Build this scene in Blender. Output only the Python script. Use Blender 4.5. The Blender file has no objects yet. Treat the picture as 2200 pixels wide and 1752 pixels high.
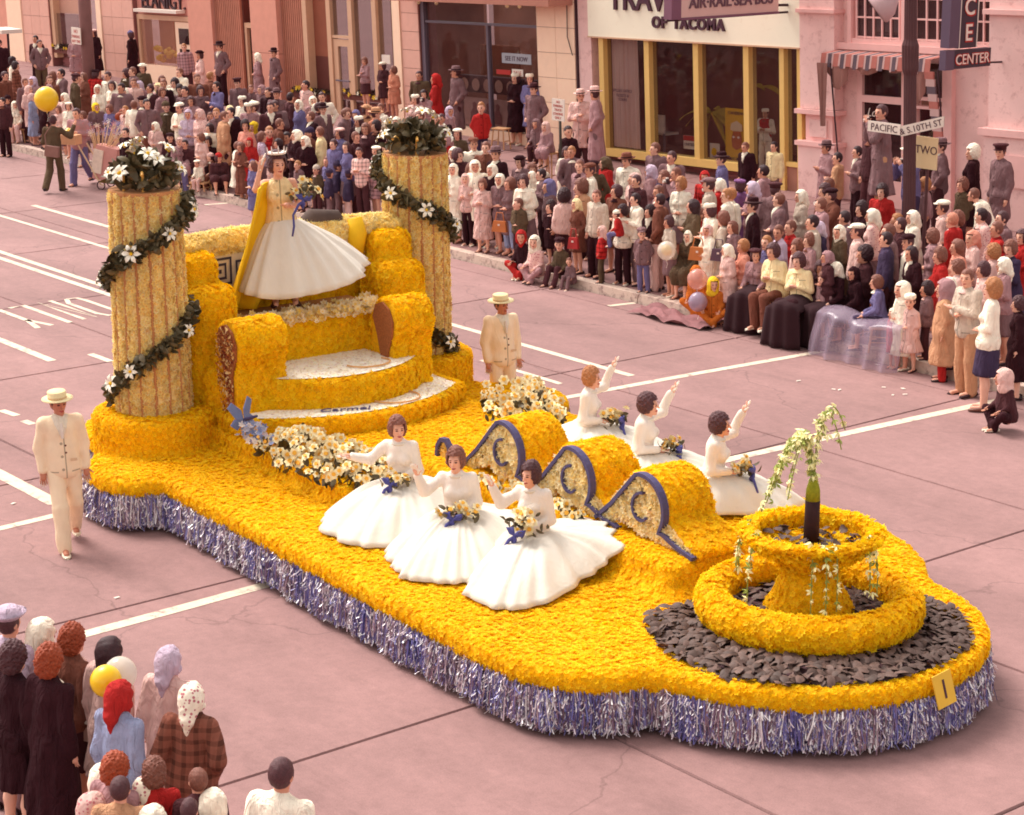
import bpy, bmesh, math, random
import numpy as np
from mathutils import Matrix, Vector
random.seed(7); np.random.seed(7)
scn = bpy.context.scene
COL = scn.collection
PI = math.pi

# ---------------------------------------------------------------- camera, world, sun, exposure
cam = bpy.data.cameras.new('camera'); cam.sensor_width = 36.0; cam.lens = 72.64
cam.clip_start = 0.5; cam.clip_end = 2000
camo = bpy.data.objects.new('camera', cam); COL.objects.link(camo)
_r = Vector((0.62796603, 0.77824075, 0.0)); _u = Vector((-0.20277717, 0.16362183, 0.96545809)); _f = Vector((-0.75135882, 0.60627489, -0.26055841))
camo.matrix_world = Matrix(((_r.x, _u.x, -_f.x, 0), (_r.y, _u.y, -_f.y, 0), (_r.z, _u.z, -_f.z, 7.6), (0, 0, 0, 1)))
scn.camera = camo
SUN_EL, SUN_AZ = math.radians(55), math.radians(186)      # azimuth measured from +x towards +y
wd = bpy.data.worlds.new('World'); scn.world = wd; wd.use_nodes = True
nt = wd.node_tree; nt.nodes.clear()
sky = nt.nodes.new('ShaderNodeTexSky'); sky.sky_type = 'NISHITA'; sky.sun_disc = False
sky.sun_elevation = SUN_EL; sky.sun_rotation = PI / 2 - SUN_AZ; sky.air_density = 1.0; sky.dust_density = 3.0
hs = nt.nodes.new('ShaderNodeHueSaturation'); hs.inputs['Saturation'].default_value = 0.12
tin = nt.nodes.new('ShaderNodeMix'); tin.data_type = 'RGBA'; tin.blend_type = 'MULTIPLY'; tin.inputs[0].default_value = 1.0
tin.inputs[7].default_value = (1.0, 0.94, 0.89, 1)
bg = nt.nodes.new('ShaderNodeBackground'); bg.inputs[1].default_value = 0.15
wo = nt.nodes.new('ShaderNodeOutputWorld')
nt.links.new(sky.outputs[0], hs.inputs['Color']); nt.links.new(hs.outputs[0], tin.inputs[6])
nt.links.new(tin.outputs[2], bg.inputs[0]); nt.links.new(bg.outputs[0], wo.inputs[0])
sl = bpy.data.lights.new('sun', 'SUN'); sl.energy = 1.3; sl.angle = math.radians(25); sl.color = (1.0, 0.95, 0.88)
so = bpy.data.objects.new('sun', sl); COL.objects.link(so)
sd = Vector((math.cos(SUN_EL) * math.cos(SUN_AZ), math.cos(SUN_EL) * math.sin(SUN_AZ), math.sin(SUN_EL)))
so.rotation_euler = sd.to_track_quat('Z', 'Y').to_euler(); so.location = (-30, 20, 30)
scn.view_settings.view_transform = 'Standard'; scn.view_settings.look = 'None'
scn.view_settings.exposure = 1.05; scn.view_settings.gamma = 1.0
try: scn.view_settings.use_curve_mapping = False
except Exception: pass
scn.render.engine = 'CYCLES'
scn.cycles.use_denoising = True
scn.cycles.max_bounces = 6; scn.cycles.transparent_max_bounces = 12
scn.cycles.filter_width = 1.8
# ---------------------------------------------------------------- helpers
def S(r, g=None, b=None, k=0.85):
    """photo sRGB (0-255) to a linear base colour"""
    if g is None: r, g, b = r
    out = []
    for c in (r, g, b):
        c = c / 255.0
        out.append((c / 12.92 if c <= 0.04045 else ((c + 0.055) / 1.055) ** 2.4) * k)
    return tuple(out) + (1.0,)

def link(o, parent=None):
    COL.objects.link(o)
    if parent is not None: o.parent = parent
    return o
def tag(o, label=None, cat=None, group=None, kind=None):
    if label: o['label'] = label
    if cat: o['category'] = cat
    if group: o['group'] = group
    if kind: o['kind'] = kind
    return o
def empty(name, loc=(0, 0, 0), rz=0.0):
    o = bpy.data.objects.new(name, None); o.empty_display_size = 0.2; o.location = loc; o.rotation_euler = (0, 0, rz)
    return link(o)

MATS = {}
def mat(name, col, rough=0.8, var=0.12, scale=8.0, bump=0.0, bscale=None, metal=0.0, spec=0.3, objcol=False, attr=None, detail=4.0, var2=0.0, scale2=0.6, sheen=0.0, trans=0.0, rand=0.0):
    if name in MATS: return MATS[name]
    m = bpy.data.materials.new(name); m.use_nodes = True; MATS[name] = m
    n = m.node_tree.nodes; l = m.node_tree.links; b = n['Principled BSDF']
    b.inputs['Roughness'].default_value = rough; b.inputs['Metallic'].default_value = metal
    b.inputs['Specular IOR Level'].default_value = spec
    if sheen: b.inputs['Sheen Weight'].default_value = sheen
    tc = n.new('ShaderNodeTexCoord')
    if objcol:
        src = n.new('ShaderNodeObjectInfo').outputs['Color']
    elif attr:
        a = n.new('ShaderNodeAttribute'); a.attribute_name = attr; src = a.outputs['Color']
    else:
        a = n.new('ShaderNodeRGB'); a.outputs[0].default_value = col; src = a.outputs[0]
    def vary(src, amount, sc, det):
        nz = n.new('ShaderNodeTexNoise'); nz.inputs['Scale'].default_value = sc; nz.inputs['Detail'].default_value = det
        l.new(tc.outputs['Object'], nz.inputs['Vector'])
        mr = n.new('ShaderNodeMapRange'); mr.inputs[1].default_value = 0.25; mr.inputs[2].default_value = 0.75
        mr.inputs[3].default_value = 1 - amount; mr.inputs[4].default_value = 1 + amount
        l.new(nz.outputs['Fac'], mr.inputs[0])
        mx = n.new('ShaderNodeVectorMath'); mx.operation = 'SCALE'
        l.new(src, mx.inputs[0]); l.new(mr.outputs[0], mx.inputs['Scale'])
        return mx.outputs[0]
    if var: src = vary(src, var, scale, detail)
    if var2: src = vary(src, var2, scale2, 5.0)
    if rand:
        oi = n.new('ShaderNodeObjectInfo'); mr = n.new('ShaderNodeMapRange')
        mr.inputs[3].default_value = 1 - rand; mr.inputs[4].default_value = 1 + rand
        l.new(oi.outputs['Random'], mr.inputs[0]); mx = n.new('ShaderNodeVectorMath'); mx.operation = 'SCALE'
        l.new(src, mx.inputs[0]); l.new(mr.outputs[0], mx.inputs['Scale']); src = mx.outputs[0]
    l.new(src, b.inputs['Base Color'])
    if bump:
        nz = n.new('ShaderNodeTexNoise'); nz.inputs['Scale'].default_value = bscale or scale * 4; nz.inputs['Detail'].default_value = 5
        l.new(tc.outputs['Object'], nz.inputs['Vector'])
        bp = n.new('ShaderNodeBump'); bp.inputs['Strength'].default_value = bump; bp.inputs['Distance'].default_value = 0.02
        l.new(nz.outputs['Fac'], bp.inputs['Height']); l.new(bp.outputs[0], b.inputs['Normal'])
    if trans:
        b.inputs['Transmission Weight'].default_value = trans
    return m

def glassy(name, tint, alpha, rough=0.05):
    """a pane: part clear, part a dark reflecting film"""
    if name in MATS: return MATS[name]
    m = bpy.data.materials.new(name); m.use_nodes = True; MATS[name] = m
    n = m.node_tree.nodes; l = m.node_tree.links; b = n['Principled BSDF']
    b.inputs['Base Color'].default_value = tint; b.inputs['Roughness'].default_value = rough; b.inputs['Specular IOR Level'].default_value = 0.5
    t = n.new('ShaderNodeBsdfTransparent'); mx = n.new('ShaderNodeMixShader'); mx.inputs[0].default_value = alpha
    l.new(t.outputs[0], mx.inputs[1]); l.new(b.outputs[0], mx.inputs[2]); l.new(mx.outputs[0], n['Material Output'].inputs[0])
    return m

def np_mesh(name, V, Fq, m=None, smooth=True, attrs=None):
    """V (n,3), Fq (k,3|4) array or list of arrays"""
    me = bpy.data.meshes.new(name)
    fl = Fq if (isinstance(Fq, list) and len(Fq) and getattr(Fq[0], 'ndim', 0) == 2) else [Fq]
    fl = [np.asarray(f, dtype=np.int32) for f in fl if len(f)]
    V = np.asarray(V, dtype=np.float32)
    me.vertices.add(len(V)); me.vertices.foreach_set('co', V.ravel())
    tot = sum(f.size for f in fl); npoly = sum(len(f) for f in fl)
    me.loops.add(tot); me.polygons.add(npoly)
    me.loops.foreach_set('vertex_index', np.concatenate([f.ravel() for f in fl]))
    st = np.cumsum(np.concatenate([[0]] + [np.full(len(f), f.shape[1]) for f in fl]))[:-1]
    me.polygons.foreach_set('loop_start', st.astype(np.int32))
    me.update(calc_edges=True); me.validate()
    me.polygons.foreach_set('use_smooth', np.full(len(me.polygons), smooth))
    if attrs:
        for k, (typ, arr) in attrs.items():
            at = me.attributes.new(k, typ, 'POINT')
            if typ == 'FLOAT_VECTOR': at.data.foreach_set('vector', np.asarray(arr, dtype=np.float32).ravel())
            elif typ == 'FLOAT_COLOR': at.data.foreach_set('color', np.asarray(arr, dtype=np.float32).ravel())
            else: at.data.foreach_set('value', np.asarray(arr, dtype=np.float32).ravel())
    if m: me.materials.append(m)
    return me
def obj(name, me, parent=None, loc=None, rot=None, scale=None, col=None):
    o = bpy.data.objects.new(name, me)
    if loc is not None: o.location = loc
    if rot is not None: o.rotation_euler = rot
    if scale is not None: o.scale = (scale,) * 3 if isinstance(scale, (int, float)) else scale
    if col is not None: o.color = col
    return link(o, parent)

class MB:
    """collects boxes, tubes, lathes and sheets into one mesh"""
    def __init__(s): s.v = []; s.f = []
    def add(s, V, F):
        o = len(s.v); s.v += [tuple(p) for p in V]; s.f += [tuple(i + o for i in f) for f in F]; return s
    def box(s, x0, x1, y0, y1, z0, z1):
        return s.add([(x0,y0,z0),(x1,y0,z0),(x1,y1,z0),(x0,y1,z0),(x0,y0,z1),(x1,y0,z1),(x1,y1,z1),(x0,y1,z1)],
                     [(3,2,1,0),(4,5,6,7),(0,1,5,4),(1,2,6,5),(2,3,7,6),(3,0,4,7)])
    def quad(s, a, b, c, d): return s.add([a, b, c, d], [(0, 1, 2, 3)])
    def tube(s, pts, r, n=8, cap=True):
        pts = [Vector(p) for p in pts]; R = r if isinstance(r, (list, tuple)) else [r] * len(pts)
        rings = []; up = Vector((0, 0, 1)); base = len(s.v)
        prev = None
        for i, p in enumerate(pts):
            t = (pts[min(i + 1, len(pts) - 1)] - pts[max(i - 1, 0)]).normalized()
            a = prev if prev is not None else (up.cross(t) if abs(t.dot(up)) < 0.95 else Vector((1, 0, 0)).cross(t))
            a = (a - t * a.dot(t)).normalized(); prev = a; b = t.cross(a)
            s.v += [tuple(p + (a * math.cos(k * 2 * PI / n) + b * math.sin(k * 2 * PI / n)) * R[i]) for k in range(n)]
        for i in range(len(pts) - 1):
            for k in range(n):
                s.f.append((base + i*n + k, base + i*n + (k+1) % n, base + (i+1)*n + (k+1) % n, base + (i+1)*n + k))
        if cap:
            s.f.append(tuple(base + k for k in reversed(range(n)))); s.f.append(tuple(base + (len(pts)-1)*n + k for k in range(n)))
        return s
    def lathe(s, prof, n=24, c=(0, 0, 0), sy=1.0):
        base = len(s.v)
        for r, z in prof:
            s.v += [(c[0] + r * math.cos(k * 2*PI/n), c[1] + sy * r * math.sin(k * 2*PI/n), c[2] + z) for k in range(n)]
        for i in range(len(prof) - 1):
            for k in range(n):
                s.f.append((base + i*n + k, base + i*n + (k+1) % n, base + (i+1)*n + (k+1) % n, base + (i+1)*n + k))
        if prof[0][0] > 1e-4: s.f.append(tuple(base + k for k in reversed(range(n))))
        if prof[-1][0] > 1e-4: s.f.append(tuple(base + (len(prof)-1)*n + k for k in range(n)))
        return s
    def mesh(s, name, m=None, smooth=False, fn=None):
        me = bpy.data.meshes.new(name)
        V = [fn(p) for p in s.v] if fn else s.v
        me.from_pydata(V, [], s.f); me.validate(); me.update()
        if smooth: me.polygons.foreach_set('use_smooth', [True] * len(me.polygons))
        if m: me.materials.append(m)
        return me
    def build(s, name, m, parent=None, smooth=False, fn=None, **k):
        return obj(name, s.mesh(name, m, smooth, fn), parent, **k)

def text_mesh(name, txt, size, m, depth=0.01, shear=0.0, space=1.0, align='CENTER', bold=0.0):
    cu = bpy.data.curves.new(name, 'FONT'); cu.body = txt; cu.size = size; cu.extrude = depth; cu.shear = shear
    cu.space_character = space; cu.align_x = align; cu.align_y = 'BOTTOM_BASELINE'; cu.offset = bold; cu.resolution_u = 3
    o = bpy.data.objects.new(name, cu); COL.objects.link(o)
    dg = bpy.context.evaluated_depsgraph_get(); me = bpy.data.meshes.new_from_object(o.evaluated_get(dg))
    bpy.data.objects.remove(o); bpy.data.curves.remove(cu)
    me.name = name; me.materials.clear(); me.materials.append(m)
    return me

# ---- implicit surfaces: smooth unions of tapered capsules, meshed with surface nets
class SDF:
    def __init__(s, xs, ys, zs):
        s.xs, s.ys, s.zs = [np.asarray(a, dtype=np.float32) for a in (xs, ys, zs)]
        s.F = np.full((len(xs), len(ys), len(zs)), 0.5, dtype=np.float32)
    def sl(s, lo, hi):
        r = []
        for a, l, h in zip((s.xs, s.ys, s.zs), lo, hi):
            i0 = max(0, int(np.searchsorted(a, l)) - 1); i1 = min(len(a), int(np.searchsorted(a, h)) + 1)
            r.append(slice(i0, max(i1, i0 + 1)))
        return tuple(r)
    def grid(s, q): return s.xs[q[0]][:, None, None], s.ys[q[1]][None, :, None], s.zs[q[2]][None, None, :]
    def put(s, q, d, k):
        A = s.F[q]
        if k > 0:
            h = np.clip(0.5 + 0.5 * (A - d) / k, 0, 1); s.F[q] = A * (1 - h) + d * h - k * h * (1 - h)
        else: s.F[q] = np.minimum(A, d)
    def cone(s, a, b, ra, rb, sy=1.0, k=0.03):
        a = np.asarray(a, float); b = np.asarray(b, float); m = max(ra, rb) + k + 0.05
        q = s.sl(np.minimum(a, b) - m, np.maximum(a, b) + m); X, Y, Z = s.grid(q)
        X = X - a[0]; Y = (Y - a[1]) / sy; Z = Z - a[2]; v = b - a; v[1] /= sy
        t = np.clip((X * v[0] + Y * v[1] + Z * v[2]) / max(float(v @ v), 1e-9), 0, 1)
        d = np.sqrt((X - t*v[0])**2 + (Y - t*v[1])**2 + (Z - t*v[2])**2) - (ra + (rb - ra) * t)
        s.put(q, d * (1.0 if sy >= 1 else (0.5 + 0.5 * sy)), k); return s
    def ell(s, c, r, k=0.03):
        c = np.asarray(c, float); r = np.asarray(r, float); q = s.sl(c - r - k - 0.05, c + r + k + 0.05); X, Y, Z = s.grid(q)
        l = np.sqrt(((X-c[0])/r[0])**2 + ((Y-c[1])/r[1])**2 + ((Z-c[2])/r[2])**2)
        s.put(q, (l - 1) * float(r.min()), k); return s
    def carve(s, fn):
        X, Y, Z = s.grid((slice(None),) * 3); s.F = np.maximum(s.F, fn(X, Y, Z).astype(np.float32)); return s
    def add(s, fn):
        X, Y, Z = s.grid((slice(None),) * 3); s.F = s.F + fn(X, Y, Z).astype(np.float32); return s
    def net(s):
        F = s.F; F[0], F[-1] = 1, 1; F[:, 0], F[:, -1] = 1, 1; F[:, :, 0], F[:, :, -1] = 1, 1
        Sg = F < 0
        cnt = np.zeros(tuple(n - 1 for n in F.shape), dtype=np.int8)
        for a in (0, 1):
            for b in (0, 1):
                for c in (0, 1):
                    cnt += Sg[a:F.shape[0]-1+a, b:F.shape[1]-1+b, c:F.shape[2]-1+c]
        act = (cnt > 0) & (cnt < 8); I, J, K = np.nonzero(act)
        idx = np.full(act.shape, -1, dtype=np.int32); idx[I, J, K] = np.arange(len(I))
        P = np.zeros((len(I), 3)); N = np.zeros(len(I))
        cor = [(a, b, c) for a in (0, 1) for b in (0, 1) for c in (0, 1)]
        for u in cor:
            for ax in range(3):
                if u[ax]: continue
                w = list(u); w[ax] = 1
                fa = F[I+u[0], J+u[1], K+u[2]]; fb = F[I+w[0], J+w[1], K+w[2]]
                mk = (fa < 0) != (fb < 0); t = np.where(mk, fa / np.where(mk, fa - fb, 1), 0)
                pa = np.stack([s.xs[I+u[0]], s.ys[J+u[1]], s.zs[K+u[2]]], 1); pb = np.stack([s.xs[I+w[0]], s.ys[J+w[1]], s.zs[K+w[2]]], 1)
                P += np.where(mk[:, None], pa + t[:, None] * (pb - pa), 0); N += mk
        P /= np.maximum(N, 1)[:, None]
        faces = []
        for ax in range(3):
            sh = [slice(None)] * 3; sh2 = [slice(None)] * 3; sh[ax] = slice(0, -1); sh2[ax] = slice(1, None)
            A = Sg[tuple(sh)]; B = Sg[tuple(sh2)]; o1, o2 = (ax + 1) % 3, (ax + 2) % 3
            E = np.array(np.nonzero(A != B)).T
            E = E[(E[:, o1] > 0) & (E[:, o2] > 0) & (E[:, o1] < F.shape[o1]-1) & (E[:, o2] < F.shape[o2]-1)]
            if not len(E): continue
            q = []
            for d1, d2 in ((-1, -1), (0, -1), (0, 0), (-1, 0)):
                c = E.copy(); c[:, o1] += d1; c[:, o2] += d2; q.append(idx[c[:, 0], c[:, 1], c[:, 2]])
            q = np.stack(q, 1); inside = A[E[:, 0], E[:, 1], E[:, 2]]
            q = np.where(inside[:, None], q, q[:, ::-1]); faces.append(q)
        return P, (np.concatenate(faces) if faces else np.zeros((0, 4), int))
def axis(lo, hi, h, fine=None):
    """sample positions; fine = (lo, hi, step) is a stretch sampled closer"""
    a = list(np.arange(lo, hi + h, h))
    if fine:
        a = [t for t in a if t < fine[0] - h * 0.3 or t > fine[1] + h * 0.3] + list(np.arange(fine[0], fine[1] + 1e-6, fine[2]))
    return np.array(sorted(a))
# ---------------------------------------------------------------- ground, road, pavement
m_ground = mat('ground_dust', S(150, 105, 105, .55), 0.95, 0.1, 0.5)
m_gap = mat('joint_tar', S(95, 52, 55, .6), 0.95, 0.2, 6)
m_walk = mat('pavement_concrete', S(168, 125, 122, .7), 0.9, 0.06, 3.0, bump=0.12, bscale=40, var2=0.09, scale2=0.7)
m_kerb = mat('kerb_paint', S(236, 206, 188, .72), 0.8, 0.12, 5.0)
m_paint = mat('road_paint', S(252, 232, 206, .72), 0.75, 0.10, 9.0, var2=0.06, scale2=1.5)

def worn(m, under, lo, hi):
    n = m.node_tree.nodes; l = m.node_tree.links; b = n['Principled BSDF']; src = b.inputs['Base Color'].links[0].from_socket; g = n.new('ShaderNodeNewGeometry')
    t_ = n.new('ShaderNodeTexNoise'); t_.inputs['Scale'].default_value = 5.0; t_.inputs['Detail'].default_value = 9; t_.inputs['Roughness'].default_value = .75; l.new(g.outputs['Position'], t_.inputs['Vector'])
    mr = n.new('ShaderNodeMapRange'); mr.inputs[1].default_value = lo; mr.inputs[2].default_value = hi; l.new(t_.outputs['Fac'], mr.inputs[0]); mx = n.new('ShaderNodeMix'); mx.data_type = 'RGBA'; l.new(mr.outputs[0], mx.inputs[0]); l.new(src, mx.inputs[6]); mx.inputs[7].default_value = under; l.new(mx.outputs[2], b.inputs['Base Color'])
worn(m_paint, S(173, 132, 129, .75), .53, .66); worn(m_kerb, S(170, 129, 127, .5), .48, .64)
def road_material():
    m = mat('road_concrete', S(173, 132, 129, .75), 0.86, 0.05, 14.0, bump=0.15, bscale=60, var2=0.0, rand=0.035)
    n = m.node_tree.nodes; l = m.node_tree.links; b = n['Principled BSDF']
    src = b.inputs['Base Color'].links[0].from_socket
    geo = n.new('ShaderNodeNewGeometry')
    def nz(scale, det, rough, sx=1, sy=1):
        mp = n.new('ShaderNodeMapping'); mp.inputs['Scale'].default_value = (sx, sy, 1); l.new(geo.outputs['Position'], mp.inputs[0])
        t = n.new('ShaderNodeTexNoise'); t.inputs['Scale'].default_value = scale; t.inputs['Detail'].default_value = det; t.inputs['Roughness'].default_value = rough
        l.new(mp.outputs[0], t.inputs['Vector']); return t.outputs['Fac']
    def mulc(src, fac, lo, hi, f0, f1, c0=1.0, c1=1.0):
        mr = n.new('ShaderNodeMapRange'); mr.inputs[1].default_value = lo; mr.inputs[2].default_value = hi; mr.inputs[3].default_value = f0; mr.inputs[4].default_value = f1
        l.new(fac, mr.inputs[0]); mx = n.new('ShaderNodeVectorMath'); mx.operation = 'SCALE'; l.new(src, mx.inputs[0]); l.new(mr.outputs[0], mx.inputs['Scale']); return mx.outputs[0]
    src = mulc(src, nz(0.5, 6, 0.6, 0.35, 1.0), 0.3, 0.7, 0.76, 1.18)      # traffic wear drawn out along the street
    src = mulc(src, nz(2.6, 6, 0.7), 0.3, 0.75, 0.88, 1.09)
    src = mulc(src, nz(18, 4, 0.7), 0.60, 0.76, 1.0, 0.74)                   # drips and specks
    src = mulc(src, nz(70, 3, 0.7), 0.3, 0.7, 0.86, 1.13); src = mulc(src, nz(9, 6, 0.8), 0.3, 0.7, 0.9, 1.1)
    src = mulc(src, nz(1.1, 8, 0.75, 0.25, 1.4), 0.55, 0.72, 1.0, 0.82)              # dark drag marks
    src = mulc(src, nz(1.7, 8, 0.75, 0.5, 0.9), 0.58, 0.75, 1.0, 1.16)               # scuffed pale patches
    vo = n.new('ShaderNodeTexVoronoi'); vo.feature = 'DISTANCE_TO_EDGE'; vo.inputs['Scale'].default_value = .23; wz = n.new('ShaderNodeTexNoise'); wz.inputs['Scale'].default_value = 1.2; wz.inputs['Detail'].default_value = 6
    l.new(geo.outputs['Position'], wz.inputs['Vector']); ad = n.new('ShaderNodeVectorMath'); ad.operation = 'ADD'; l.new(geo.outputs['Position'], ad.inputs[0]); l.new(wz.outputs['Color'], ad.inputs[1]); l.new(ad.outputs[0], vo.inputs['Vector'])
    src = mulc(src, vo.outputs['Distance'], 0.0, 0.0045, 0.72, 1.0)                    # hairline cracks
    l.new(src, b.inputs['Base Color'])
    return m
m_road = road_material()
tag(MB().quad((-400, -300, -0.12), (300, -300, -0.12), (300, 400, -0.12), (-400, 400, -0.12)).build('ground', m_ground), kind='structure')
road = MB().quad((-140, 2.6, -0.03), (24, 2.6, -0.03), (24, 23.75, -0.03), (-140, 23.75, -0.03)).build('road', m_gap)
tag(road, kind='structure')
sx_ = [-5.0, -9.5, -13.95, -18.25, -23.0, -27.9] + [-27.9 - 4.5 * k for k in range(1, 20)]
sy_ = [2.7, 7.3, 11.34, 15.38, 19.5, 23.2, 23.74]
sx_ = sorted(sx_ + [0, 5, 10, 15, 20])
for i in range(len(sx_) - 1):
    for j in range(len(sy_) - 1):
        if sx_[i] < -95 or sx_[i] > 6: continue
        g = 0.011
        mb = MB(); x0, x1, y0, y1 = sx_[i] + g, sx_[i+1] - g, sy_[j] + g, sy_[j+1] - g; e = 0.012
        cx, cy = (x0 + x1) / 2, (y0 + y1) / 2; x0, x1, y0, y1 = x0 - cx, x1 - cx, y0 - cy, y1 - cy
        mb.add([(x0, y0, -0.02), (x1, y0, -0.02), (x1, y1, -0.02), (x0, y1, -0.02), (x0+e, y0+e, 0), (x1-e, y0+e, 0), (x1-e, y1-e, 0), (x0+e, y1-e, 0)],
               [(4, 5, 6, 7), (0, 1, 5, 4), (1, 2, 6, 5), (2, 3, 7, 6), (3, 0, 4, 7)])
        mb.build('slab', m_road, road, loc=(cx, cy, 0))
# far pavement with its kerb, near pavement below the camera
walk = MB().box(-140, 24, 24.02, 34.4, -0.1, 0.14).build('pavement', m_walk); tag(walk, kind='structure')
nearwalk = MB().box(-140, 24, -2.0, 2.55, -0.1, 0.13).build('pavement', m_walk); tag(nearwalk, kind='structure')
kx = -95.0
while kx < 8:
    mb = MB(); L_ = 3.0
    mb.add([(kx+.01, 23.76, -.1), (kx+L_-.01, 23.76, -.1), (kx+L_-.01, 24.015, -.1), (kx+.01, 24.015, -.1), (kx+.01, 23.80, .144), (kx+L_-.01, 23.80, .144), (kx+L_-.01, 24.015, .144), (kx+.01, 24.015, .144)],
           [(4, 5, 6, 7), (0, 1, 5, 4), (1, 2, 6, 5), (3, 0, 4, 7)])
    o = mb.build('kerb_stone', m_kerb, walk); kx += L_
# pavement score lines
mbj = MB()
for k in range(1, 9): mbj.box(-95, 8, 24.0 + k * 1.15, 24.0 + k * 1.15 + .014, .1405, .1425)
for k in range(0, 86): mbj.box(-95 + k * 1.2, -95 + k * 1.2 + .014, 24.03, 34.3, .1405, .1422)
tag(mbj.build('score_lines', m_gap, walk), kind='stuff')

def stripe(name, pts, w, z=0.004):
    """a painted stripe as a flat ribbon along pts"""
    P = [Vector((p[0], p[1], 0)) for p in pts]; mb = MB(); V = []; n = len(P)
    for i, p in enumerate(P):
        t = (P[min(i+1, n-1)] - P[max(i-1, 0)]).normalized(); q = Vector((-t.y, t.x, 0)) * w / 2
        V += [(p.x - q.x, p.y - q.y, z), (p.x + q.x, p.y + q.y, z)]
    mb.add(V, [(2*i, 2*i+2, 2*i+3, 2*i+1) for i in range(n - 1)])
    return mb.build(name, m_paint, road)
stripe('lane_line', [(-41.95, 20.22), (-36.0, 20.22)], .13); stripe('lane_line', [(-28.5, 20.22), (-22.2, 20.22)], .13)
stripe('lane_line', [(-70, 19.06), (-35.0, 19.06)], .1); stripe('lane_line', [(-27.2, 19.06), (-26.0, 19.06)], .1); stripe('lane_line', [(-24.4, 19.08), (-22.5, 19.08)], .1)
stripe('centre_line', [(-75, 17.23), (-23.5, 17.23)], .13); stripe('centre_line', [(-75, 16.94), (-23.5, 16.94)], .13)
stripe('lane_line', [(-60, 13.9), (-28.5, 13.9)], .15); stripe('lane_line', [(-28.54, 14.57), (-27.9, 14.58)], .12)
stripe('lane_line', [(-40, 10.75), (-21.9, 10.62)], .2)
stripe('crosswalk_line', [(-21.45, 7.6), (-21.45, 9.7), (-21.62, 12.5), (-21.86, 16.0), (-21.88, 18.2), (-21.7, 21.0), (-21.49, 23.6)], .14)
stripe('crosswalk_line', [(-17.8, 8.6), (-17.85, 10.0), (-18.0, 13.5), (-18.15, 18.3), (-18.0, 21), (-17.84, 23.4)], .17)
stripe('kerb_mark', [(-26.1, 23.2), (-26.0, 23.72)], .12); stripe('kerb_mark', [(-39.6, 23.2), (-39.5, 23.72)], .12)
stripe('painted_letter', [(-32.48, 16.18), (-32.46, 16.36), (-32.2, 16.40), (-31.2, 16.40), (-30.89, 16.31), (-30.85, 16.13), (-31.1, 16.05), (-32.14, 16.05), (-32.48, 16.18)], .085)
stripe('painted_letter', [(-30.83, 15.67), (-32.56, 15.65), (-30.83, 15.92), (-32.54, 15.89)], .09)
stripe('painted_letter', [(-32.42, 15.07), (-32.48, 15.35), (-30.76, 15.37)], .1)
stripe('painted_letter', [(-32.41, 14.87), (-31.32, 14.88), (-30.72, 14.76)], .1); stripe('painted_letter', [(-31.4, 14.88), (-30.76, 15.04)], .09)
for k, (a, b) in enumerate([((-26.3, 12.0), (-25.9, 12.05)), ((-25.6, 12.0), (-25.35, 12.02))]): stripe('lane_line', [a, b], .12)

# ---------------------------------------------------------------- shopfronts (leaning and stepping a little with the hill)
XR = -36.0
def T(p): return (p[0] - 0.06 * (p[2] - 2.0), p[1], p[2] + 0.031 * (p[0] - XR))
def zn(z, x): return z - 0.031 * (x - XR)          # height above the pavement plane -> level height in the shop's own frame
def tb(name, m, parent, x0, x1, y0, y1, z0, z1): return MB().box(x0, x1, y0, y1, z0, z1).build(name, m, parent, fn=T)
m_pinkwall = mat('pink_stucco', S(238, 196, 190, 1), 0.9, 0.06, 2.5, bump=0.2, bscale=30, var2=0.06, scale2=0.8)
m_pinktrim = mat('pink_trim', S(238, 186, 180, 1), 0.8, 0.06, 4)
m_creamtile = mat('cream_tile', S(254, 216, 186, 1), 0.55, 0.04, 5, rand=0.025, spec=0.5)
m_pinktile = mat('pink_tile', S(228, 172, 154, .95), 0.55, 0.05, 5, rand=0.03, spec=0.5)
m_salmon = mat('salmon_panel', S(222, 154, 134, .95), 0.7, 0.06, 4, rand=0.04)
m_fascia = mat('cream_fascia', S(255, 246, 222, 0.92), 0.5, 0.02, 2)
m_yframe = mat('yellow_frame', S(243, 200, 120), 0.5, 0.04, 6)
m_cframe = mat('cream_frame', S(225, 178, 145), 0.5, 0.05, 6)
m_grout = mat('grout', S(150, 92, 88), 0.95, 0.1, 8)
m_brick = mat('brick', S(170, 106, 104), 0.9, 0.12, 14, rand=0.16)
m_dark = mat('shop_interior', S(172, 118, 100), 0.9, 0.3, 1.2)
worn(m_pinkwall, S(205, 150, 146, .85), .52, .75); worn(m_fascia, S(244, 226, 196, .85), .58, .8)
m_darker = mat('dark_trim', S(66, 36, 44), 0.6, 0.1, 4)
m_corr = mat('wood_batten', S(184, 118, 96, .95), 0.75, 0.12, 5, rand=0.08)
m_brown = mat('brown_panel', S(112, 58, 50), 0.8, 0.12, 3)
m_steel = mat('grey_steel', S(112, 96, 110), 0.45, 0.05, 6, spec=0.5)
m_white = mat('white_enamel', S(245, 228, 214), 0.5, 0.04, 6)
m_pane = glassy('window_pane', S(84, 48, 48), 0.28, 0.03)
m_panedark = glassy('dark_window_pane', S(60, 30, 36), 0.72, 0.04)
m_leafy = mat('planter_leaf', S(74, 50, 38), 0.8, 0.3, 12)
m_bloomY = mat('planter_bloom', S(250, 205, 60), 0.7, 0.1, 20)
m_bloomW = mat('planter_bloom_white', S(252, 240, 215), 0.7, 0.1, 20)
m_plum = mat('plum_lettering', S(84, 46, 62), 0.5, 0.05, 5)

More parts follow.
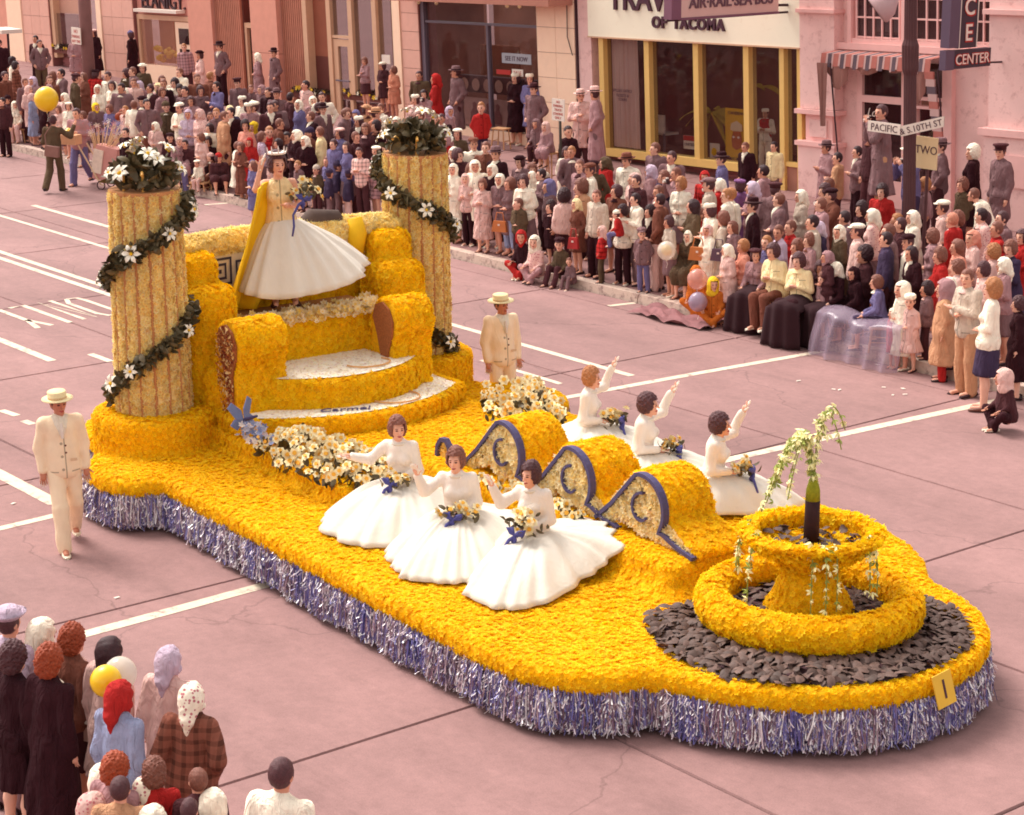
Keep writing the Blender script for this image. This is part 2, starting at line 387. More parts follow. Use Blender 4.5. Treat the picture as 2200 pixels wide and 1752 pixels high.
def tiles(parent, name, m, x0, x1, y, z0, z1, nx, nz_, gap=0.012, depth=0.03):
    w = (x1 - x0) / nx; h = (z1 - z0) / nz_
    for i in range(nx):
        for k in range(nz_):
            tb(name, m, parent, x0 + i*w + gap/2, x0 + (i+1)*w - gap/2, y, y + depth, z0 + k*h + gap/2, z0 + (k+1)*h - gap/2)
def bricks(parent, x0, x1, y, z0, z1, w=0.30, h=0.068, m=None, lim=300):
    bm = MB().box(-w/2 + .006, w/2 - .006, 0, .03, .005, h - .005).mesh('brick', m or m_brick)
    n = 0; r = 0; z = z0; rest = MB()
    while z + h <= z1 + .001:
        x = x0 + (w / 2 if r % 2 else 0)
        while x + w <= x1 + .001:
            c = T((x + w/2, y, z))
            if n < lim:
                obj('brick', bm, parent, loc=c, rot=(0, -0.031, 0)); n += 1
            x += w
        z += h; r += 1
def planter(parent, x0, x1, y, z, n, seed):
    rnd = random.Random(seed)
    tb('planter_box', m_brown, parent, x0, x1, y - .16, y + .1, z - .16, z)
    V = []; F = []
    for k in range(int((x1 - x0) * 260)):
        p = Vector((rnd.uniform(x0, x1), y + rnd.uniform(-.17, .12), z + rnd.uniform(-.06, .14))); a = Vector((rnd.gauss(0, 1), rnd.gauss(0, 1), rnd.gauss(.3, 1))).normalized() * .06
        b = a.cross(Vector((rnd.gauss(0, 1), rnd.gauss(0, 1), rnd.gauss(0, 1)))).normalized() * .025
        i = len(V); V += [T(p - a), T(p + b), T(p + a), T(p - b)]; F.append((i, i+1, i+2, i+3))
    o = obj('planter_foliage', np_mesh('planter_foliage', V, F, m_leafy, False), parent); tag(o, kind='stuff')
    bl = {}
    for m in (m_bloomY, m_bloomW):
        mb = MB()
        for k in range(6):
            a = k * PI / 3; mb.add([(0, 0, 0), (.06*math.cos(a-.4), -.015, .06*math.sin(a-.4)), (.085*math.cos(a), -.03, .085*math.sin(a)), (.06*math.cos(a+.4), -.015, .06*math.sin(a+.4))], [(0, 1, 2, 3)])
        mb.lathe([(.02, -.01), (.03, .05)], 7); bl[m] = mb.mesh('planter_flower', m)
    for k in range(n):
        p = T((x0 + (k + .5 + rnd.uniform(-.35, .35)) * (x1 - x0) / n, y - .18, z + rnd.uniform(-.05, .16)))
        obj('planter_flower', bl[m_bloomY if rnd.random() < .7 else m_bloomW], parent, loc=p, rot=(rnd.uniform(-.4, .4), rnd.uniform(0, 6), rnd.uniform(-.5, .5)), scale=rnd.uniform(.7, 1.1))

ZT = 5.6   # top of what the shopfronts need
# --- travel agency
sh = empty('travel_agency', (-35.4, 34.2, 0)); sh.location = (0, 0, 0)
tag(sh, 'travel agency shopfront with yellow window frames and cream fascia lettered OF TACOMA', 'building')
tb('wall', m_grout, sh, -39.0, -31.9, 34.35, 34.6, -1.2, .33)
tb('interior', m_dark, sh, -39.0, -31.9, 37.4, 37.6, -1, 3.4); tb('ceiling', m_brown, sh, -39, -31.9, 34.4, 37.5, 3.3, 3.36); tb('shop_floor', m_brown, sh, -39, -31.9, 34.6, 37.5, .2, .3)
tb('side_wall', m_brown, sh, -39.0, -38.9, 34.6, 37.5, 0, 3.3)
tb('fascia', m_fascia, sh, -39.0, -31.87, 33.95, 34.6, 3.25, ZT)
tb('fascia_edge', m_cframe, sh, -39.02, -31.86, 33.93, 34.4, 3.215, 3.25)
bricks(sh, -38.7, -33.75, 34.31, -.75, .33)
tb('sill', m_yframe, sh, -38.75, -33.72, 34.0, 34.4, .335, .52)
for k, x in enumerate((-38.62, -36.97, -35.27, -33.62)): tb('mullion', m_yframe, sh, x - .085, x + .085, 34.02, 34.28, .52, 3.25)
for x in (-32.50, -31.96): tb('mullion', m_yframe, sh, x - .07, x + .07, 34.02, 34.28, -.3, 3.25)
tb('door_sill', m_yframe, sh, -32.43, -32.03, 34.05, 34.25, .58, .68); tb('bottom_panel', m_dark, sh, -32.43, -32.03, 34.1, 34.2, -.5, .58)
for a, b in ((-38.53, -37.06), (-36.88, -35.36), (-35.18, -33.71), (-33.53, -32.57), (-32.43, -32.03)): tb('pane', m_pane, sh, a, b, 34.16, 34.17, .52 if a < -34 else (.05 if a < -33 else .68), 3.25)
# curtain with folds
V = []; F = []; n = 60
for i in range(n + 1):
    x = -38.5 + 0.98 * i / n; y = 34.27 + .035 * math.sin(i * 1.15) + .02 * math.sin(i * .47)
    V += [T((x, y, .55)), T((x + .02 * math.sin(i * .6), y, 1.9)), T((x * .98 - .77 + .0, y, 3.24))]
F = [(3*i + j, 3*i + 3 + j, 3*i + 4 + j, 3*i + 1 + j) for i in range(n) for j in (0, 1)]
obj('curtain', np_mesh('curtain', V, F, mat('curtain_cloth', S(248, 212, 200, 1), .9, .04, 6)), sh)
for k, (t, z) in enumerate((('SPECIAL OFFICE', 1.92), ('TICKETS &', 1.80), ('TOURS', 1.70))): obj('window_lettering', text_mesh('window_lettering', t, .1, m_plum, .003), sh, loc=T((-38.0, 34.14, z)), rot=(PI/2, -.031, 0))
obj('sign_lettering', text_mesh('sign_lettering', 'TRAVEL', .82, m_plum, .04, bold=.012), sh, loc=T((-36.75, 33.93, 3.93)), rot=(PI/2, -.031, 0))
for w_, x_ in (('OF', -36.38), ('TACOMA', -35.05)): obj('sign_lettering', text_mesh('sign_lettering', w_, .37, m_plum, .04, bold=.012, space=1.15), sh, loc=T((x_, 33.93, 3.54)), rot=(PI/2, -.031, 0))
# things in the window
w = empty('hanging_sign', T((-32.35, 32.2, 4.1))); w.location = (0, 0, 0)
tag(w, 'projecting pale sign lettered AIR RAIL SEA BUS over the travel agency', 'sign')
MB().box(-32.45, -32.25, 30.6, 33.55, 4.17, 5.6).build('sign_box', mat('sign_face', S(238, 196, 186), .5, .03, 3), w)
MB().box(-32.47, -32.23, 30.32, 30.598, 4.14, 5.6).build('sign_end', mat('sign_end', S(138, 92, 112), .5, .05, 3), w)
MB().box(-32.47, -32.23, 30.6, 33.57, 4.12, 4.168).build('sign_edge', MATS['sign_end'], w)
MB().tube([(-32.35, 33.5, 4.3), (-32.35, 34.1, 4.28)], .03).build('bracket', m_darker, w)
MB().tube([(-32.35, 30.3, 4.12), (-32.35, 34.0, 4.13)], .025).build('rail', m_darker, w)
obj('sign_lettering', text_mesh('sign_lettering', 'AIR\u00b7RAIL\u00b7SEA\u00b7BUS', .33, mat('grey_lettering', S(120, 84, 96), .6, .05, 5), .01, bold=.006), w, loc=(-32.235, 32.1, 4.36), rot=(PI/2, 0, PI/2))
# --- pink corner building
pk = empty('pink_corner_building'); tag(pk, 'pink stucco corner building with multi paned windows and a striped awning', 'building')
tb('wall', m_pinkwall, pk, -31.9, -30.35, 34.25, 34.6, -1.2, ZT); tb('wall', m_pinkwall, pk, -27.75, -14, 34.25, 34.6, -1.2, 3.2)
tb('wall', m_pinkwall, pk, -26.72, -14, 34.25, 34.6, 3.2, ZT); tb('wall', m_pinkwall, pk, -30.35, -27.75, 34.25, 34.6, 3.05, 3.4)
tb('interior', m_dark, pk, -30.4, -26.6, 35.6, 35.7, -1, ZT)
tb('pilaster', m_pinkwall, pk, -31.87, -30.85, 33.95, 34.249, 1.93, ZT); tb('pilaster', m_pinkwall, pk, -31.9, -30.82, 33.9, 34.249, -1.2, 1.12)
tb('panel', m_pinktrim, pk, -31.75, -30.95, 34.0, 34.249, 1.2, 1.82); tb('panel_field', m_pinkwall, pk, -31.6, -31.1, 33.96, 33.999, 1.32, 1.7)
for z, d in ((1.82, .06), (1.12, .05)): tb('ledge', m_pinktrim, pk, -31.96, -30.76, 33.85, 34.248, z, z + .1)
tb('ledge', m_pinktrim, pk, -31.93, -30.8, 33.88, 34.248, 4.02, 4.1)
tb('pilaster', m_pinkwall, pk, -26.7, -24.9, 34.0, 34.249, 1.85, ZT); tb('pilaster', m_pinkwall, pk, -26.75, -24.85, 33.92, 34.249, -1.2, 1.7)
tb('ledge', m_pinktrim, pk, -26.85, -24.8, 33.85, 34.248, 1.705, 1.848); tb('ledge', m_pinktrim, pk, -26.8, -24.8, 33.9, 34.248, 4.12, 4.22)
tb('panel', m_pinktrim, pk, -26.3, -25.3, 33.88, 33.919, .7, 1.35)
tb('cornice', m_pinktrim, pk, -30.85, -26.72, 34.05, 34.26, 3.26, 3.4)
# upper sash windows
for a, b, nx_ in ((-30.4, -29.2, 5), (-28.75, -27.6, 4), (-27.2, -26.75, 2)):
    w_ = tb('window', m_pinktrim, pk, a - .1, b + .1, 34.12, 34.3, 3.4, 3.5)
    for i in range(nx_ + 1):
        x = a + (b - a) * i / nx_; tb('muntin', m_pinktrim, w_, x - .018, x + .018, 34.16, 34.24, 3.5, ZT)
    for k in range(5):
        z = 3.53 + .42 * k; tb('muntin', m_pinktrim, w_, a, b, 34.165, 34.235, z - .018, z + .018)
        for i in range(nx_):
            x = a + (b - a) * i / nx_; xx = a + (b - a) * (i + 1) / nx_; tb('pane', m_panedark, w_, x + .018, xx - .018, 34.2, 34.21, z + .018, z + .402)
tb('frame', m_pinktrim, pk, -30.6, -30.5, 34.1, 34.3, 3.4, ZT); tb('frame', m_pinktrim, pk, -29.1, -28.85, 34.1, 34.3, 3.4, ZT); tb('frame', m_pinktrim, pk, -27.5, -27.3, 34.1, 34.3, 3.4, ZT)
# lower window and door
for a, b, z0, z1 in ((-30.25, -29.1, 2.3, 3.05), (-30.2, -29.1, .5, 2.15), (-28.7, -28.0, 2.35, 3.05), (-28.65, -28.0, -.4, 2.1)): tb('pane', m_panedark, pk, a, b, 34.2, 34.21, z0, z1)
for a, b, z0, z1 in ((-30.35, -30.2, -1, 3.05), (-29.1, -28.7, -1, 3.05), (-28.0, -27.75, -1, 3.05), (-30.2, -29.1, 2.15, 2.3), (-28.7, -28.0, 2.1, 2.16), (-28.7, -28.0, 2.28, 2.35), (-30.2, -29.1, -1, .5)): tb('frame', m_pinktrim, pk, a, b, 34.12, 34.3, z0, z1)
obj('window_lettering', text_mesh('window_lettering', 'Lobe', .26, m_white, .003, shear=.3), pk, loc=T((-29.85, 34.17, 1.85)), rot=(PI/2, -.031, 0))
obj('window_lettering', text_mesh('window_lettering', 'C', .26, m_white, .003), pk, loc=T((-30.0, 34.17, 1.55)), rot=(PI/2, -.031, 0))
tb('door_card', m_white, pk, -28.5, -28.38, 34.17, 34.195, 1.75, 1.85)
# awning with stripes
aw = empty('striped_awning'); tag(aw, 'rolled awning with pink and grey striped valance over the corner shop window', 'awning')
sc_ = [mat('stripe_rose', S(186, 110, 100), .9, .08, 8), mat('stripe_pale', S(205, 165, 160), .9, .05, 8), mat('stripe_slate', S(104, 84, 92), .9, .08, 8)]
x = -30.85; k = 0
while x < -27.95:
    w_ = (.15, .05, .11, .05)[k % 4]; dz = .03 * math.sin(k * 1.7)
    MB().add([T(p) for p in ((x, 33.5, 2.92 + dz), (x + w_, 33.5, 2.92 + dz), (x + w_, 33.55, 3.2), (x, 33.55, 3.2), (x, 34.0, 3.24), (x + w_, 34.0, 3.24))], [(0, 1, 2, 3), (3, 2, 5, 4)]).build('awning_stripe', sc_[(0, 1, 2, 1)[k % 4]], aw); x += w_; k += 1
m_drape = mat('awning_lining', S(178, 128, 118), .9, .1, 6)
def drape(pts):
    V = []; F = []; n = 14
    for (xa, za), (xb, zb), dep in pts:
        base = len(V)
        for i in range(n + 1):
            t = i / n
            for j in range(7):
                s = j / 6; z = za + (zb - za) * t; sag = dep * math.sin(PI * t) * (s ** .8)
                V.append(T((xa + (xb - xa) * t, 33.52 + .06 * math.sin(7 * t * PI + s * 3) * s + .1 * s, 2.98 - sag)))
        F += [(base + i*7 + j, base + (i+1)*7 + j, base + (i+1)*7 + j + 1, base + i*7 + j + 1) for i in range(n) for j in range(6)]
    return obj('awning_lining', np_mesh('awning_lining', V, F, m_drape), aw)
drape([((-30.8, 0), (-30.05, 0), 0.55), ((-30.05, 0), (-29.2, 0), .2), ((-29.2, 0), (-28.5, 0), .12), ((-28.5, 0), (-27.95, 0), .75)])
V = []; F = []
for i in range(9):
    for j in range(9):
        t = j / 8; V.append(T((-30.9 + .3 * i / 8 * (1 - .65 * t) + .12 * t, 33.45 + .07 * math.sin(i * 1.6), 3.0 - 1.35 * t)))
F = [(i*9 + j, i*9 + 9 + j, i*9 + 10 + j, i*9 + j + 1) for i in range(8) for j in range(8)]
obj('hanging_fold', np_mesh('hanging_fold', V, F, m_drape), aw)
for i in range(10):
    z1_ = 2.95 - .15 * i; tb('awning_stripe', sc_[(0, 1, 2, 1)[i % 4]], aw, -27.95 + .03 * i, -27.72 + .03 * i, 33.5, 33.54, z1_ - .15, z1_)
for x in (-30.55, -27.6): MB().tube([T((x, 33.5, 3.0)), T((x + .12, 33.6, 1.0))], .018).build('awning_arm', m_darker, aw)
# projecting signs of the corner building
vs = empty('vertical_sign'); tag(vs, 'tall dark projecting sign with red and white letters I C E', 'sign')
MB().box(-26.55, -26.35, 32.5, 33.05, 3.84, 7.2).build('sign_box', mat('navy_enamel', S(60, 44, 60), .4, .05, 3, spec=.5), vs)
MB().box(-26.56, -26.34, 32.2, 32.498, 3.86, 7.2).build('sign_end', mat('grey_enamel', S(104, 84, 104), .4, .05, 3), vs)
m_red = mat('red_enamel', S(196, 52, 46), .5, .05, 5); m_neon = mat('letter_white', S(255, 238, 225), .4, .02, 5)
for i, ch in enumerate('ECI'):
    z = 3.97 + i * .5
    obj('letter', text_mesh('letter', ch, .5, m_red, .004, bold=.02), vs, loc=(-26.342, 32.79, z), rot=(PI/2, 0, PI/2)); obj('letter', text_mesh('letter', ch, .46, m_neon, .012, bold=.004), vs, loc=(-26.338, 32.77, z + .015), rot=(PI/2, 0, PI/2))
MB().tube([(-26.345, 32.51, 3.84), (-26.345, 32.51, 7)], .012).build('tube', m_neon, vs); MB().tube([(-26.345, 33.04, 3.84), (-26.345, 33.04, 7)], .012).build('tube', m_neon, vs)
cs_ = empty('center_sign'); tag(cs_, 'small dark projecting sign lettered CENTER in red', 'sign')
MB().box(-26.52, -26.38, 32.42, 33.55, 3.44, 3.8).build('sign_box', MATS['navy_enamel'], cs_); MB().box(-26.53, -26.37, 32.16, 32.418, 3.43, 3.81).build('sign_end', MATS['grey_enamel'], cs_)
obj('lettering', text_mesh('lettering', 'CENTER', .29, m_red, .004, bold=.014), cs_, loc=(-26.372, 32.98, 3.52), rot=(PI/2, 0, PI/2)); obj('lettering', text_mesh('lettering', 'CENTER', .28, m_neon, .01), cs_, loc=(-26.368, 32.97, 3.525), rot=(PI/2, 0, PI/2))
MB().tube([(-26.45, 33.5, 3.5), (-26.45, 34.05, 3.48)], .02).build('bracket', m_darker, cs_)
# --- cream tiled wall and pink strip
ct = empty('cream_tiled_pier'); tag(ct, 'cream tiled pier between the glass shop and the travel agency', 'wall')
tb('wall', m_grout, ct, -41.05, -39.55, 34.02, 34.6, -1.2, ZT); tiles(ct, 'tile', m_creamtile, -41.05, -39.57, 33.99, -1.0, 5.3, 2, 10)
tb('side_strip', m_darker, ct, -39.545, -39.5, 34.0, 34.5, -1.2, ZT); tb('pink_strip', m_pinkwall, ct, -39.49, -39.01, 34.05, 34.6, -1.2, ZT)
MB().tube([T((-39.75, 33.95, 5)), T((-39.8, 33.95, 3.2)), T((-39.62, 33.95, 2.75))], .012).build('wire', m_darker, ct)
# --- glass shop with posters
gs = empty('glass_shop'); tag(gs, 'dark glass shopfront with SEE IT NOW card, posters and row of plates', 'building')
Z0 = 0.3
tb('base', m_creamtile, gs, -46.1, -41.06, 34.1, 34.4, -1.0, .62); tb('interior', m_dark, gs, -46.1, -41.06, 36.6, 36.7, -.5, 4.6); tb('shop_floor', m_brown, gs, -46.1, -41.06, 34.4, 36.6, .3, .45)
tb('soffit', mat('soffit', S(190, 128, 110), .8, .05, 3), gs, -46.3, -39.6, 33.2, 34.6, 3.98, 5.3)
for x in (-45.4, -44.6, -41.6, -41.1): MB().lathe([(.0, -.09), (.05, -.06), (.05, 0)], 10, (0, 0, 0)).build('bulb', mat('bulb', S(255, 240, 190, 1), .3, 0, 1), gs, loc=T((x, 33.5, 3.97)))
tb('transom_bar', m_steel, gs, -46.1, -41.06, 34.08, 34.2, 3.36, 3.42); tb('mullion', m_steel, gs, -43.26, -43.18, 34.08, 34.2, .62, 3.36); tb('mullion', m_steel, gs, -46.1, -45.95, 34.05, 34.2, .62, 3.98)
for a, b in ((-45.95, -43.26), (-43.18, -41.07)): tb('pane', m_pane, gs, a, b, 34.14, 34.15, .62, 3.36); tb('pane', m_pane, gs, a, b, 34.14, 34.15, 3.42, 3.98)
tb('backdrop_board', mat('board_tan', S(150, 86, 56), .8, .1, 2), gs, -45.0, -43.3, 35.2, 35.25, 1.75, 2.75); tb('display_shelf', m_darker, gs, -45.3, -41.5, 34.7, 34.9, 1.5, 1.95)
for k in range(5):
    MB().lathe([(0, 0), (.13, .0), (.17, .03)], 16).build('plate', mat('plate_china', S(205, 158, 142), .3, .05, 5), gs, loc=T((-45.0 + k * .5, 34.66, 1.72)), rot=(PI/2, 0, 0))
tb('poster', mat('poster_paper', S(206, 158, 150), .7, .12, 7), gs, -44.75, -42.85, 34.4, 34.42, .65, 1.4)
for x in (-44.3, -43.7, -43.3): MB().lathe([(0, .45), (.09, .4), (.07, .28), (.17, .15), (.19, -.1)], 10, sy=.1).build('poster_figure', mat('poster_ink', S(150, 92, 92), .7, .2, 9), gs, loc=T((x, 34.39, .85)))
tb('card', mat('card_blue', S(178, 178, 186), .6, .03, 4), gs, -42.65, -41.45, 34.1, 34.12, 2.42, 2.68)
obj('lettering', text_mesh('lettering', 'SEE IT NOW', .17, m_plum, .003), gs, loc=T((-42.05, 34.095, 2.49)), rot=(PI/2, -.031, 0))
tb('card', m_white, gs, -42.25, -41.8, 34.1, 34.12, 2.1, 2.28); obj('lettering', text_mesh('lettering', 'SALE', .15, m_red, .003), gs, loc=T((-42.02, 34.095, 2.13)), rot=(PI/2, -.031, 0)); tb('card', m_red, gs, -42.9, -42.32, 34.1, 34.12, 2.12, 2.24)
# --- pier, planted brick shop with door
pr = empty('cream_edged_pier'); tag(pr, 'pink tiled pier with lit left edge coloured cream beside the glass shop', 'wall')
tb('cream_edge', m_creamtile, pr, -47.3, -46.95, 33.95, 34.6, -1.0, ZT); tb('wall', m_grout, pr, -46.945, -46.12, 34.02, 34.6, -1, ZT); tiles(pr, 'tile', m_pinktile, -46.94, -46.12, 33.985, -.9, 5.1, 1, 12)  # the pier's lit side is put in as a cream strip
ps = empty('planted_shop'); tag(ps, 'brick based shop with cream glazed door, tall windows and flower planters', 'building')
tb('wall', m_grout, ps, -50.3, -47.3, 34.35, 34.6, -1, .95); bricks(ps, -50.25, -47.32, 34.31, -.1, .94, lim=150)
tb('interior', m_dark, ps, -51.9, -47.3, 37.2, 37.3, -.5, 4.5); tb('shop_floor', m_brown, ps, -51.9, -47.3, 34.5, 37.2, .4, .5); tb('soffit', m_brown, ps, -51.9, -47.3, 34.3, 37.2, 4.2, 4.3)
planter(ps, -50.1, -47.4, 34.25, 1.2, 13, 3); planter(ps, -52.7, -50.75, 34.1, 1.12, 9, 5)
tb('wall', m_grout, ps, -52.0, -50.75, 34.25, 34.6, -1, .95)
for x, w_ in ((-51.88, .11), (-50.62, .1), (-49.52, .1), (-48.32, .1)): tb('mullion', m_cframe, ps, x - w_, x + w_, 34.05, 34.3, .3 if x < -50 else 1.2, ZT)
dr = tb('door', m_cframe, ps, -50.5, -50.28, 34.1, 34.2, .45, 2.75)
tb('door_stile', m_cframe, dr, -49.78, -49.62, 34.1, 34.2, .45, 2.75); tb('door_rail', m_cframe, dr, -50.279, -49.781, 34.1, 34.2, 2.55, 2.75); tb('door_rail', m_cframe, dr, -50.279, -49.781, 34.1, 34.2, .45, .7); tb('handle', m_steel, dr, -50.4, -49.7, 34.04, 34.08, 1.55, 1.59)
tb('door_head', m_cframe, ps, -50.52, -49.62, 34.08, 34.25, 2.78, 2.86)
for a, b, z0 in ((-50.27, -49.79, .7), (-49.42, -48.42, 1.15), (-48.22, -47.31, 1.15), (-50.5, -49.64, 2.86)): tb('pane', m_pane, ps, a, b, 34.15, 34.16, z0, 2.55 if z0 < 1 else ZT)
tb('brown_panel', m_brown, ps, -51.77, -50.72, 34.3, 34.4, .9, 2.2); tb('upper_panel', mat('tan_panel', S(160, 92, 70), .8, .08, 3), ps, -51.77, -50.72, 34.3, 34.4, 2.2, ZT)
tb('card', m_white, ps, -48.1, -47.7, 34.1, 34.12, 2.15, 2.4)
# --- corrugated walls, salmon walls, doorway
cw = empty('battened_wall'); tag(cw, 'brown vertical battened wall section beside the planted shop', 'wall')
tb('backing', m_brown, cw, -53.22, -52.0, 34.2, 34.6, -1, ZT)
for k in range(11): tb('batten', m_corr, cw, -53.2 + k * .108, -53.2 + k * .108 + .07, 34.12, 34.2, -.9, ZT - .05)
sw = empty('salmon_wall'); tag(sw, 'plain salmon wall slab between the two battened walls', 'wall'); tb('panel', m_salmon, sw, -54.72, -53.24, 33.95, 34.6, -1, 2.2); tb('panel', m_salmon, sw, -54.72, -53.24, 33.95, 34.6, 2.21, ZT)
cw2 = empty('battened_entrance'); tag(cw2, 'brown battened wall with dark doorway at its right end', 'wall')
tb('backing', m_brown, cw2, -57.08, -55.5, 34.2, 34.6, -1, ZT)
for k in range(14): tb('batten', m_corr, cw2, -57.05 + k * .108, -57.05 + k * .108 + .07, 34.12, 34.2, -.9, ZT - .05)
tb('doorway', m_dark, cw2, -55.49, -54.73, 34.6, 34.7, -.5, ZT); tb('door_frame', m_cframe, cw2, -55.5, -55.38, 34.2, 34.35, -.5, 2.9); tb('door_head', m_cframe, cw2, -55.5, -54.74, 34.2, 34.35, 2.9, 3.05); tb('pane', m_panedark, cw2, -55.37, -54.75, 34.3, 34.31, .2, 2.9)
# --- yellow window shop
y2 = empty('lettered_shop'); tag(y2, 'small shop with dark script lettering, white ledge and yellow flowers in its window', 'building')
tb('wall', m_salmon, y2, -58.55, -57.1, 34.0, 34.6, -1, ZT); tb('sign_band', mat('pink_band', S(214, 142, 128), .7, .05, 3), y2, -62.1, -58.6, 34.15, 34.6, 3.15, ZT)
tb('ledge', m_white, y2, -61.75, -58.95, 33.8, 34.14, 3.24, 3.34); obj('sign_lettering', text_mesh('sign_lettering', 'ELANIGY.', .68, m_darker, .03), y2, loc=T((-60.3, 34.12, 3.36)), rot=(PI/2, -.031, 0))
tb('window_head', m_cframe, y2, -62.1, -58.6, 34.1, 34.3, 2.98, 3.14); tb('window_back', mat('window_back', S(206, 142, 108), .8, .1, 2), y2, -62.05, -59.75, 34.9, 34.95, 1.5, 3.0); tb('base', m_creamtile, y2, -62.05, -59.72, 34.1, 34.4, -.5, 1.5)
tb('pane', glassy('light_pane', S(190, 130, 110), .3), y2, -61.95, -59.75, 34.15, 34.16, 1.5, 2.98); tb('frame', m_cframe, y2, -62.1, -61.96, 34.1, 34.3, -.5, 2.98)
rnd = random.Random(4)
for k in range(22):
    MB().lathe([(0, -.08), (.09, -.03), (.1, .04), (0, .09)], 7).build('window_flower', m_bloomY, y2, loc=T((rnd.uniform(-61.6, -59.9), 34.5 + rnd.uniform(-.1, .2), 1.62 + rnd.uniform(0, .4))), scale=rnd.uniform(.7, 1.5))
d2 = tb('door', m_creamtile, y2, -59.7, -58.62, 34.16, 34.22, .75, 2.95)
for z in (.95, 1.6, 2.25): tb('pane', m_panedark, d2, -59.45, -58.85, 34.13, 34.158, z, z + .5)
# --- tiled pier and left shop
tp = empty('wide_tiled_pier'); tag(tp, 'wide pink tiled pier with lit left edge coloured cream, woman in black coat before it', 'wall')
tb('cream_edge', m_creamtile, tp, -64.66, -64.33, 33.95, 34.6, -1, ZT); tb('wall', m_grout, tp, -64.325, -62.12, 34.02, 34.6, -1, ZT); tiles(tp, 'tile', m_pinktile, -64.32, -62.14, 33.985, -.6, 5.4, 3, 10)  # brightness of the left-facing side painted as cream beside the pink tiles
ls = empty('left_shop'); tag(ls, 'leftmost shop with planter of yellow flowers under its window and open dark doorway', 'building')
tb('interior', m_dark, ls, -68.2, -64.7, 36, 36.1, -.5, ZT); tb('wall', m_grout, ls, -68.2, -65.75, 34.35, 34.6, -1, 1.45); bricks(ls, -68.15, -65.8, 34.31, .6, 1.45, lim=100); planter(ls, -69.0, -65.9, 34.2, 1.78, 11, 8)
tb('upper_panel', mat('tan_blind', S(212, 160, 140), .8, .05, 3), ls, -68.1, -65.75, 34.3, 34.36, 3.0, ZT); tb('pane', m_pane, ls, -68.0, -65.8, 34.15, 34.16, 1.8, 3.0); tb('frame', m_cframe, ls, -68.25, -68.02, 34.05, 34.3, 1.45, ZT); tb('frame', m_cframe, ls, -65.8, -65.68, 34.05, 34.3, 0, ZT)
tb('tile_wall', m_grout, ls, -70.4, -68.26, 34.02, 34.6, -1, ZT); tiles(ls, 'tile', m_pinktile, -70.4, -68.28, 33.985, -.4, 5.5, 3, 9); tb('cream_edge', m_creamtile, ls, -71.6, -70.41, 33.95, 34.6, -1, ZT); tb('wall', m_salmon, ls, -82, -71.62, 34.1, 34.6, -1, ZT)  # cream here paints the light on the pier's left side
# ---------------------------------------------------------------- street furniture
def post(name, label, cat, pts, r, m, n=12):
    o = empty(name, pts[0]); o.location = (0, 0, 0); tag(o, label, cat); MB().tube(pts, r, n).build('pole', m, o, smooth=True); return o
lp = empty('lamp_post'); tag(lp, 'dark fluted lamp post carrying street name blades at the corner', 'lamp post')
m_post = mat('post_paint', S(104, 64, 66, .7), .6, .08, 5)
mb = MB()
prof = [(.17, .14), (.17, .5), (.14, .6), (.112, .7), (.108, 3.9), (.14, 4.0), (.145, 4.4), (.11, 4.5), (.09, 7.5)]
base = len(mb.v); n = 32
for r_, z in prof:
    mb.v += [((r_ * (1 - (.12 if k % 2 else 0))) * math.cos(k*2*PI/n) - 23.22 - .055 * (z - 2.5), 27.5 + (r_ * (1 - (.12 if k % 2 else 0))) * math.sin(k*2*PI/n), z) for k in range(n)]
for i in range(len(prof) - 1): mb.f += [(i*n + k, i*n + (k+1) % n, (i+1)*n + (k+1) % n, (i+1)*n + k) for k in range(n)]
mb.build('shaft', m_post, lp)
b1 = MB().box(-24.0, -23.27, 27.28, 27.3, 2.9, 3.08).build('street_blade', m_white, lp); obj('blade_lettering', text_mesh('blade_lettering', 'PACIFIC', .17, m_plum, .002), b1, loc=(-23.63, 27.277, 2.93), rot=(PI/2, 0, 0))
b2 = MB().add([(-23.24, 27.27, 2.88), (-22.52, 27.5, 3.1), (-22.52, 27.5, 3.28), (-23.24, 27.27, 3.06), (-23.24, 27.29, 2.88), (-22.52, 27.52, 3.1), (-22.52, 27.52, 3.28), (-23.24, 27.29, 3.06)], [(0, 1, 2, 3), (7, 6, 5, 4), (0, 4, 5, 1), (3, 2, 6, 7)]).build('street_blade', m_white, lp)
obj('blade_lettering', text_mesh('blade_lettering', '& S.10TH ST', .15, m_plum, .002), b2, loc=(-22.89, 27.375, 3.02), rot=(PI/2, -.29, .31))
ms = MB().box(-23.31, -22.84, 27.76, 27.78, 2.3, 2.85).build('route_sign', mat('cream_plate', S(238, 206, 160), .5, .04, 4), None); tag(ms, 'cream plate sign lettered TWO behind the man in blue', 'sign')
obj('lettering', text_mesh('lettering', 'TWO', .2, m_plum, .002), ms, loc=(-23.08, 27.757, 2.56), rot=(PI/2, 0, 0)); MB().tube([(-23.08, 27.82, .14), (-23.08, 27.82, 2.85)], .03).build('pole', m_post, ms)
lp2 = post('utility_pole', 'thick grey pole with white notice sign before the left shop', 'pole', [(-52.0, 27, .14), (-52.1, 27, 3.0), (-52.18, 27, 7)], [.18, .17, .16], mat('pole_grey', S(140, 96, 92), .8, .1, 4))
nb = MB().box(-52.42, -51.9, 26.72, 26.74, 2.45, 2.9).build('notice', m_white, lp2)
for k, t in enumerate(('NO', 'PARKING', 'ANY TIME')): obj('lettering', text_mesh('lettering', t, .11 if k else .14, m_red, .002), nb, loc=(-52.16, 26.717, 2.75 - k * .13), rot=(PI/2, 0, .0))
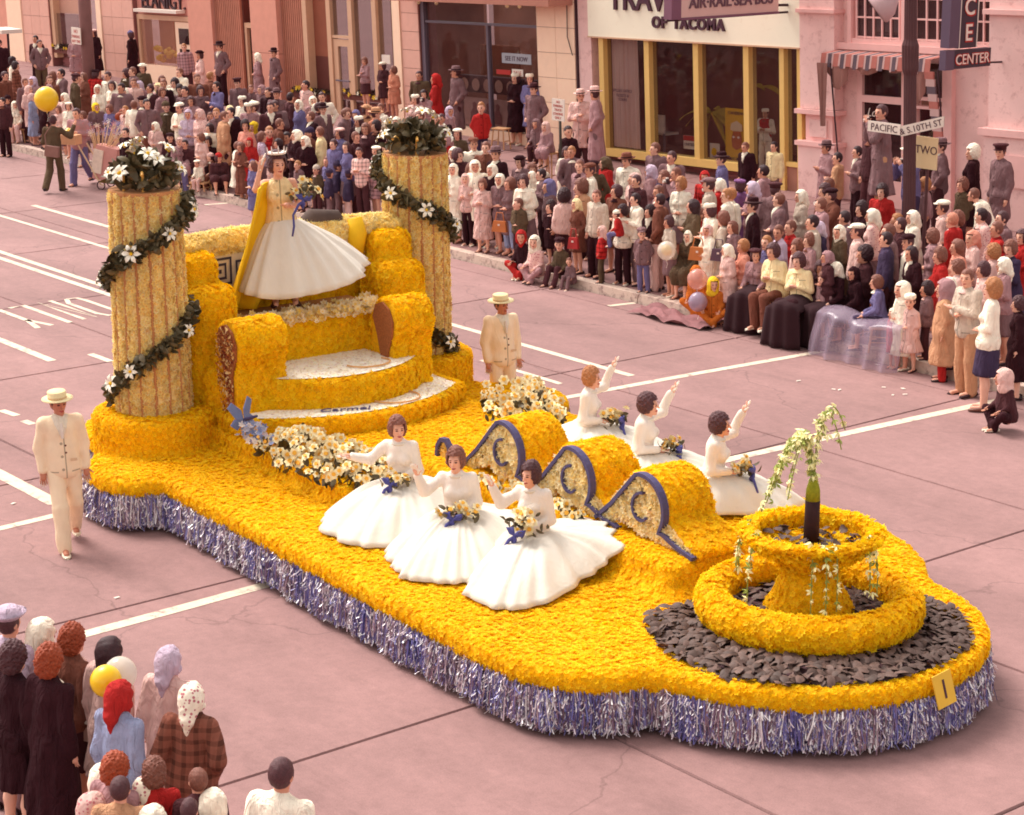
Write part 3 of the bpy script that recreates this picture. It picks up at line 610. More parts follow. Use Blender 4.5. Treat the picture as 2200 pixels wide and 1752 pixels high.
sp = post('sign_post', 'dark green post with small red lettered loading sign by the stools', 'sign', [(-34.2, 29, .14), (-34.3, 29, 2.4)], .03, mat('post_green', S(70, 60, 52), .6, .1, 5))
pb = MB().box(-34.5, -34.08, 28.95, 28.965, 1.93, 2.4).build('plate', m_white, sp)
for k, t in enumerate(('NO', 'PARKING', 'TRUCK', 'LOADING', 'ONLY')): obj('lettering', text_mesh('lettering', t, .075, m_red, .002), pb, loc=(-34.29, 28.947, 2.31 - k * .085), rot=(PI/2, 0, 0))
hl = empty('hanging_lamp'); tag(hl, 'round dark faced hanging street lamp at the top edge by the corner windows', 'lamp')
MB().lathe([(0, .0), (.28, .0), (.3, .04), (.26, .22), (.1, .42), (0, .46)], 24).build('shade', mat('lamp_shade', S(205, 170, 172), .5, .05, 4), hl, smooth=True, loc=(-25.0, 28.5, 4.85), rot=(-.55, .75, 0))
MB().lathe([(0, -.01), (.27, -.01)], 24).build('lens', mat('lamp_lens', S(50, 32, 42), .2, .05, 4), hl, loc=(-25.0, 28.5, 4.85), rot=(-.55, .75, 0))
MB().tube([(-24.85, 28.55, 5.15), (-24.6, 28.1, 6.2), (-23.45, 27.5, 6.6)], .04).build('arm', m_post, hl)
# ---------------------------------------------------------------- the flower float
FL = empty('parade_float', (-12.65, 13.55, 0), math.radians(-3))
tag(FL, 'long parade float covered in yellow blossoms with two cream columns, throne and fountain', 'parade float')
rng = np.random.default_rng(11)
YB = mat('blossom_yellow', None, .75, .0, 20, attr='tint', spec=.2)
CB = mat('blossom_cream', None, .75, .0, 20, attr='tint', spec=.2)
for m_ in (YB, CB):
    n_ = m_.node_tree.nodes; l_ = m_.node_tree.links; b_ = n_['Principled BSDF']; src_ = b_.inputs['Base Color'].links[0].from_socket
    tr_ = n_.new('ShaderNodeBsdfTranslucent'); l_.new(src_, tr_.inputs[0]); mx_ = n_.new('ShaderNodeMixShader'); mx_.inputs[0].default_value = .4
    l_.new(b_.outputs[0], mx_.inputs[1]); l_.new(tr_.outputs[0], mx_.inputs[2]); l_.new(mx_.outputs[0], n_['Material Output'].inputs[0])
m_amber = mat('blossom_bed_amber', S(240, 178, 4, .95), .95, .25, 30, bump=.5, bscale=45)
m_creambed = mat('blossom_bed_cream', S(246, 214, 144), .95, .15, 30, bump=.5, bscale=45)

def solid(name, fn, lo, hi, h, m, parent, smooth=True, link_it=True):
    xs, ys, zs = [np.arange(a - 2*h, b + 3*h, h) for a, b in zip(lo, hi)]
    s = SDF(xs, ys, zs); X, Y, Z = s.grid((slice(None),) * 3)
    s.F = np.broadcast_to(fn(X, Y, Z), s.F.shape).astype(np.float32).copy()
    P, Q = s.net()
    o = obj(name, np_mesh(name, P, Q, m, smooth), parent) if link_it else None
    return o, P, Q
def smin(a, b, k):
    h = np.clip(.5 + .5 * (b - a) / k, 0, 1); return b * (1 - h) + a * h - k * h * (1 - h)
def sbox(X, Y, Z, c, hf, r):
    qx, qy, qz = np.abs(X - c[0]) - hf[0] + r, np.abs(Y - c[1]) - hf[1] + r, np.abs(Z - c[2]) - hf[2] + r
    return np.sqrt(np.maximum(qx, 0)**2 + np.maximum(qy, 0)**2 + np.maximum(qz, 0)**2) + np.minimum(np.maximum(qx, np.maximum(qy, qz)), 0) - r
def scyl(X, Y, Z, c, rad, z0, z1, r):
    a = np.sqrt((X - c[0])**2 + (Y - c[1])**2) - rad + r; b = np.abs(Z - (z0 + z1) / 2) - (z1 - z0) / 2 + r
    return np.sqrt(np.maximum(a, 0)**2 + np.maximum(b, 0)**2) + np.minimum(np.maximum(a, b), 0) - r
def cap2(X, Z, a, b, ra, rb):
    vx, vz = b[0] - a[0], b[1] - a[1]; t = np.clip(((X - a[0]) * vx + (Z - a[1]) * vz) / (vx*vx + vz*vz), 0, 1)
    return np.sqrt((X - a[0] - t*vx)**2 + (Z - a[1] - t*vz)**2) - (ra + (rb - ra) * t)

def sample(P, Q, density, keep=None):
    """random points and normals on a quad mesh"""
    T_ = np.concatenate([Q[:, [0, 1, 2]], Q[:, [0, 2, 3]]]); A, B, C = P[T_[:, 0]], P[T_[:, 1]], P[T_[:, 2]]
    N = np.cross(B - A, C - A); ar = np.linalg.norm(N, axis=1) / 2; n = int(ar.sum() * density)
    i = rng.choice(len(T_), n, p=ar / ar.sum()); u, v = rng.random(n), rng.random(n); f = u + v > 1; u[f], v[f] = 1 - u[f], 1 - v[f]
    p = A[i] + u[:, None] * (B - A)[i] + v[:, None] * (C - A)[i]; nn = N[i] / np.maximum(np.linalg.norm(N[i], axis=1), 1e-9)[:, None]
    if keep is not None: k = keep(p, nn); p, nn = p[k], nn[k]
    return p, nn
def frames(nn, tilt):
    n = nn + rng.normal(0, tilt, nn.shape); n /= np.linalg.norm(n, axis=1)[:, None]
    r = rng.normal(0, 1, n.shape); a = np.cross(n, r); a /= np.maximum(np.linalg.norm(a, axis=1), 1e-9)[:, None]; return n, a, np.cross(n, a)
def blossoms(name, p, nn, size, m, parent, cols, tilt=.35, lift=.012, petals=6, cup=.35, dark=None):
    """many small rosettes joined into one cover: nobody could count them"""
    n = len(p); N, A, B = frames(nn, tilt); s = size * rng.uniform(.75, 1.3, n)[:, None]
    p = p + nn * rng.uniform(-.3, 1.2, n)[:, None] * lift
    V = [p - N * s * .15]; k2 = petals * 2
    for k in range(k2):
        a = k * 2 * PI / k2; r = 1.0 if k % 2 == 0 else .62
        V.append(p + (A * math.cos(a) + B * math.sin(a)) * s * r + N * s * (cup if k % 2 == 0 else cup * .35))
    V = np.stack(V, 1); m_ = k2 + 1
    F = []
    base = (np.arange(n) * m_)[:, None]
    for k in range(0, k2, 2):
        F.append(np.concatenate([base, base + 1 + (k - 1) % k2, base + 1 + k, base + 1 + (k + 1) % k2], 1))
    F = np.concatenate(F)
    c = np.array([S(*q, k=1.0)[:3] for q in cols]); ci = c[rng.integers(0, len(c), n)] * rng.uniform(.9, 1.08, n)[:, None]
    pt_ = np.sin(p[:, 0]*2.3 + 1.7*np.sin(p[:, 1]*1.9)) * np.sin(p[:, 1]*2.9 + p[:, 2]*3) ; ci = ci * (1 + .05 * pt_)[:, None]; wl = rng.random(n) < .035; ci[wl] *= np.array([.72, .58, .6])
    C = np.repeat(ci[:, None, :], m_, 1)
    if dark is not None: C[:, 0, :] = np.array(S(*dark, k=1.0)[:3])
    C = np.concatenate([C, np.ones((n, m_, 1))], 2)
    o = obj(name, np_mesh(name, V.reshape(-1, 3), F, m, False, {'tint': ('FLOAT_COLOR', C.reshape(-1, 4))}), parent); tag(o, kind='stuff'); return o
YEL = [(255, 216, 14), (255, 220, 24), (255, 213, 8), (255, 224, 44), (254, 206, 4)]
CRM = [(255, 232, 150), (255, 226, 138), (252, 220, 130), (255, 238, 170)]
WHT = [(255, 248, 226), (255, 244, 212), (255, 250, 235)]
def yellow(P, Q, parent, keep=None, dens=760, size=.033): 
    p, nn = sample(P, Q, dens, keep); return blossoms('blossom_cover', p, nn, size, YB, parent, YEL, dark=(248, 188, 2), tilt=.2, cup=.25)

# --- deck outline
half = [(1.87 * math.cos(a), -1.87 * math.sin(a)) for a in np.radians(np.arange(0, 73, 6))]
assert len(half) == 13
half += [(.4, -1.86), (.28, -1.95), (.22, -2.2), (.02, -2.48), (-.2, -2.64), (-.5, -2.77), (-1.0, -2.82), (-3, -2.82), (-5, -2.81), (-7.35, -2.8), (-7.45, -2.9), (-7.5, -3.1), (-7.65, -3.25), (-8.0, -3.35), (-8.4, -3.3), (-8.75, -3.1), (-8.9, -2.85), (-9.05, -2.72), (-9.5, -2.74), (-10.0, -2.65), (-10.35, -2.4), (-10.45, -2.0)]
far = [(1.87 * math.cos(a), 1.87 * math.sin(a)) for a in np.radians(np.arange(6, 64, 6))] + [(.5, 1.8), (.2, 1.82), (-.1, 2.0), (-.35, 2.25), (-.8, 2.5), (-1.3, 2.65), (-3, 2.75), (-5, 2.78)] + [(x, -y) for x, y in half[22:]]
OUT = half + list(reversed(far))
def d_out(X, Y):
    X, Y = np.broadcast_arrays(X, Y); d = np.full(X.shape, 1e9); ins = np.zeros(X.shape, bool); n = len(OUT)
    for i in range(n):
        ax, ay = OUT[i]; bx, by = OUT[(i + 1) % n]; ex, ey = bx - ax, by - ay; wx, wy = X - ax, Y - ay
        t = np.clip((wx*ex + wy*ey) / (ex*ex + ey*ey), 0, 1); d = np.minimum(d, (wx - ex*t)**2 + (wy - ey*t)**2)
        c = (ay <= Y) != (by <= Y); ins ^= c & (X < ax + (Y - ay) / (ey if ey else 1e-9) * ex)
    return np.where(ins, -1, 1) * np.sqrt(d)
def f_deck(X, Y, Z):
    d2 = d_out(X[:, :, 0], Y[:, :, 0])[:, :, None]; r = .09
    a = d2 + r; b = np.abs(Z - .495) - .125 + r
    d = np.sqrt(np.maximum(a, 0)**2 + np.maximum(b, 0)**2) + np.minimum(np.maximum(a, b), 0) - r
    d = smin(d, sbox(X, Y, Z, (-3.15, 0, .7), (2.2, .62, .26), .1), .34)
    d = smin(d, sbox(X, Y, Z, (-7.0, 0, .6), (1.75, 1.68, .24), .06), .1)
    for c_ in ((-8.85, -2.17), (-9.5, 2.08)): d = smin(d, scyl(X, Y, Z, c_, .74, .3, 1.06, .07), .04)
    return d
LR = 1.66
deck, P, Q = solid('deck', f_deck, (-10.6, -3.5, .3), (2.0, 3.5, 1.1), .055, m_amber, FL)
yellow(P, Q, deck, keep=lambda p, n: ~((np.hypot(p[:, 0], p[:, 1]) < 1.74) & (p[:, 2] > .58) & (p[:, 2] < .66) & (p[:, 0] > -.75) & (np.hypot(p[:, 0] - .3, p[:, 1] + .1) < 1.47 + .1 * np.cos(np.arctan2(p[:, 1] + .1, p[:, 0] - .3))) & (np.hypot(p[:, 0], p[:, 1]) < 1.75)) & (p[:, 2] > .38) & ~((p[:, 0] < -7.2) & (np.abs(p[:, 1]) < 1.2)), dens=1150, size=.026)
# --- tinsel fringe
m_tin = mat('tinsel', None, .32, 0, 1, metal=.15, attr='tint', spec=.6)
m_fback = mat('fringe_backing', S(112, 96, 136), .8, .2, 10)
pts = np.array(OUT + [OUT[0]]); seg = np.linalg.norm(np.diff(pts, axis=0), axis=1); cum = np.concatenate([[0], np.cumsum(seg)]); LEN = cum[-1]
def along(s):
    s = s % LEN; i = np.clip(np.searchsorted(cum, s, side='right') - 1, 0, len(seg) - 1); t = (s - cum[i]) / seg[i]; d = (pts[i+1] - pts[i]) / seg[i][:, None]
    return pts[i] + (pts[i+1] - pts[i]) * t[:, None], d, np.stack([d[:, 1], -d[:, 0]], 1)
fr = empty('tinsel_skirt'); fr.parent = FL
V = []; F = []; n = 420
p_, d_, o_ = along(np.linspace(0, LEN, n, endpoint=False)); sgn = 1 if d_out(np.array([[p_[50, 0] + .05 * o_[50, 0]]]), np.array([[p_[50, 1] + .05 * o_[50, 1]]]))[0, 0] > 0 else -1
V = np.concatenate([np.column_stack([p_ - o_ * sgn * .06, np.full(n, .44)]), np.column_stack([p_ - o_ * sgn * .05, np.full(n, .07)])]); i = np.arange(n); F = np.stack([i, (i + 1) % n, n + (i + 1) % n, n + i], 1)
obj('backing', np_mesh('backing', V, F, m_fback), fr)
n = 78000; s = rng.random(n) * LEN; p_, d_, o_ = along(s); o_ = o_ * sgn
wave = np.sin(s * 9.0) * .5 + np.sin(s * 23 + 1) * .3 + np.sin(s * 3.7) * .4
off = (.0 + .035 * wave + rng.uniform(-.03, .03, n))[:, None]; zt = .43 + rng.normal(0, .02, n); ln = rng.uniform(.26, .36, n) + .02 * wave
low = rng.random(n) < .8; zt = np.where(low, zt - rng.uniform(.0, .33, n), zt); ln = np.where(low, rng.uniform(.025, .08, n), ln); zb = np.maximum(zt - ln, .012 + rng.random(n) * .045)
w = rng.uniform(.003, .0075, n)[:, None]; sway = rng.normal(0, .03, n)[:, None]; yaw = rng.normal(0, .9, n)[:, None]
dd = d_ * np.cos(yaw) + o_ * np.sin(yaw)
top = p_ + o_ * off; mid = top + o_ * .02 + d_ * sway * .4; bot = top + d_ * sway + o_ * rng.normal(.015, .02, n)[:, None]
def lay(q, z): return [np.column_stack([q - dd * w, z]), np.column_stack([q + dd * w, z])]
V = np.stack(lay(top, zt) + lay(mid, (zt + zb) / 2) + lay(bot, zb), 1); b = (np.arange(n) * 6)[:, None]
F = np.concatenate([np.concatenate([b, b+1, b+3, b+2], 1), np.concatenate([b+2, b+3, b+5, b+4], 1)])
pal = np.array([S(*c)[:3] for c in ((128, 122, 184), (110, 106, 174), (144, 138, 196), (250, 240, 244), (232, 212, 220), (124, 98, 128), (254, 250, 250), (158, 124, 138))])  # near-white entries put the tinsel's glints into the strip colour
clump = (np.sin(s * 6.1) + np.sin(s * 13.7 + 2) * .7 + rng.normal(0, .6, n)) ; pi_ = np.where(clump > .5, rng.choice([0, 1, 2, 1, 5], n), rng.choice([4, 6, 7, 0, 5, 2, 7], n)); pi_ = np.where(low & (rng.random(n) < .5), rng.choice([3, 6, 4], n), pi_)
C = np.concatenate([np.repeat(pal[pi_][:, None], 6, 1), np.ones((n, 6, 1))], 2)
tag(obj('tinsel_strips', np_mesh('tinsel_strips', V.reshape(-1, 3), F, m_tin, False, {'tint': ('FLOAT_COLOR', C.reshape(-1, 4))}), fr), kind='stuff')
tag(MB().box(-9.6, -1.0, -2.2, 2.2, .12, .4).build('chassis', m_darker, FL))

# --- leaf bed and fountain
leafm = mat('galax_leaf', S(100, 76, 68), .65, .35, 22, rand=.4, spec=.35)
def leaf_mesh(name, L_, W_, curl, m):
    V = []; F = []; nn_ = 5
    for i in range(nn_):
        t = i / (nn_ - 1); w_ = W_ * math.sin(PI * (t * .86 + .07)) ** .8; z = curl * (t - .5) ** 2 - curl * .25
        V += [(L_ * (t - .5), -w_, z - .25 * w_), (L_ * (t - .5), 0, z + .06 * w_), (L_ * (t - .5), w_, z - .25 * w_)]
    for i in range(nn_ - 1): F += [(3*i + j, 3*i + 3 + j, 3*i + 4 + j, 3*i + 1 + j) for j in (0, 1)]
    return np_mesh(name, V, F, m)
leaves = [leaf_mesh('leaf', .125, .04, -.07, leafm), leaf_mesh('leaf', .11, .044, .08, leafm)]
FC = (.22, .06); LC = (.3, -.1); LRF = lambda a: 1.5 + .1 * math.cos(a)
bp_ = [(LC[0] + (LRF(a) - .15) * math.cos(a), LC[1] + (LRF(a) - .15) * math.sin(a), .634) for a in np.linspace(-2.6, 2.2, 41)]
bed = MB().add(bp_, [tuple(range(41))]).build('leaf_bed', mat('leaf_bed_dark', S(74, 46, 52), .9, .2, 10), FL)
cand = []
for ring in range(17):
    r = .72 + ring * .054
    for k in range(int(2 * PI * r / .068)):
        a = k * .068 / r + rng.random() * .05; lx, ly = LC[0] + r * math.cos(a), LC[1] + r * math.sin(a)
        if (math.hypot(lx - FC[0], ly - FC[1]) < .93) or r > LRF(a) or lx < -.75 or math.hypot(lx, ly) > 1.76: continue
        cand.append((lx, ly, .648 + rng.random() * .03, a))
for k in range(330):
    r = .8 * math.sqrt(rng.random()); a = rng.random() * 2 * PI
    if r > .38: cand.append((FC[0] + r * math.cos(a), FC[1] + r * math.sin(a), .74 + rng.random() * .03, a))
for k in range(60):
    r = .45 * math.sqrt(rng.random()); a = rng.random() * 2 * PI; cand.append((FC[0] + r * math.cos(a), FC[1] + r * math.sin(a), 1.41 + rng.random() * .02, a))
cand.sort(key=lambda q: (q[1] - .8 * q[0]))
restV = []; restF = []
for i, (x, y, z, a) in enumerate(cand):
    rot = (rng.normal(0, .3), rng.normal(.15, .25), a + rng.normal(0, .8)); me = leaves[i % 2]
    if i < 295: obj('leaf', me, bed, loc=(x, y, z), rot=rot, scale=float(rng.uniform(.85, 1.15)))
    else:
        M = Matrix.LocRotScale(Vector((x, y, z)), Matrix.Rotation(rot[2], 3, 'Z').to_quaternion() @ Matrix.Rotation(rot[1], 3, 'Y').to_quaternion() @ Matrix.Rotation(rot[0], 3, 'X').to_quaternion(), None)
        b0 = len(restV); restV += [tuple(M @ v.co) for v in me.vertices]; restF += [tuple(b0 + q for q in f.vertices) for f in me.polygons]
tag(obj('leaf_litter', np_mesh('leaf_litter', restV, restF, leafm), bed), kind='stuff')
cand_ = 0
ft = empty('fountain', (FC[0], FC[1], 0)); ft.parent = FL
_, P, Q = solid('lower_basin', lambda X, Y, Z: np.sqrt((np.sqrt(X*X + Y*Y) - .9)**2 + ((Z - .8) * .92)**2) - .16, (-1.2, -1.2, .6), (1.2, 1.2, 1.0), .04, m_amber, ft)
o = [c for c in ft.children][-1]; yellow(P, Q, o, dens=1000, size=.036)
MB().lathe([(.85, .62), (.85, .73), (0, .735)], 40).build('basin_water_bed', MATS['leaf_bed_dark'], ft)
def f_ped(X, Y, Z):
    r = np.sqrt(X*X + Y*Y); pr = np.interp(Z, [.7, .76, .9, 1.05, 1.15, 1.25, 1.36, 1.5, 1.56], [.42, .41, .33, .27, .27, .33, .54, .67, .65]); d = (r - pr) * .8
    d = np.maximum(d, np.abs(Z - 1.1) - .42); return np.maximum(d, -(np.maximum(r - .51, 1.36 - Z)))
_, P, Q = solid('pedestal_bowl', f_ped, (-.7, -.7, .66), (.7, .7, 1.6), .035, m_amber, ft); o = [c for c in ft.children][-1]; yellow(P, Q, o, dens=1250, size=.027)
p, nn = sample(P, Q, 500, lambda p, n: p[:, 2] > 1.3); blossoms('rim_blossoms', p, nn, .034, YB, o, YEL, lift=.02)
MB().tube([(0, 0, 1.4), (0, 0, 1.62), (.0, 0, 1.8)], [.075, .07, .07], 14).build('stem', mat('stem_black', S(58, 30, 32), .8, .2, 20), ft, smooth=True)
MB().tube([(0, 0, 1.8), (0, 0, 1.9), (0, 0, 2.0)], [.07, .065, .04], 14).build('stem_top', mat('stem_green', S(150, 150, 30), .8, .25, 30), ft, smooth=True)
# sprays: wires strung with little pale bells
m_bell = mat('bell_flower', S(250, 244, 180, 1), .6, .08, 20); m_wire = mat('spray_wire', S(150, 156, 70), .7, .1, 20)
bell = MB()
for k in range(5):
    a = k * 2 * PI / 5; bell.add([(0, 0, .012), (.018*math.cos(a-.5), .018*math.sin(a-.5), 0), (.03*math.cos(a), .03*math.sin(a), -.018), (.018*math.cos(a+.5), .018*math.sin(a+.5), 0)], [(0, 1, 2, 3)])
bell = bell.mesh('bell_flower', m_bell); bellg = bell.copy(); bellg.materials.clear(); bellg.materials.append(mat('bell_leaf', S(160, 172, 80), .7, .1, 20))
def spray(p0, pm, p1, n):
    q = [tuple((1-t)**2 * Vector(p0) + 2*t*(1-t) * Vector(pm) + t*t * Vector(p1)) for t in np.linspace(0, 1, 12)]
    w_ = MB().tube(q, .006, 5).build('spray', m_wire, ft)
    for k in range(n):
        t = (k + .5) / n; c = (1-t)**2 * Vector(p0) + 2*t*(1-t) * Vector(pm) + t*t * Vector(p1)
        obj('bell_flower', bellg if k % 3 == 1 else bell, w_, loc=c + Vector(rng.normal(0, .018, 3)), rot=(rng.normal(0, .6), rng.normal(0, .6), rng.random() * 6), scale=float(rng.uniform(1.0, 1.9)))
for dx, dy, z1, hz_, n in ((-.42, -.25, 1.62, 2.62, 34), (-.3, -.3, 1.75, 2.55, 32), (-.38, -.18, 1.8, 2.5, 30), (-.22, -.28, 1.95, 2.48, 26), (.08, .05, 2.4, 2.6, 16), (-.36, -.1, 1.9, 2.6, 20), (-.12, -.22, 1.9, 2.55, 22), (-.02, -.3, 1.85, 2.6, 22), (.18, .16, 2.3, 2.75, 14), (.1, .28, 2.45, 2.75, 12)):
    spray((0, 0, 1.95), (dx * .25, dy * .25, hz_ + .35), (dx, dy, z1), n)
for k, (a, l) in enumerate(((-2.55, .5), (-2.3, .42), (-1.75, .62), (-.75, .72), (-.55, .6), (-.4, .55), (.15, .45), (.35, .5))):
    r = .63; spray((r * .9 * math.cos(a), r * .9 * math.sin(a), 1.55), (r * 1.1 * math.cos(a), r * 1.1 * math.sin(a), 1.5), (r * 1.08 * math.cos(a), r * 1.08 * math.sin(a), 1.5 - l), 12)
# small card on the front rim
cd = MB().box(-.012, 0, -.12, .12, -.15, .15).build('number_card', mat('card_yellow', S(250, 200, 70), .6, .04, 5), FL, loc=(1.93, .07, .5), rot=(.1, -.25, .03))
MB().box(.0, .005, -.012, .012, -.08, .09).build('number_stroke', m_plum, cd)

# --- wave scrolls
m_blue = mat('slate_ribbon', S(86, 78, 116), .8, .1, 20, bump=.3, bscale=60)
def band(path, w, y0, y1, parent, name):
    n = len(path); V = []
    for i in range(n):
        a, b = path[max(i-1, 0)], path[min(i+1, n-1)]; tx, tz = b[0] - a[0], b[2] - a[2]; l_ = math.hypot(tx, tz) or 1; nx, nz_ = -tz / l_ * w, tx / l_ * w; x, z = path[i][0], path[i][2]
        V += [(x - nx, y0, z - nz_), (x + nx, y0, z + nz_), (x + nx, y1, z + nz_), (x - nx, y1, z - nz_)]
    F = [(4*i + j, 4*i + (j+1) % 4, 4*i + 4 + (j+1) % 4, 4*i + 4 + j) for i in range(n - 1) for j in range(4)] + [(3, 2, 1, 0), (4*n-4, 4*n-3, 4*n-2, 4*n-1)]
    return MB().add(V, F).build(name, m_blue, parent)
for k, cx in enumerate((-4.2, -2.98, -1.82)):
    wv = empty('wave_scroll', (cx, 0, 0)); wv.parent = FL
    prof = lambda X, Z: smin(smin(np.sqrt((X - .08)**2 + (Z - 1.3)**2) - .33, cap2(X, Z, (-.62, .98), (-.02, 1.36), .06, .25), .1), cap2(X, Z, (.28, 1.12), (.82, .98), .16, .05), .1)
    def f_w(X, Y, Z): a = prof(X, Z); return np.maximum(a, np.abs(Y) - .3 + .02 * np.cos(X * 3)) 
    o, P, Q = solid('wave_body', f_w, (-.8, -.35, .85), (1.0, .35, 1.75), .04, m_amber, wv); yellow(P, Q, o, keep=lambda p, n: n[:, 1] > -.75, dens=900, size=.034)
    solid('scroll_plate', lambda X, Y, Z: np.maximum(prof(X, Z) + .03, np.abs(Y + .295) - .02), (-.8, -.34, .85), (1.0, -.25, 1.75), .025, m_creambed, wv, False)
    # scroll face towards the near side: cream heads edged in slate ribbon
    g = rng.uniform((-.75, .9), (.9, 1.7), (9000, 2)); dv = prof(g[:, 0], g[:, 1]); g = g[(dv < -.045)]; g = g[:480]
    pp = np.column_stack([g[:, 0], np.full(len(g), -.315), g[:, 1]]); blossoms('scroll_face', pp, np.tile([0., -1., 0.], (len(pp), 1)), .046, CB, wv, [(255, 246, 206), (255, 242, 192), (255, 250, 220), (255, 236, 172)], tilt=.3, lift=.02, cup=.4, dark=(252, 210, 120))
    th = np.linspace(2.9, -1.35, 26); arc = [(-.66, -.33, 1.0), (-.4, -.33, 1.22)] + [(.08 + .33 * math.cos(t), -.335, 1.3 + .33 * math.sin(t)) for t in th[6:22]] + [(.4, -.335, 1.1), (.62, -.33, 1.02), (.86, -.33, .97)]
    band(arc, .02, -.375, -.3, wv, 'ribbon_edge')
    sp_ = [(.1 + (.2 - .035 * t) * math.cos(2.6 - t * 1.15), -.335, 1.28 + (.2 - .035 * t) * math.sin(2.6 - t * 1.15)) for t in np.linspace(-1.1, 3.2, 16)]
    sp_ = [(.08 + (.17 - .02 * t) * math.cos(1.9 + t), -.34, 1.27 + (.17 - .02 * t) * math.sin(1.9 + t)) for t in np.linspace(-.4, 3.6, 16)]
    band(sp_, .014, -.375, -.31, wv, 'ribbon_spiral')
s0 = band([(-5.42, 0, .95), (-5.4, 0, 1.08), (-5.33, 0, 1.16), (-5.24, 0, 1.17), (-5.17, 0, 1.1), (-5.16, 0, 1.0)], .025, -.36, -.3, FL, 'ribbon_curl')
pp = np.column_stack([rng.normal(-5.3, .06, 26), np.full(26, -.3), rng.normal(1.03, .06, 26)]); blossoms('curl_face', pp, np.tile([0., -1., 0.], (26, 1)), .045, CB, s0, CRM, tilt=.3, cup=.5)

# --- throne, steps and arms
th_ = empty('throne'); th_.parent = FL
def f_thr(X, Y, Z):
    A = np.abs(Y); d = sbox(X, Y, Z, (-9.12, 0, 1.2), (.5, 1.0, .77), .06)
    d = smin(d, sbox(X, A, Z, (-8.85, 1.2, 1.1), (.5, .42, .5), .22), .05)
    d = smin(d, sbox(X, A, Z, (-9.0, 1.38, 1.6), (.36, .34, .88), .2), .05)
    d = smin(d, sbox(X, A, Z, (-9.2, 1.42, 2.0), (.27, .27, .84), .16), .05)
    return smin(d, sbox(X, Y, Z, (-9.55, 0, 1.8), (.18, 1.3, .5), .05), .04)
o, P, Q = solid('throne_base', f_thr, (-9.9, -1.85, .4), (-7.9, 1.85, 2.95), .05, m_amber, th_); yellow(P, Q, o, keep=lambda p, n: ~((n[:, 2] > .8) & (np.abs(p[:, 1]) < .93) & (p[:, 0] > -9.5) & (p[:, 2] < 2.1)), dens=800, size=.034)
for nm, cx, R_, z0, z1 in (('lower_step', -9.4, 2.36, .9, 1.05), ('upper_step', -9.0, 1.55, 1.0, 1.42)):
    fz = lambda X, Y, Z: np.maximum(np.maximum(scyl(X, Y, Z, (cx, 0), R_, z0 - .1, z1, .06), np.abs(Y) - (1.6 if R_ > 2 else 1.3)), -9.0 - X)
    o, P, Q = solid(nm, fz, (-9.0, -1.7, .7), (-6.95, 1.7, 1.6), .045, m_amber, th_)
    lim = R_ - (.1 if R_ > 2 else .07)
    yellow(P, Q, o, keep=lambda p, n: (np.hypot(p[:, 0] - cx, p[:, 1]) > lim) | ((n[:, 2] < .7)) | (np.abs(p[:, 1]) > (1.44 if R_ > 2 else 1.2)), dens=900, size=.036)
    an = [a for a in np.linspace(-1.2, 1.2, 49) if abs(lim * math.sin(a)) < (1.47 if R_ > 2 else 1.22)]
    V = [(cx + lim * math.cos(a), lim * math.sin(a), z1 + .016) for a in an]; V = V + [(-8.7, V[-1][1], z1 + .016), (-8.7, V[0][1], z1 + .016)]
    tp_ = MB().add(V, [tuple(range(len(V)))]).build('white_top', mat('white_petal_mosaic', S(255, 248, 232, 1), .8, .04, 25, var2=.06, scale2=9, bump=.2, bscale=60), o)
    gp_ = rng.uniform((-8.8, -1.5), (-6.95, 1.5), (6200, 2)); gp_ = gp_[(np.hypot(gp_[:, 0] - cx, gp_[:, 1]) < lim - .02) & (np.abs(gp_[:, 1]) < (1.47 if R_ > 2 else 1.22))]
    blossoms('white_petals', np.column_stack([gp_, np.full(len(gp_), z1 + .016)]), np.tile([0., 0., 1.], (len(gp_), 1)), .017, CB, o, WHT + [(250, 232, 206), (244, 222, 214)], tilt=.15, lift=.006, cup=.1, petals=3)
    ln = [(cx + lim - (.35 if R_ > 2 else .42) + .3 * math.cos(t), .42 + .32 * math.sin(t), z1 + .034) for t in np.linspace(-2.2, 2.2, 22)] if R_ > 2 else [(cx + lim - .4 + .24 * math.cos(t), .3 + .3 * math.sin(t), z1 + .034) for t in np.linspace(-1.5, 2.0, 18)]
    MB().tube(ln, .012, 5).build('drawn_ring', mat('ochre_line', S(226, 168, 110), .8, .1, 10), o)
    if R_ > 2: obj('lettering', text_mesh('lettering', 'Carmel', .21, m_blue, .004, shear=.25), o, loc=(-7.28, -.42, z1 + .034), rot=(0, 0, 1.2))
m_nut = mat('seed_face', S(176, 104, 60), .7, .35, 45, bump=.8, bscale=70)
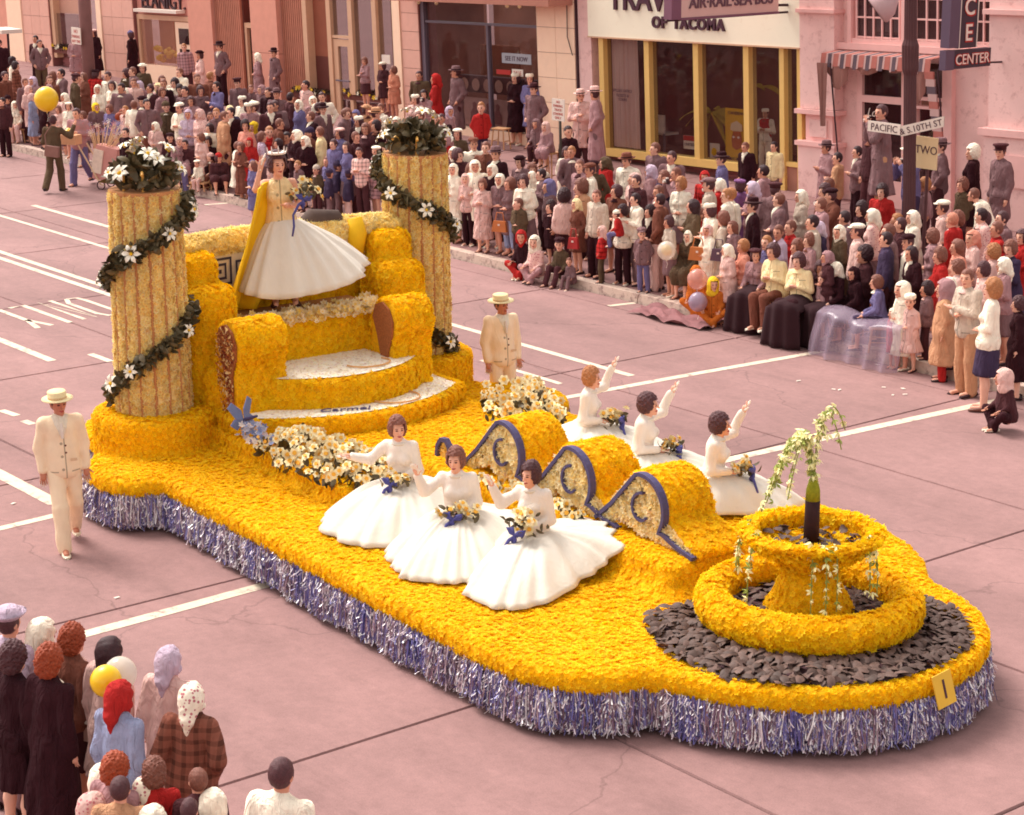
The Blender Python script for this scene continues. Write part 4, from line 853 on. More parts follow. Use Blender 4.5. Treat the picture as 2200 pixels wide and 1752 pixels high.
for s in (-1, 1):
    yc = -1.18 if s < 0 else .98; hw = .33 if s < 0 else .28
    pr2 = lambda X, Z: smin(np.sqrt((X + 7.97)**2 + (Z - 1.88)**2) - .29, cap2(X, Z, (-8.05, 1.7), (-7.92, .95), .26, .2), .1)
    o, P, Q = solid('scroll_arm', lambda X, Y, Z: np.maximum(smin(pr2(X, Z), sbox(X, Y, Z, (-8.4, yc, 1.2), (.3, .33, .5), .15), .08), np.abs(Y - yc) - hw), (-8.9, yc - .4, .8), (-7.5, yc + .4, 2.3), .045, m_amber, th_)
    o.location.x = -.17
    yellow(P, Q, o, keep=lambda p, n: ~((n[:, 1] < -.7) & (p[:, 0] > -8.25)), dens=850, size=.034)
    cm = [(-8.2, 1.92), (-8.14, 2.07), (-7.98, 2.13), (-7.83, 2.06), (-7.74, 1.9), (-7.76, 1.72), (-7.86, 1.5), (-7.86, 1.2), (-7.82, 1.0), (-7.94, .98), (-8.0, 1.2), (-8.03, 1.45), (-8.1, 1.68)]
    V = [(x, yc - hw - .005, z) for x, z in cm] + [(x, yc - hw - .03, z) for x, z in cm]; n = len(cm)
    MB().add(V, [tuple(range(n, 2*n))] + [(i, (i+1) % n, n + (i+1) % n, n + i) for i in range(n)]).build('seed_scroll', m_nut, o)
    if s < 0:
        g = rng.uniform((-8.2, 1.0), (-7.7, 2.15), (2600, 2)); g = g[pr2(g[:, 0], g[:, 1]) < -.06]; g = g[g[:, 0] > -8.2][:420]; pp = np.column_stack([g[:, 0], np.full(len(g), yc - hw - .035), g[:, 1]])
        blossoms('seeds', pp, np.tile([0., -1., 0.], (len(pp), 1)), .02, CB, o, [(236, 196, 120), (206, 130, 70), (150, 70, 50), (250, 226, 170)], tilt=.4, petals=3)
MB().box(-9.4, -8.68, -.9, .9, 1.965, 1.985).build('dais_carpet', mat('dais_cloth', S(206, 150, 92), .9, .1, 4), th_)
MB().box(-8.86, -8.64, -.85, .85, 1.986, 2.0).build('dais_edge', MATS['white_petal_mosaic'], th_)
pp = np.column_stack([rng.normal(-8.66, .09, 520), rng.uniform(-.95, .95, 520), rng.uniform(1.9, 2.06, 520)]); blossoms('dais_flowers', pp, np.tile([.5, -.3, .8], (520, 1)), .045, CB, th_, WHT + [(255, 236, 170)], tilt=.5, cup=.5, dark=(250, 205, 60))
# back rest with key pattern and cream roll
xb = lambda y: -9.5 + .16 * (y / 1.4) ** 2
yy = np.linspace(-1.42, 1.42, 30); path = [(xb(y), y, 2.86) for y in yy]
rl = MB().tube(path, .15, 14).build('back_roll', m_creambed, th_, smooth=True)
me = rl.data; P = np.array([v.co[:] for v in me.vertices]); Q = np.array([f.vertices[:] for f in me.polygons if len(f.vertices) == 4]); p, nn = sample(P, Q, 1500); blossoms('roll_blossoms', p, nn, .034, CB, rl, [(255, 240, 176), (255, 234, 160), (255, 246, 200)], dark=(250, 210, 90))
for s in (-1, 1):
    e = MB().lathe([(.0, -.36), (.2, -.3), (.22, -.1), (.2, .12), (.1, .2), (0, .22)], 16).build('roll_end', m_creambed, th_, smooth=True, loc=(-9.32, 1.46 * s, 2.78)); me = e.data; P = np.array([v.co[:] for v in me.vertices]); Q = np.array([f.vertices[:] for f in me.polygons if len(f.vertices) == 4]); p, nn = sample(P, Q, 1500); blossoms('roll_blossoms', p, nn, .034, CB, e, [(255, 240, 176), (255, 232, 150)], dark=(250, 210, 90))
kp = MB()
for i in range(24):
    a, b = -1.2 + .1 * i, -1.1 + .1 * i; kp.add([(xb(a) + .09, a, 2.3), (xb(b) + .09, b, 2.3), (xb(b) + .09, b, 2.72), (xb(a) + .09, a, 2.72)], [(0, 1, 2, 3)])
kp = kp.build('key_panel', mat('panel_white', S(240, 222, 205), .6, .03, 4), th_)
m_key = mat('key_slate', S(74, 66, 88), .7, .06, 6)
def kbar(ya, yb, za, zb):
    n = max(1, int((yb - ya) / .08)); mb = MB()
    for i in range(n):
        a = ya + (yb - ya) * i / n; b = ya + (yb - ya) * (i + 1) / n; mb.add([(xb(a) + .1, a, za), (xb(b) + .1, b, za), (xb(b) + .1, b, zb), (xb(a) + .1, a, zb)], [(0, 1, 2, 3)])
    mb.build('key_bar', m_key, kp)
t_ = .032
for y0 in (-1.14, -.4, .34):
    kbar(y0, y0 + .36, 2.335, 2.335 + t_); kbar(y0, y0 + .36, 2.655, 2.655 + t_); kbar(y0 + .33, y0 + .36, 2.335, 2.687); kbar(y0, y0 + .03, 2.335, 2.5)
    kbar(y0 + .08, y0 + .28, 2.585, 2.585 + t_); kbar(y0 + .08, y0 + .11, 2.41, 2.617); kbar(y0 + .25, y0 + .28, 2.41, 2.617); kbar(y0 + .08, y0 + .28, 2.41, 2.41 + t_); kbar(y0 + .155, y0 + .205, 2.49, 2.54)
    kbar(y0 + .42, y0 + .7, 2.335, 2.335 + t_); kbar(y0 + .42, y0 + .45, 2.335, 2.62); kbar(y0 + .42, y0 + .62, 2.6, 2.63); kbar(y0 + .59, y0 + .62, 2.45, 2.63); kbar(y0 + .5, y0 + .62, 2.44, 2.47)
MB().tube([(-9.55, .15, 2.75), (-9.5, .5, 3.02), (-9.45, .8, 3.0), (-9.42, .98, 2.8)], [.1, .13, .11, .06], 12).build('dark_drape', mat('drape_grey', S(92, 74, 68), .9, .15, 8), th_, smooth=True)
MB().tube([(-9.3, 1.0, 3.0), (-9.27, 1.02, 2.8), (-9.3, 1.0, 2.45)], [.1, .13, .1], 10).build('gold_drape', mat('gold_cloth', S(246, 192, 24), .7, .08, 6), th_, smooth=True)

# --- columns
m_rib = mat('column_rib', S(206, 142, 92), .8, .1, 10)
m_dleaf = mat('garland_leaf', S(96, 82, 54), .55, .5, 9, spec=.4)
m_lily = mat('lily_petal', S(255, 246, 226), .6, .03, 10); m_pollen = mat('lily_pollen', S(240, 190, 40), .7, .1, 10)
def petal_flower(name, n, L_, W_, up, m, droop=0.0):
    V = []; F = []
    for k in range(n):
        a = 2 * PI * k / n; ca, sa = math.cos(a), math.sin(a); b = len(V)
        for t, w_ in ((.1, .25), (.4, .9), (.7, 1.0), (1.0, .05)):
            r = L_ * t; z = up * math.sin(t * 2.2) - droop * t * t
            V += [(r*ca - W_*w_*sa, r*sa + W_*w_*ca, z + .25 * W_ * w_), (r*ca, r*sa, z), (r*ca + W_*w_*sa, r*sa - W_*w_*ca, z + .25 * W_ * w_)]
        for i in range(3): F += [(b + 3*i + j, b + 3*i + 3 + j, b + 3*i + 4 + j, b + 3*i + 1 + j) for j in (0, 1)]
    return np_mesh(name, V, F, m)
lily = petal_flower('lily', 6, .125, .028, .07, m_lily, .03)
pollen = MB().lathe([(0, -.01), (.018, .0), (.022, .05), (0, .07)], 7).mesh('stamen', m_pollen)
dleaf = leaf_mesh('garland_leaf', .16, .04, -.1, m_dleaf)
def put_lily(parent, p, nrm, sc=1.0):
    q = Vector(nrm).normalized().to_track_quat('Z', 'Y').to_euler(); o = obj('lily', lily, parent, loc=p, rot=q, scale=sc); obj('stamen', pollen, o); return o
def leafmass(name, pts, nrms, parent, size=1.0):
    V = []; F = []; v0 = [v.co.copy() for v in dleaf.vertices]; f0 = [tuple(f.vertices) for f in dleaf.polygons]
    for p, nr in zip(pts, nrms):
        d = Vector(nr) + Vector(rng.normal(0, .6, 3)); q = d.to_track_quat('X', 'Z') @ Matrix.Rotation(rng.random() * 6.3, 3, 'X').to_quaternion(); s_ = size * rng.uniform(.7, 1.25); b = len(V)
        V += [tuple(Vector(p) + q @ (v * s_)) for v in v0]; F += [tuple(b + i for i in f) for f in f0]
    o = obj(name, np_mesh(name, V, F, m_dleaf), parent); tag(o, kind='stuff'); return o
for s in (-1, 1):
    cl = empty('column', (-8.85, -2.17, 0) if s < 0 else (-9.5, 2.08, 0)); cl.parent = FL
    nfl = 16; r0 = lambda z: .455 - .014 * (z - .9)
    V = []; F = []; na = nfl * 6; zz = np.linspace(.85, 3.72, 12)
    for z in zz:
        for k in range(na):
            a = 2 * PI * k / na; V.append((r0(z) * (1 - .07 * abs(math.cos(a * nfl / 2)) ** 6) * math.cos(a), r0(z) * (1 - .07 * abs(math.cos(a * nfl / 2)) ** 6) * math.sin(a), z))
    F = [(i*na + k, i*na + (k+1) % na, (i+1)*na + (k+1) % na, (i+1)*na + k) for i in range(len(zz) - 1) for k in range(na)]
    shf = obj('shaft', np_mesh('shaft', V, F, m_creambed), cl)
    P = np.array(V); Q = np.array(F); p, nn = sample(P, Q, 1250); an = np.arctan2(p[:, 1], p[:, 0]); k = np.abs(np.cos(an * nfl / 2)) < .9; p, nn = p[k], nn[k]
    blossoms('shaft_blossoms', p, nn, .034, CB, shf, [(255, 240, 164), (255, 234, 150), (255, 246, 186), (255, 228, 140)], tilt=.2, lift=.01, cup=.3, dark=(222, 160, 84))
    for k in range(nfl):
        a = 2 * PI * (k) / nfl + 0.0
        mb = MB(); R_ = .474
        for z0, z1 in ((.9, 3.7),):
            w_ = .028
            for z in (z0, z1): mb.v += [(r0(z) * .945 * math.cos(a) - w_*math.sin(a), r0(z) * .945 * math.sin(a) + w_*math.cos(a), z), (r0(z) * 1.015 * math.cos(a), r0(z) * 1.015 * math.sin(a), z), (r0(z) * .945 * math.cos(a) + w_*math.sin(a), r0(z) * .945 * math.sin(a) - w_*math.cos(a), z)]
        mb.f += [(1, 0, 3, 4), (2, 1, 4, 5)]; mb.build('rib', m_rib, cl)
    MB().lathe([(.42, 3.7), (.42, 3.74), (0, 3.745)], 32).build('cap_plate', m_rib, cl)
    for k in range(3):     # gilt stands under the flower crown
        a = -2.2 + k * .85; MB().tube([(.3*math.cos(a), .3*math.sin(a), 3.74), (.3*math.cos(a), .3*math.sin(a), 3.95), (.36*math.cos(a), .36*math.sin(a), 3.98), (.42*math.cos(a), .42*math.sin(a), 3.95)], .018, 6).build('gilt_stand', mat('gilt', S(226, 168, 80), .5, .05, 5), cl)
    n = 260; q = rng.normal(0, 1, (n, 3)); q[:, 2] = np.abs(q[:, 2]); q /= np.linalg.norm(q, axis=1)[:, None]; q *= rng.uniform(.5, 1.0, n)[:, None]
    lm = leafmass('crown_foliage', [(.43*a, .43*b, 3.8 + .4*c) for a, b, c in q], q, cl, 1.15)
    for k in range(15):
        a = rng.random() * 6.28; e = rng.uniform(.15, 1.3); d = (math.cos(a)*math.cos(e), math.sin(a)*math.cos(e), math.sin(e)); put_lily(lm, (.44*d[0], .44*d[1], 3.86 + .44*d[2]), (d[0], d[1], d[2] + .4), float(rng.uniform(.7, 1.0)))
    # garland wound round the shaft
    if s < 0: ang = [60, 51, -39, -129, -219, -309, -399, -489]; zk = [3.56, 3.5, 3.08, 2.62, 2.4, 2.22, 1.72, 1.18]
    else: ang = [-150, -129, -39, 51, 141, 231, 321, 411]; zk = [3.62, 3.52, 3.15, 2.72, 2.3, 1.86, 1.5, 1.08]
    tt = np.linspace(0, len(ang) - 1, 300); ga = np.radians(np.interp(tt, range(len(ang)), ang)); gz = np.interp(tt, range(len(zk)), zk)
    gp = []; gn = []
    for a, z in zip(ga, gz):
        for j in range(4):
            R_ = .455 + rng.uniform(0, .1); gp.append((R_ * math.cos(a), R_ * math.sin(a), z + rng.normal(0, .055))); gn.append((math.cos(a), math.sin(a), rng.normal(0, .5)))
    gl = leafmass('garland', gp, gn, cl, .85); MB().tube([(.45*math.cos(a), .45*math.sin(a), z) for a, z in zip(ga[::6], gz[::6])], .055, 7).build('garland_core', m_dleaf, gl)
    for k in range(11):
        i = int((k + .5) / 11 * 299) + int(rng.integers(-8, 8)); put_lily(gl, (.55*math.cos(ga[i]), .55*math.sin(ga[i]), gz[i]), (math.cos(ga[i]), math.sin(ga[i]), .3), float(rng.uniform(.75, 1.05)))
# --- daffodil beds
m_dpet = mat('daffodil_petal', S(255, 240, 190), .6, .04, 10, rand=.05); m_dcup = mat('daffodil_cup', S(246, 180, 60), .6, .1, 10); m_spear = mat('daffodil_leaf', S(88, 74, 44), .7, .2, 10)
daf = petal_flower('daffodil', 6, .058, .02, .012, m_dpet); dcup = MB().lathe([(.008, 0), (.015, .02), (.022, .035)], 8).mesh('cup', m_dcup)
def daffodil_bed(name, poly, nfl_, zb, zspread, lab):
    bd = empty(name); bd.parent = FL; cx = sum(p[0] for p in poly) / len(poly); cy = sum(p[1] for p in poly) / len(poly)
    sp = []; 
    for k in range(nfl_):
        i = rng.integers(0, len(poly)); a, b = poly[i], poly[(i + 1) % len(poly)]; u, v = rng.random(), math.sqrt(rng.random()); x = cx + (a[0] + (b[0]-a[0])*u - cx) * v; y = cy + (a[1] + (b[1]-a[1])*u - cy) * v
        sp.append((x, y, zb + zspread * (.35 + .65 * rng.random()) * (1.1 - .6 * v)))
    lm = leafmass('bed_foliage', [(x, y, zb + rng.random() * (z - zb)) for x, y, z in sp for _ in (0, 1)], [(rng.normal(0, .4), rng.normal(0, .4), 1) for _ in range(2 * nfl_)], bd, .8)
    for x, y, z in sp:
        d = Vector((.55 + rng.normal(0, .35), -.5 + rng.normal(0, .35), .5 + rng.normal(0, .3))); o = obj('daffodil', daf, bd, loc=(x, y, z), rot=d.to_track_quat('Z', 'Y').to_euler(), scale=float(rng.uniform(.85, 1.3))); obj('cup', dcup, o)
daffodil_bed('daffodil_bed', [(-7.2, -1.75), (-6.0, -2.0), (-5.1, -1.6), (-5.0, -1.2), (-5.6, -.95), (-7.1, -1.1)], 190, .84, .42, '')
daffodil_bed('daffodil_bed', [(-7.4, 1.7), (-6.4, 1.0), (-5.7, 1.3), (-5.9, 1.9), (-7.0, 2.3)], 120, .84, .52, '')
daffodil_bed('daffodil_bed', [(-4.3, -.5), (-3.4, -.42), (-2.4, -.42), (-2.3, -.6), (-4.2, -.75)], 24, 1.0, .1, '')
# blue butterfly at the end of the near bed
bf = empty('blue_butterfly', (-7.45, -1.68, 1.12), .5); bf.parent = FL
m_bf = mat('butterfly_blue', S(120, 132, 176), .7, .12, 12)
for s in (-1, 1):
    for q in (((0, 0), (.05, .16), (.2, .26), (.26, .16), (.14, .02)), ((0, 0), (.14, .0), (.2, -.1), (.1, -.16))):
        n = len(q); V = [(x, s * .02, z) for x, z in q] + [(x, s * (.02 + .3 * math.hypot(x, z)), z * .7 + .05) for x, z in q]
        V = [(x, s * (.02 + .55 * abs(x)), z * .75) for x, z in q]; V2 = [(x, y + .012 * s, zz + .012) for x, y, zz in V]
        MB().add(V + V2, [tuple(range(n)), tuple(reversed(range(n, 2*n)))] + [(i, (i+1) % n, n + (i+1) % n, n + i) for i in range(n)]).build('wing', m_bf, bf, rot=(0, -.3, s * 1.2))
MB().tube([(-.12, 0, -.05), (0, 0, .02), (.16, 0, .08)], [.012, .025, .015], 8).build('body', m_blue, bf)
pp = np.column_stack([rng.normal(-7.1, .14, 60), rng.normal(-1.78, .06, 60), rng.uniform(1.0, 1.16, 60)]); blossoms('blue_florets', pp, np.tile([.4, -.5, .8], (60, 1)), .045, CB, bf, [(150, 160, 196), (190, 186, 200), (130, 140, 180), (236, 226, 220)], tilt=.5)
for c in bf.children:
    if c.name.startswith('blue_florets'): c.parent = FL
# ---------------------------------------------------------------- people: joints of a figure facing -y, feet at z = 0
CLS = {'m': dict(H=1.75, hip=.91, knee=.49, sh=1.43, sw=.178, neck=1.5, hc=1.632, hrad=(.076, .096, .118), ch=.15, wa=.135, hp=.142, hx=.09, arm=1.0),
       'w': dict(H=1.63, hip=.86, knee=.46, sh=1.325, sw=.15, neck=1.395, hc=1.518, hrad=(.073, .092, .112), ch=.132, wa=.108, hp=.155, hx=.085, arm=.92),
       'c': dict(H=1.2, hip=.58, knee=.31, sh=.925, sw=.122, neck=.98, hc=1.094, hrad=(.07, .087, .106), ch=.115, wa=.108, hp=.112, hx=.06, arm=.64)}
def joints(cls, pose):
    c = CLS[cls]; a = c['arm']; J = dict(c)
    pel = np.array([0, 0, c['hip']]); lean = np.zeros(3); legs = {}
    sit = {'k': .47, 'q': .13, 'g': .12, 'r': .47}.get(pose[0])
    if sit is not None:
        pel = np.array([0, 0, sit * (a if pose[0] == 'k' and cls == 'c' else 1) + .06])
    dz = pel[2] - c['hip']; fwd = -.04 if pose[0] in 'kqgr' else 0.0
    if pose[0] == 'l': fwd = -.22; dz = -.05
    J['pel'] = pel; J['fwd'] = fwd
    up = lambda z, y=0.0: np.array([0, fwd * (z - c['hip']) / (c['sh'] - c['hip']) + y, z + dz])
    J['waist'] = up(c['hip'] + .42 * (c['sh'] - c['hip'])); J['chest'] = up(c['sh'] - .09 * a); J['neckp'] = up(c['neck']); J['head'] = up(c['hc'], -.02)
    if pose[0] == 'l': J['head'] = J['head'] + np.array([0, -.06, -.03])
    for s, k in ((-1, 'r'), (1, 'l')):
        sh = up(c['sh']) + np.array([s * c['sw'], .01, 0]); J['s' + k] = sh
        p = pose[1] if len(pose) > 1 else 'd'
        if p == 'd': e = sh + a * np.array([s*.05, .03, -.29]); w = e + a * np.array([s*.0, -.06, -.245])
        elif p == 'p': e = sh + a * np.array([s*.09, .07, -.27]); w = e + a * np.array([-s*.07, -.13, -.17])
        elif p == 'f': e = sh + a * np.array([s*.05, -.05, -.28]); w = e + a * np.array([-s*.25, -.15, .04 + .04 * s])
        elif p == 'h': e = sh + a * np.array([s*.06, .0, -.29]); w = e + a * np.array([-s*.2, -.14, -.04])
        elif p == 'b': e = sh + a * np.array([s*.07, -.0, -.28]); w = e + a * np.array([-s*.17, -.17, .06])
        elif p == 'c': e = sh + a * np.array([s*.07, -.17, -.2]); w = e + a * np.array([-s*.15, -.06, .24])
        elif p == 'w': 
            if s < 0: e = sh + a * np.array([s*.2, -.1, -.14]); w = e + a * np.array([s*.05, -.1, .23])
            else: e = sh + a * np.array([s*.06, .0, -.29]); w = e + a * np.array([-s*.15, -.2, -.04])
        elif p == 'o':
            if s < 0: e = sh + a * np.array([s*.2, -.04, -.17]); w = e + a * np.array([s*.2, -.08, .05])
            else: e = sh + a * np.array([s*.06, .0, -.29]); w = e + a * np.array([-s*.15, -.2, -.04])
        elif p == 'x':
            if s < 0: e = sh + a * np.array([s*.1, -.2, -.04]); w = e + a * np.array([-s*.07, -.0, .25])
            else: e = sh + a * np.array([s*.06, .0, -.28]); w = e + a * np.array([-s*.12, -.2, .04])
        elif p == 'u':
            if s > 0: e = sh + a * np.array([s*.17, -.14, .03]); w = e + a * np.array([s*.03, -.1, .24])
            else: e = sh + a * np.array([s*.06, .02, -.29]); w = e + a * np.array([-s*.15, -.2, -.04])
        else: e = sh + a * np.array([s*.05, -.03, -.29]); w = e + a * np.array([-s*.03, -.22, -.1])      # 't': hands on the lap
        J['e' + k] = e; J['w' + k] = w
        hp = pel + np.array([s * c['hx'], 0, 0]); th = c['hip'] - c['knee']; sn = c['knee'] - .08 * a
        if pose[0] == 'k': kn = hp + np.array([s*.02, -th * .97, -.02]); an = kn + np.array([0, .02, 0]); an[2] = .08 * a
        elif pose[0] == 'q': kn = hp + np.array([s*.04, -th * .85, th * .45]); an = kn + np.array([0, -.16 * a, 0]); an[2] = .08 * a
        elif pose[0] == 'g': kn = hp + np.array([s*th*.62, -th * .62, .12 * a]); an = np.array([-s * .05, kn[1] - .02 * a, .09 * a])
        elif pose[0] == 'r': kn = hp + np.array([s*.02, -.2, -.2]); an = kn + np.array([0, .1, -.2])
        elif pose[0] == 'v':
            st = 1 if s < 0 else -1; kn = hp + np.array([0, -.1 * st - .06, -th * .98]); an = np.array([hp[0], kn[1] + (-.06 if st > 0 else .27) * a, .08 * a + (0 if st > 0 else .07)])
        else: kn = hp + np.array([s*.015, -.015, -th]); an = np.array([hp[0] + s*.02, .01, .08 * a])
        J['h' + k] = hp; J['k' + k] = kn; J['a' + k] = an
    J['top'] = J['head'][2] + c['hrad'][2]
    return J
m_cloth = mat('cloth', None, .92, .10, 9, objcol=True, bump=.25, bscale=90, var2=.06, scale2=3, spec=.15)
def add_folds(m, k=.5):
    n = m.node_tree.nodes; l = m.node_tree.links; b = n['Principled BSDF']; tc = n.new('ShaderNodeTexCoord'); mp = n.new('ShaderNodeMapping'); mp.inputs['Scale'].default_value = (1.6, 1.6, .6); l.new(tc.outputs['Object'], mp.inputs[0])
    t = n.new('ShaderNodeTexNoise'); t.inputs['Scale'].default_value = 8; t.inputs['Detail'].default_value = 3; t.inputs['Distortion'].default_value = 1.2; l.new(mp.outputs[0], t.inputs['Vector'])
    bp = n.new('ShaderNodeBump'); bp.inputs['Strength'].default_value = k; bp.inputs['Distance'].default_value = .06; l.new(t.outputs['Fac'], bp.inputs['Height'])
    if b.inputs['Normal'].links: l.new(b.inputs['Normal'].links[0].from_socket, bp.inputs['Normal'])
    l.new(bp.outputs[0], b.inputs['Normal'])
add_folds(m_cloth, .8)
m_coat = mat('coat_cloth', None, .92, .10, 9, objcol=True, bump=.25, bscale=90, var2=.07, scale2=3, spec=.15); add_folds(m_coat, 1.0)
def stitch(m):
    n = m.node_tree.nodes; l = m.node_tree.links; b = n['Principled BSDF']; src = b.inputs['Base Color'].links[0].from_socket; tc = n.new('ShaderNodeTexCoord'); sp = n.new('ShaderNodeSeparateXYZ'); l.new(tc.outputs['Object'], sp.inputs[0])
    def M(op, a_, b_=0.0):
        q = n.new('ShaderNodeMath'); q.operation = op
        for i_, v_ in enumerate((a_, b_)):
            if isinstance(v_, (int, float)): q.inputs[i_].default_value = v_
            else: l.new(v_, q.inputs[i_])
        return q.outputs[0]
    X, Y, Z = sp.outputs; front = M('LESS_THAN', Y, -.05); ax = M('ABSOLUTE', X)
    seam = M('LESS_THAN', M('ABSOLUTE', M('SUBTRACT', X, .012)), .007)
    dz = M('SUBTRACT', M('FRACT', M('MULTIPLY', Z, 7.0)), .5); dx = M('MULTIPLY', M('SUBTRACT', X, -.02), 7.0); but = M('LESS_THAN', M('ADD', M('MULTIPLY', dz, dz), M('MULTIPLY', dx, dx)), .012)
    pk_ = M('MULTIPLY', M('LESS_THAN', M('ABSOLUTE', M('SUBTRACT', ax, .115)), .045), M('LESS_THAN', M('ABSOLUTE', M('SUBTRACT', Z, .9)), .007))
    msk = M('MULTIPLY', front, M('MAXIMUM', M('MAXIMUM', seam, but), pk_)); mx = n.new('ShaderNodeVectorMath'); mx.operation = 'SCALE'; l.new(src, mx.inputs[0]); l.new(M('SUBTRACT', 1.0, M('MULTIPLY', msk, .5)), mx.inputs['Scale']); l.new(mx.outputs[0], b.inputs['Base Color'])
stitch(m_coat)
m_plain_leather = mat('leather', None, .5, .08, 12, objcol=True, spec=.4)
m_hair = mat('hair', None, .55, .3, 60, objcol=True, bump=.4, bscale=140, spec=.35)
m_straw = mat('straw', None, .75, .06, 60, objcol=True, bump=.3, bscale=200)
m_suit = mat('suit_cloth', None, .9, .05, 9, objcol=True, bump=.15, bscale=120, spec=.15); add_folds(m_suit, .22); m_suit_plain = m_suit.copy(); stitch(m_suit)
m_glove = mat('glove', S(252, 236, 220), .8, .03, 10)

def patterned(name, kind):
    m = bpy.data.materials.new(name); m.use_nodes = True; n = m.node_tree.nodes; l = m.node_tree.links; b = n['Principled BSDF']; b.inputs['Roughness'].default_value = .92; b.inputs['Specular IOR Level'].default_value = .15
    oi = n.new('ShaderNodeObjectInfo'); tc = n.new('ShaderNodeTexCoord')
    if kind == 'plaid':
        fs = []; sp = n.new('ShaderNodeSeparateXYZ'); l.new(tc.outputs['Object'], sp.inputs[0])
        def mth(op, a_, b_):
            q = n.new('ShaderNodeMath'); q.operation = op
            for i_, v_ in enumerate((a_, b_)):
                if isinstance(v_, (int, float)): q.inputs[i_].default_value = v_
                else: l.new(v_, q.inputs[i_])
            return q.outputs[0]
        for ax_ in (0, 2): fs.append(mth('GREATER_THAN', mth('SINE', mth('MULTIPLY', sp.outputs[ax_], 68.0), 0.0), .35))
        f = mth('SUBTRACT', 1.25, mth('MULTIPLY', mth('ADD', fs[0], fs[1]), .38)); sc = n.new('ShaderNodeVectorMath'); sc.operation = 'SCALE'; l.new(oi.outputs['Color'], sc.inputs[0]); l.new(f, sc.inputs['Scale']); l.new(sc.outputs[0], b.inputs['Base Color'])
    else:
        v = n.new('ShaderNodeTexVoronoi'); v.inputs['Scale'].default_value = 26; l.new(tc.outputs['Object'], v.inputs['Vector']); mr = n.new('ShaderNodeMapRange'); mr.inputs[1].default_value = .25; mr.inputs[2].default_value = .34; l.new(v.outputs['Distance'], mr.inputs[0])
        mx = n.new('ShaderNodeMix'); mx.data_type = 'RGBA'; l.new(mr.outputs[0], mx.inputs[0]); mx.inputs[6].default_value = S(206, 128, 134); l.new(oi.outputs['Color'], mx.inputs[7]); l.new(mx.outputs[2], b.inputs['Base Color'])
    return m
m_plaid = patterned('plaid', 'plaid'); m_print = patterned('printed_cloth', 'print'); add_folds(m_plaid, .6); add_folds(m_print, .5)

def skin_material():
    """skin with eyes, brows and lips placed by head coordinates stored on the mesh"""
    m = mat('skin', None, .6, .04, 20, objcol=True, spec=.3); n = m.node_tree.nodes; l = m.node_tree.links; b = n['Principled BSDF']
    src = b.inputs['Base Color'].links[0].from_socket
    at = n.new('ShaderNodeAttribute'); at.attribute_name = 'hs'; sp = n.new('ShaderNodeSeparateXYZ'); l.new(at.outputs['Vector'], sp.inputs[0])
    def M(op, a, b_=None):
        q = n.new('ShaderNodeMath'); q.operation = op
        for i, v in enumerate((a, b_)):
            if v is None: continue
            if isinstance(v, (int, float)): q.inputs[i].default_value = v
            else: l.new(v, q.inputs[i])
        return q.outputs[0]
    ax = M('ABSOLUTE', sp.outputs[0]); front = M('LESS_THAN', sp.outputs[1], -.045)
    def blob(x, cx, rx, z, cz, rz):
        u = M('DIVIDE', M('SUBTRACT', x, cx), rx); v = M('DIVIDE', M('SUBTRACT', z, cz), rz); return M('MULTIPLY', M('LESS_THAN', M('ADD', M('MULTIPLY', u, u), M('MULTIPLY', v, v)), 1.0), front)
    for msk, colr in ((blob(ax, .031, .015, sp.outputs[2], .004, .0085), S(84, 40, 40)), (blob(ax, .032, .019, sp.outputs[2], .025, .005), S(112, 62, 52)), (blob(sp.outputs[0], 0, .025, sp.outputs[2], -.066, .0085), S(176, 66, 66)), (blob(ax, .032, .02, sp.outputs[2], .006, .016), None)):
        if colr is None: continue
        mx = n.new('ShaderNodeMix'); mx.data_type = 'RGBA'; l.new(msk, mx.inputs[0]); l.new(src, mx.inputs[6]); mx.inputs[7].default_value = colr; src = mx.outputs[2]
    l.new(src, b.inputs['Base Color']); return m
m_skin = skin_material()

def finger_tubes(J, cls, V, F, side, spread=.0, scale=1.0):
    a = CLS[cls]['arm'] * scale; w = np.array(J['w' + side]); e = np.array(J['e' + side]); d = (w - e) / np.linalg.norm(w - e)
    s = -1 if side == 'r' else 1; lat = np.cross(d, [0, 0, 1.0]); lat = np.cross(d, [0, -1.0, 0]) if np.linalg.norm(lat) < .3 else lat; lat /= np.linalg.norm(lat); nor = np.cross(lat, d)
    root = w + d * .075 * a
    for k in range(5):
        if k < 4: p0 = root + lat * (k - 1.5) * .019 * a; dr = d + lat * (k - 1.5) * (.08 + spread); L_ = (.062, .075, .072, .055)[k] * a; r = .0085 * a
        else: p0 = w + d * .03 * a - lat * .03 * a; dr = d * .7 - lat * .75; L_ = .06 * a; r = .0095 * a
        dr /= np.linalg.norm(dr); pts = [p0, p0 + dr * L_ * .55, p0 + dr * L_ + nor * (.012 if spread == 0 else .002) * a]
        u = np.cross(dr, nor); u /= max(np.linalg.norm(u), 1e-6); v = np.cross(dr, u); b = len(V)
        for i, p in enumerate(pts):
            rr = r * (1, .95, .6)[i]
            for q in range(5): V.append(p + (u * math.cos(q*2*PI/5) + v * math.sin(q*2*PI/5)) * rr)
        for i in range(2):
            for q in range(5): F.append((b + i*5 + q, b + i*5 + (q+1) % 5, b + (i+1)*5 + (q+1) % 5, b + (i+1)*5 + q))
        F.append((b + 10, b + 11, b + 12, b + 13)); F.append((b + 10, b + 13, b + 14, b + 14))
BODY = {}
def rot2(v, a): return np.array([v[0]*math.cos(a) - v[1]*math.sin(a), v[0]*math.sin(a) + v[1]*math.cos(a), v[2]])
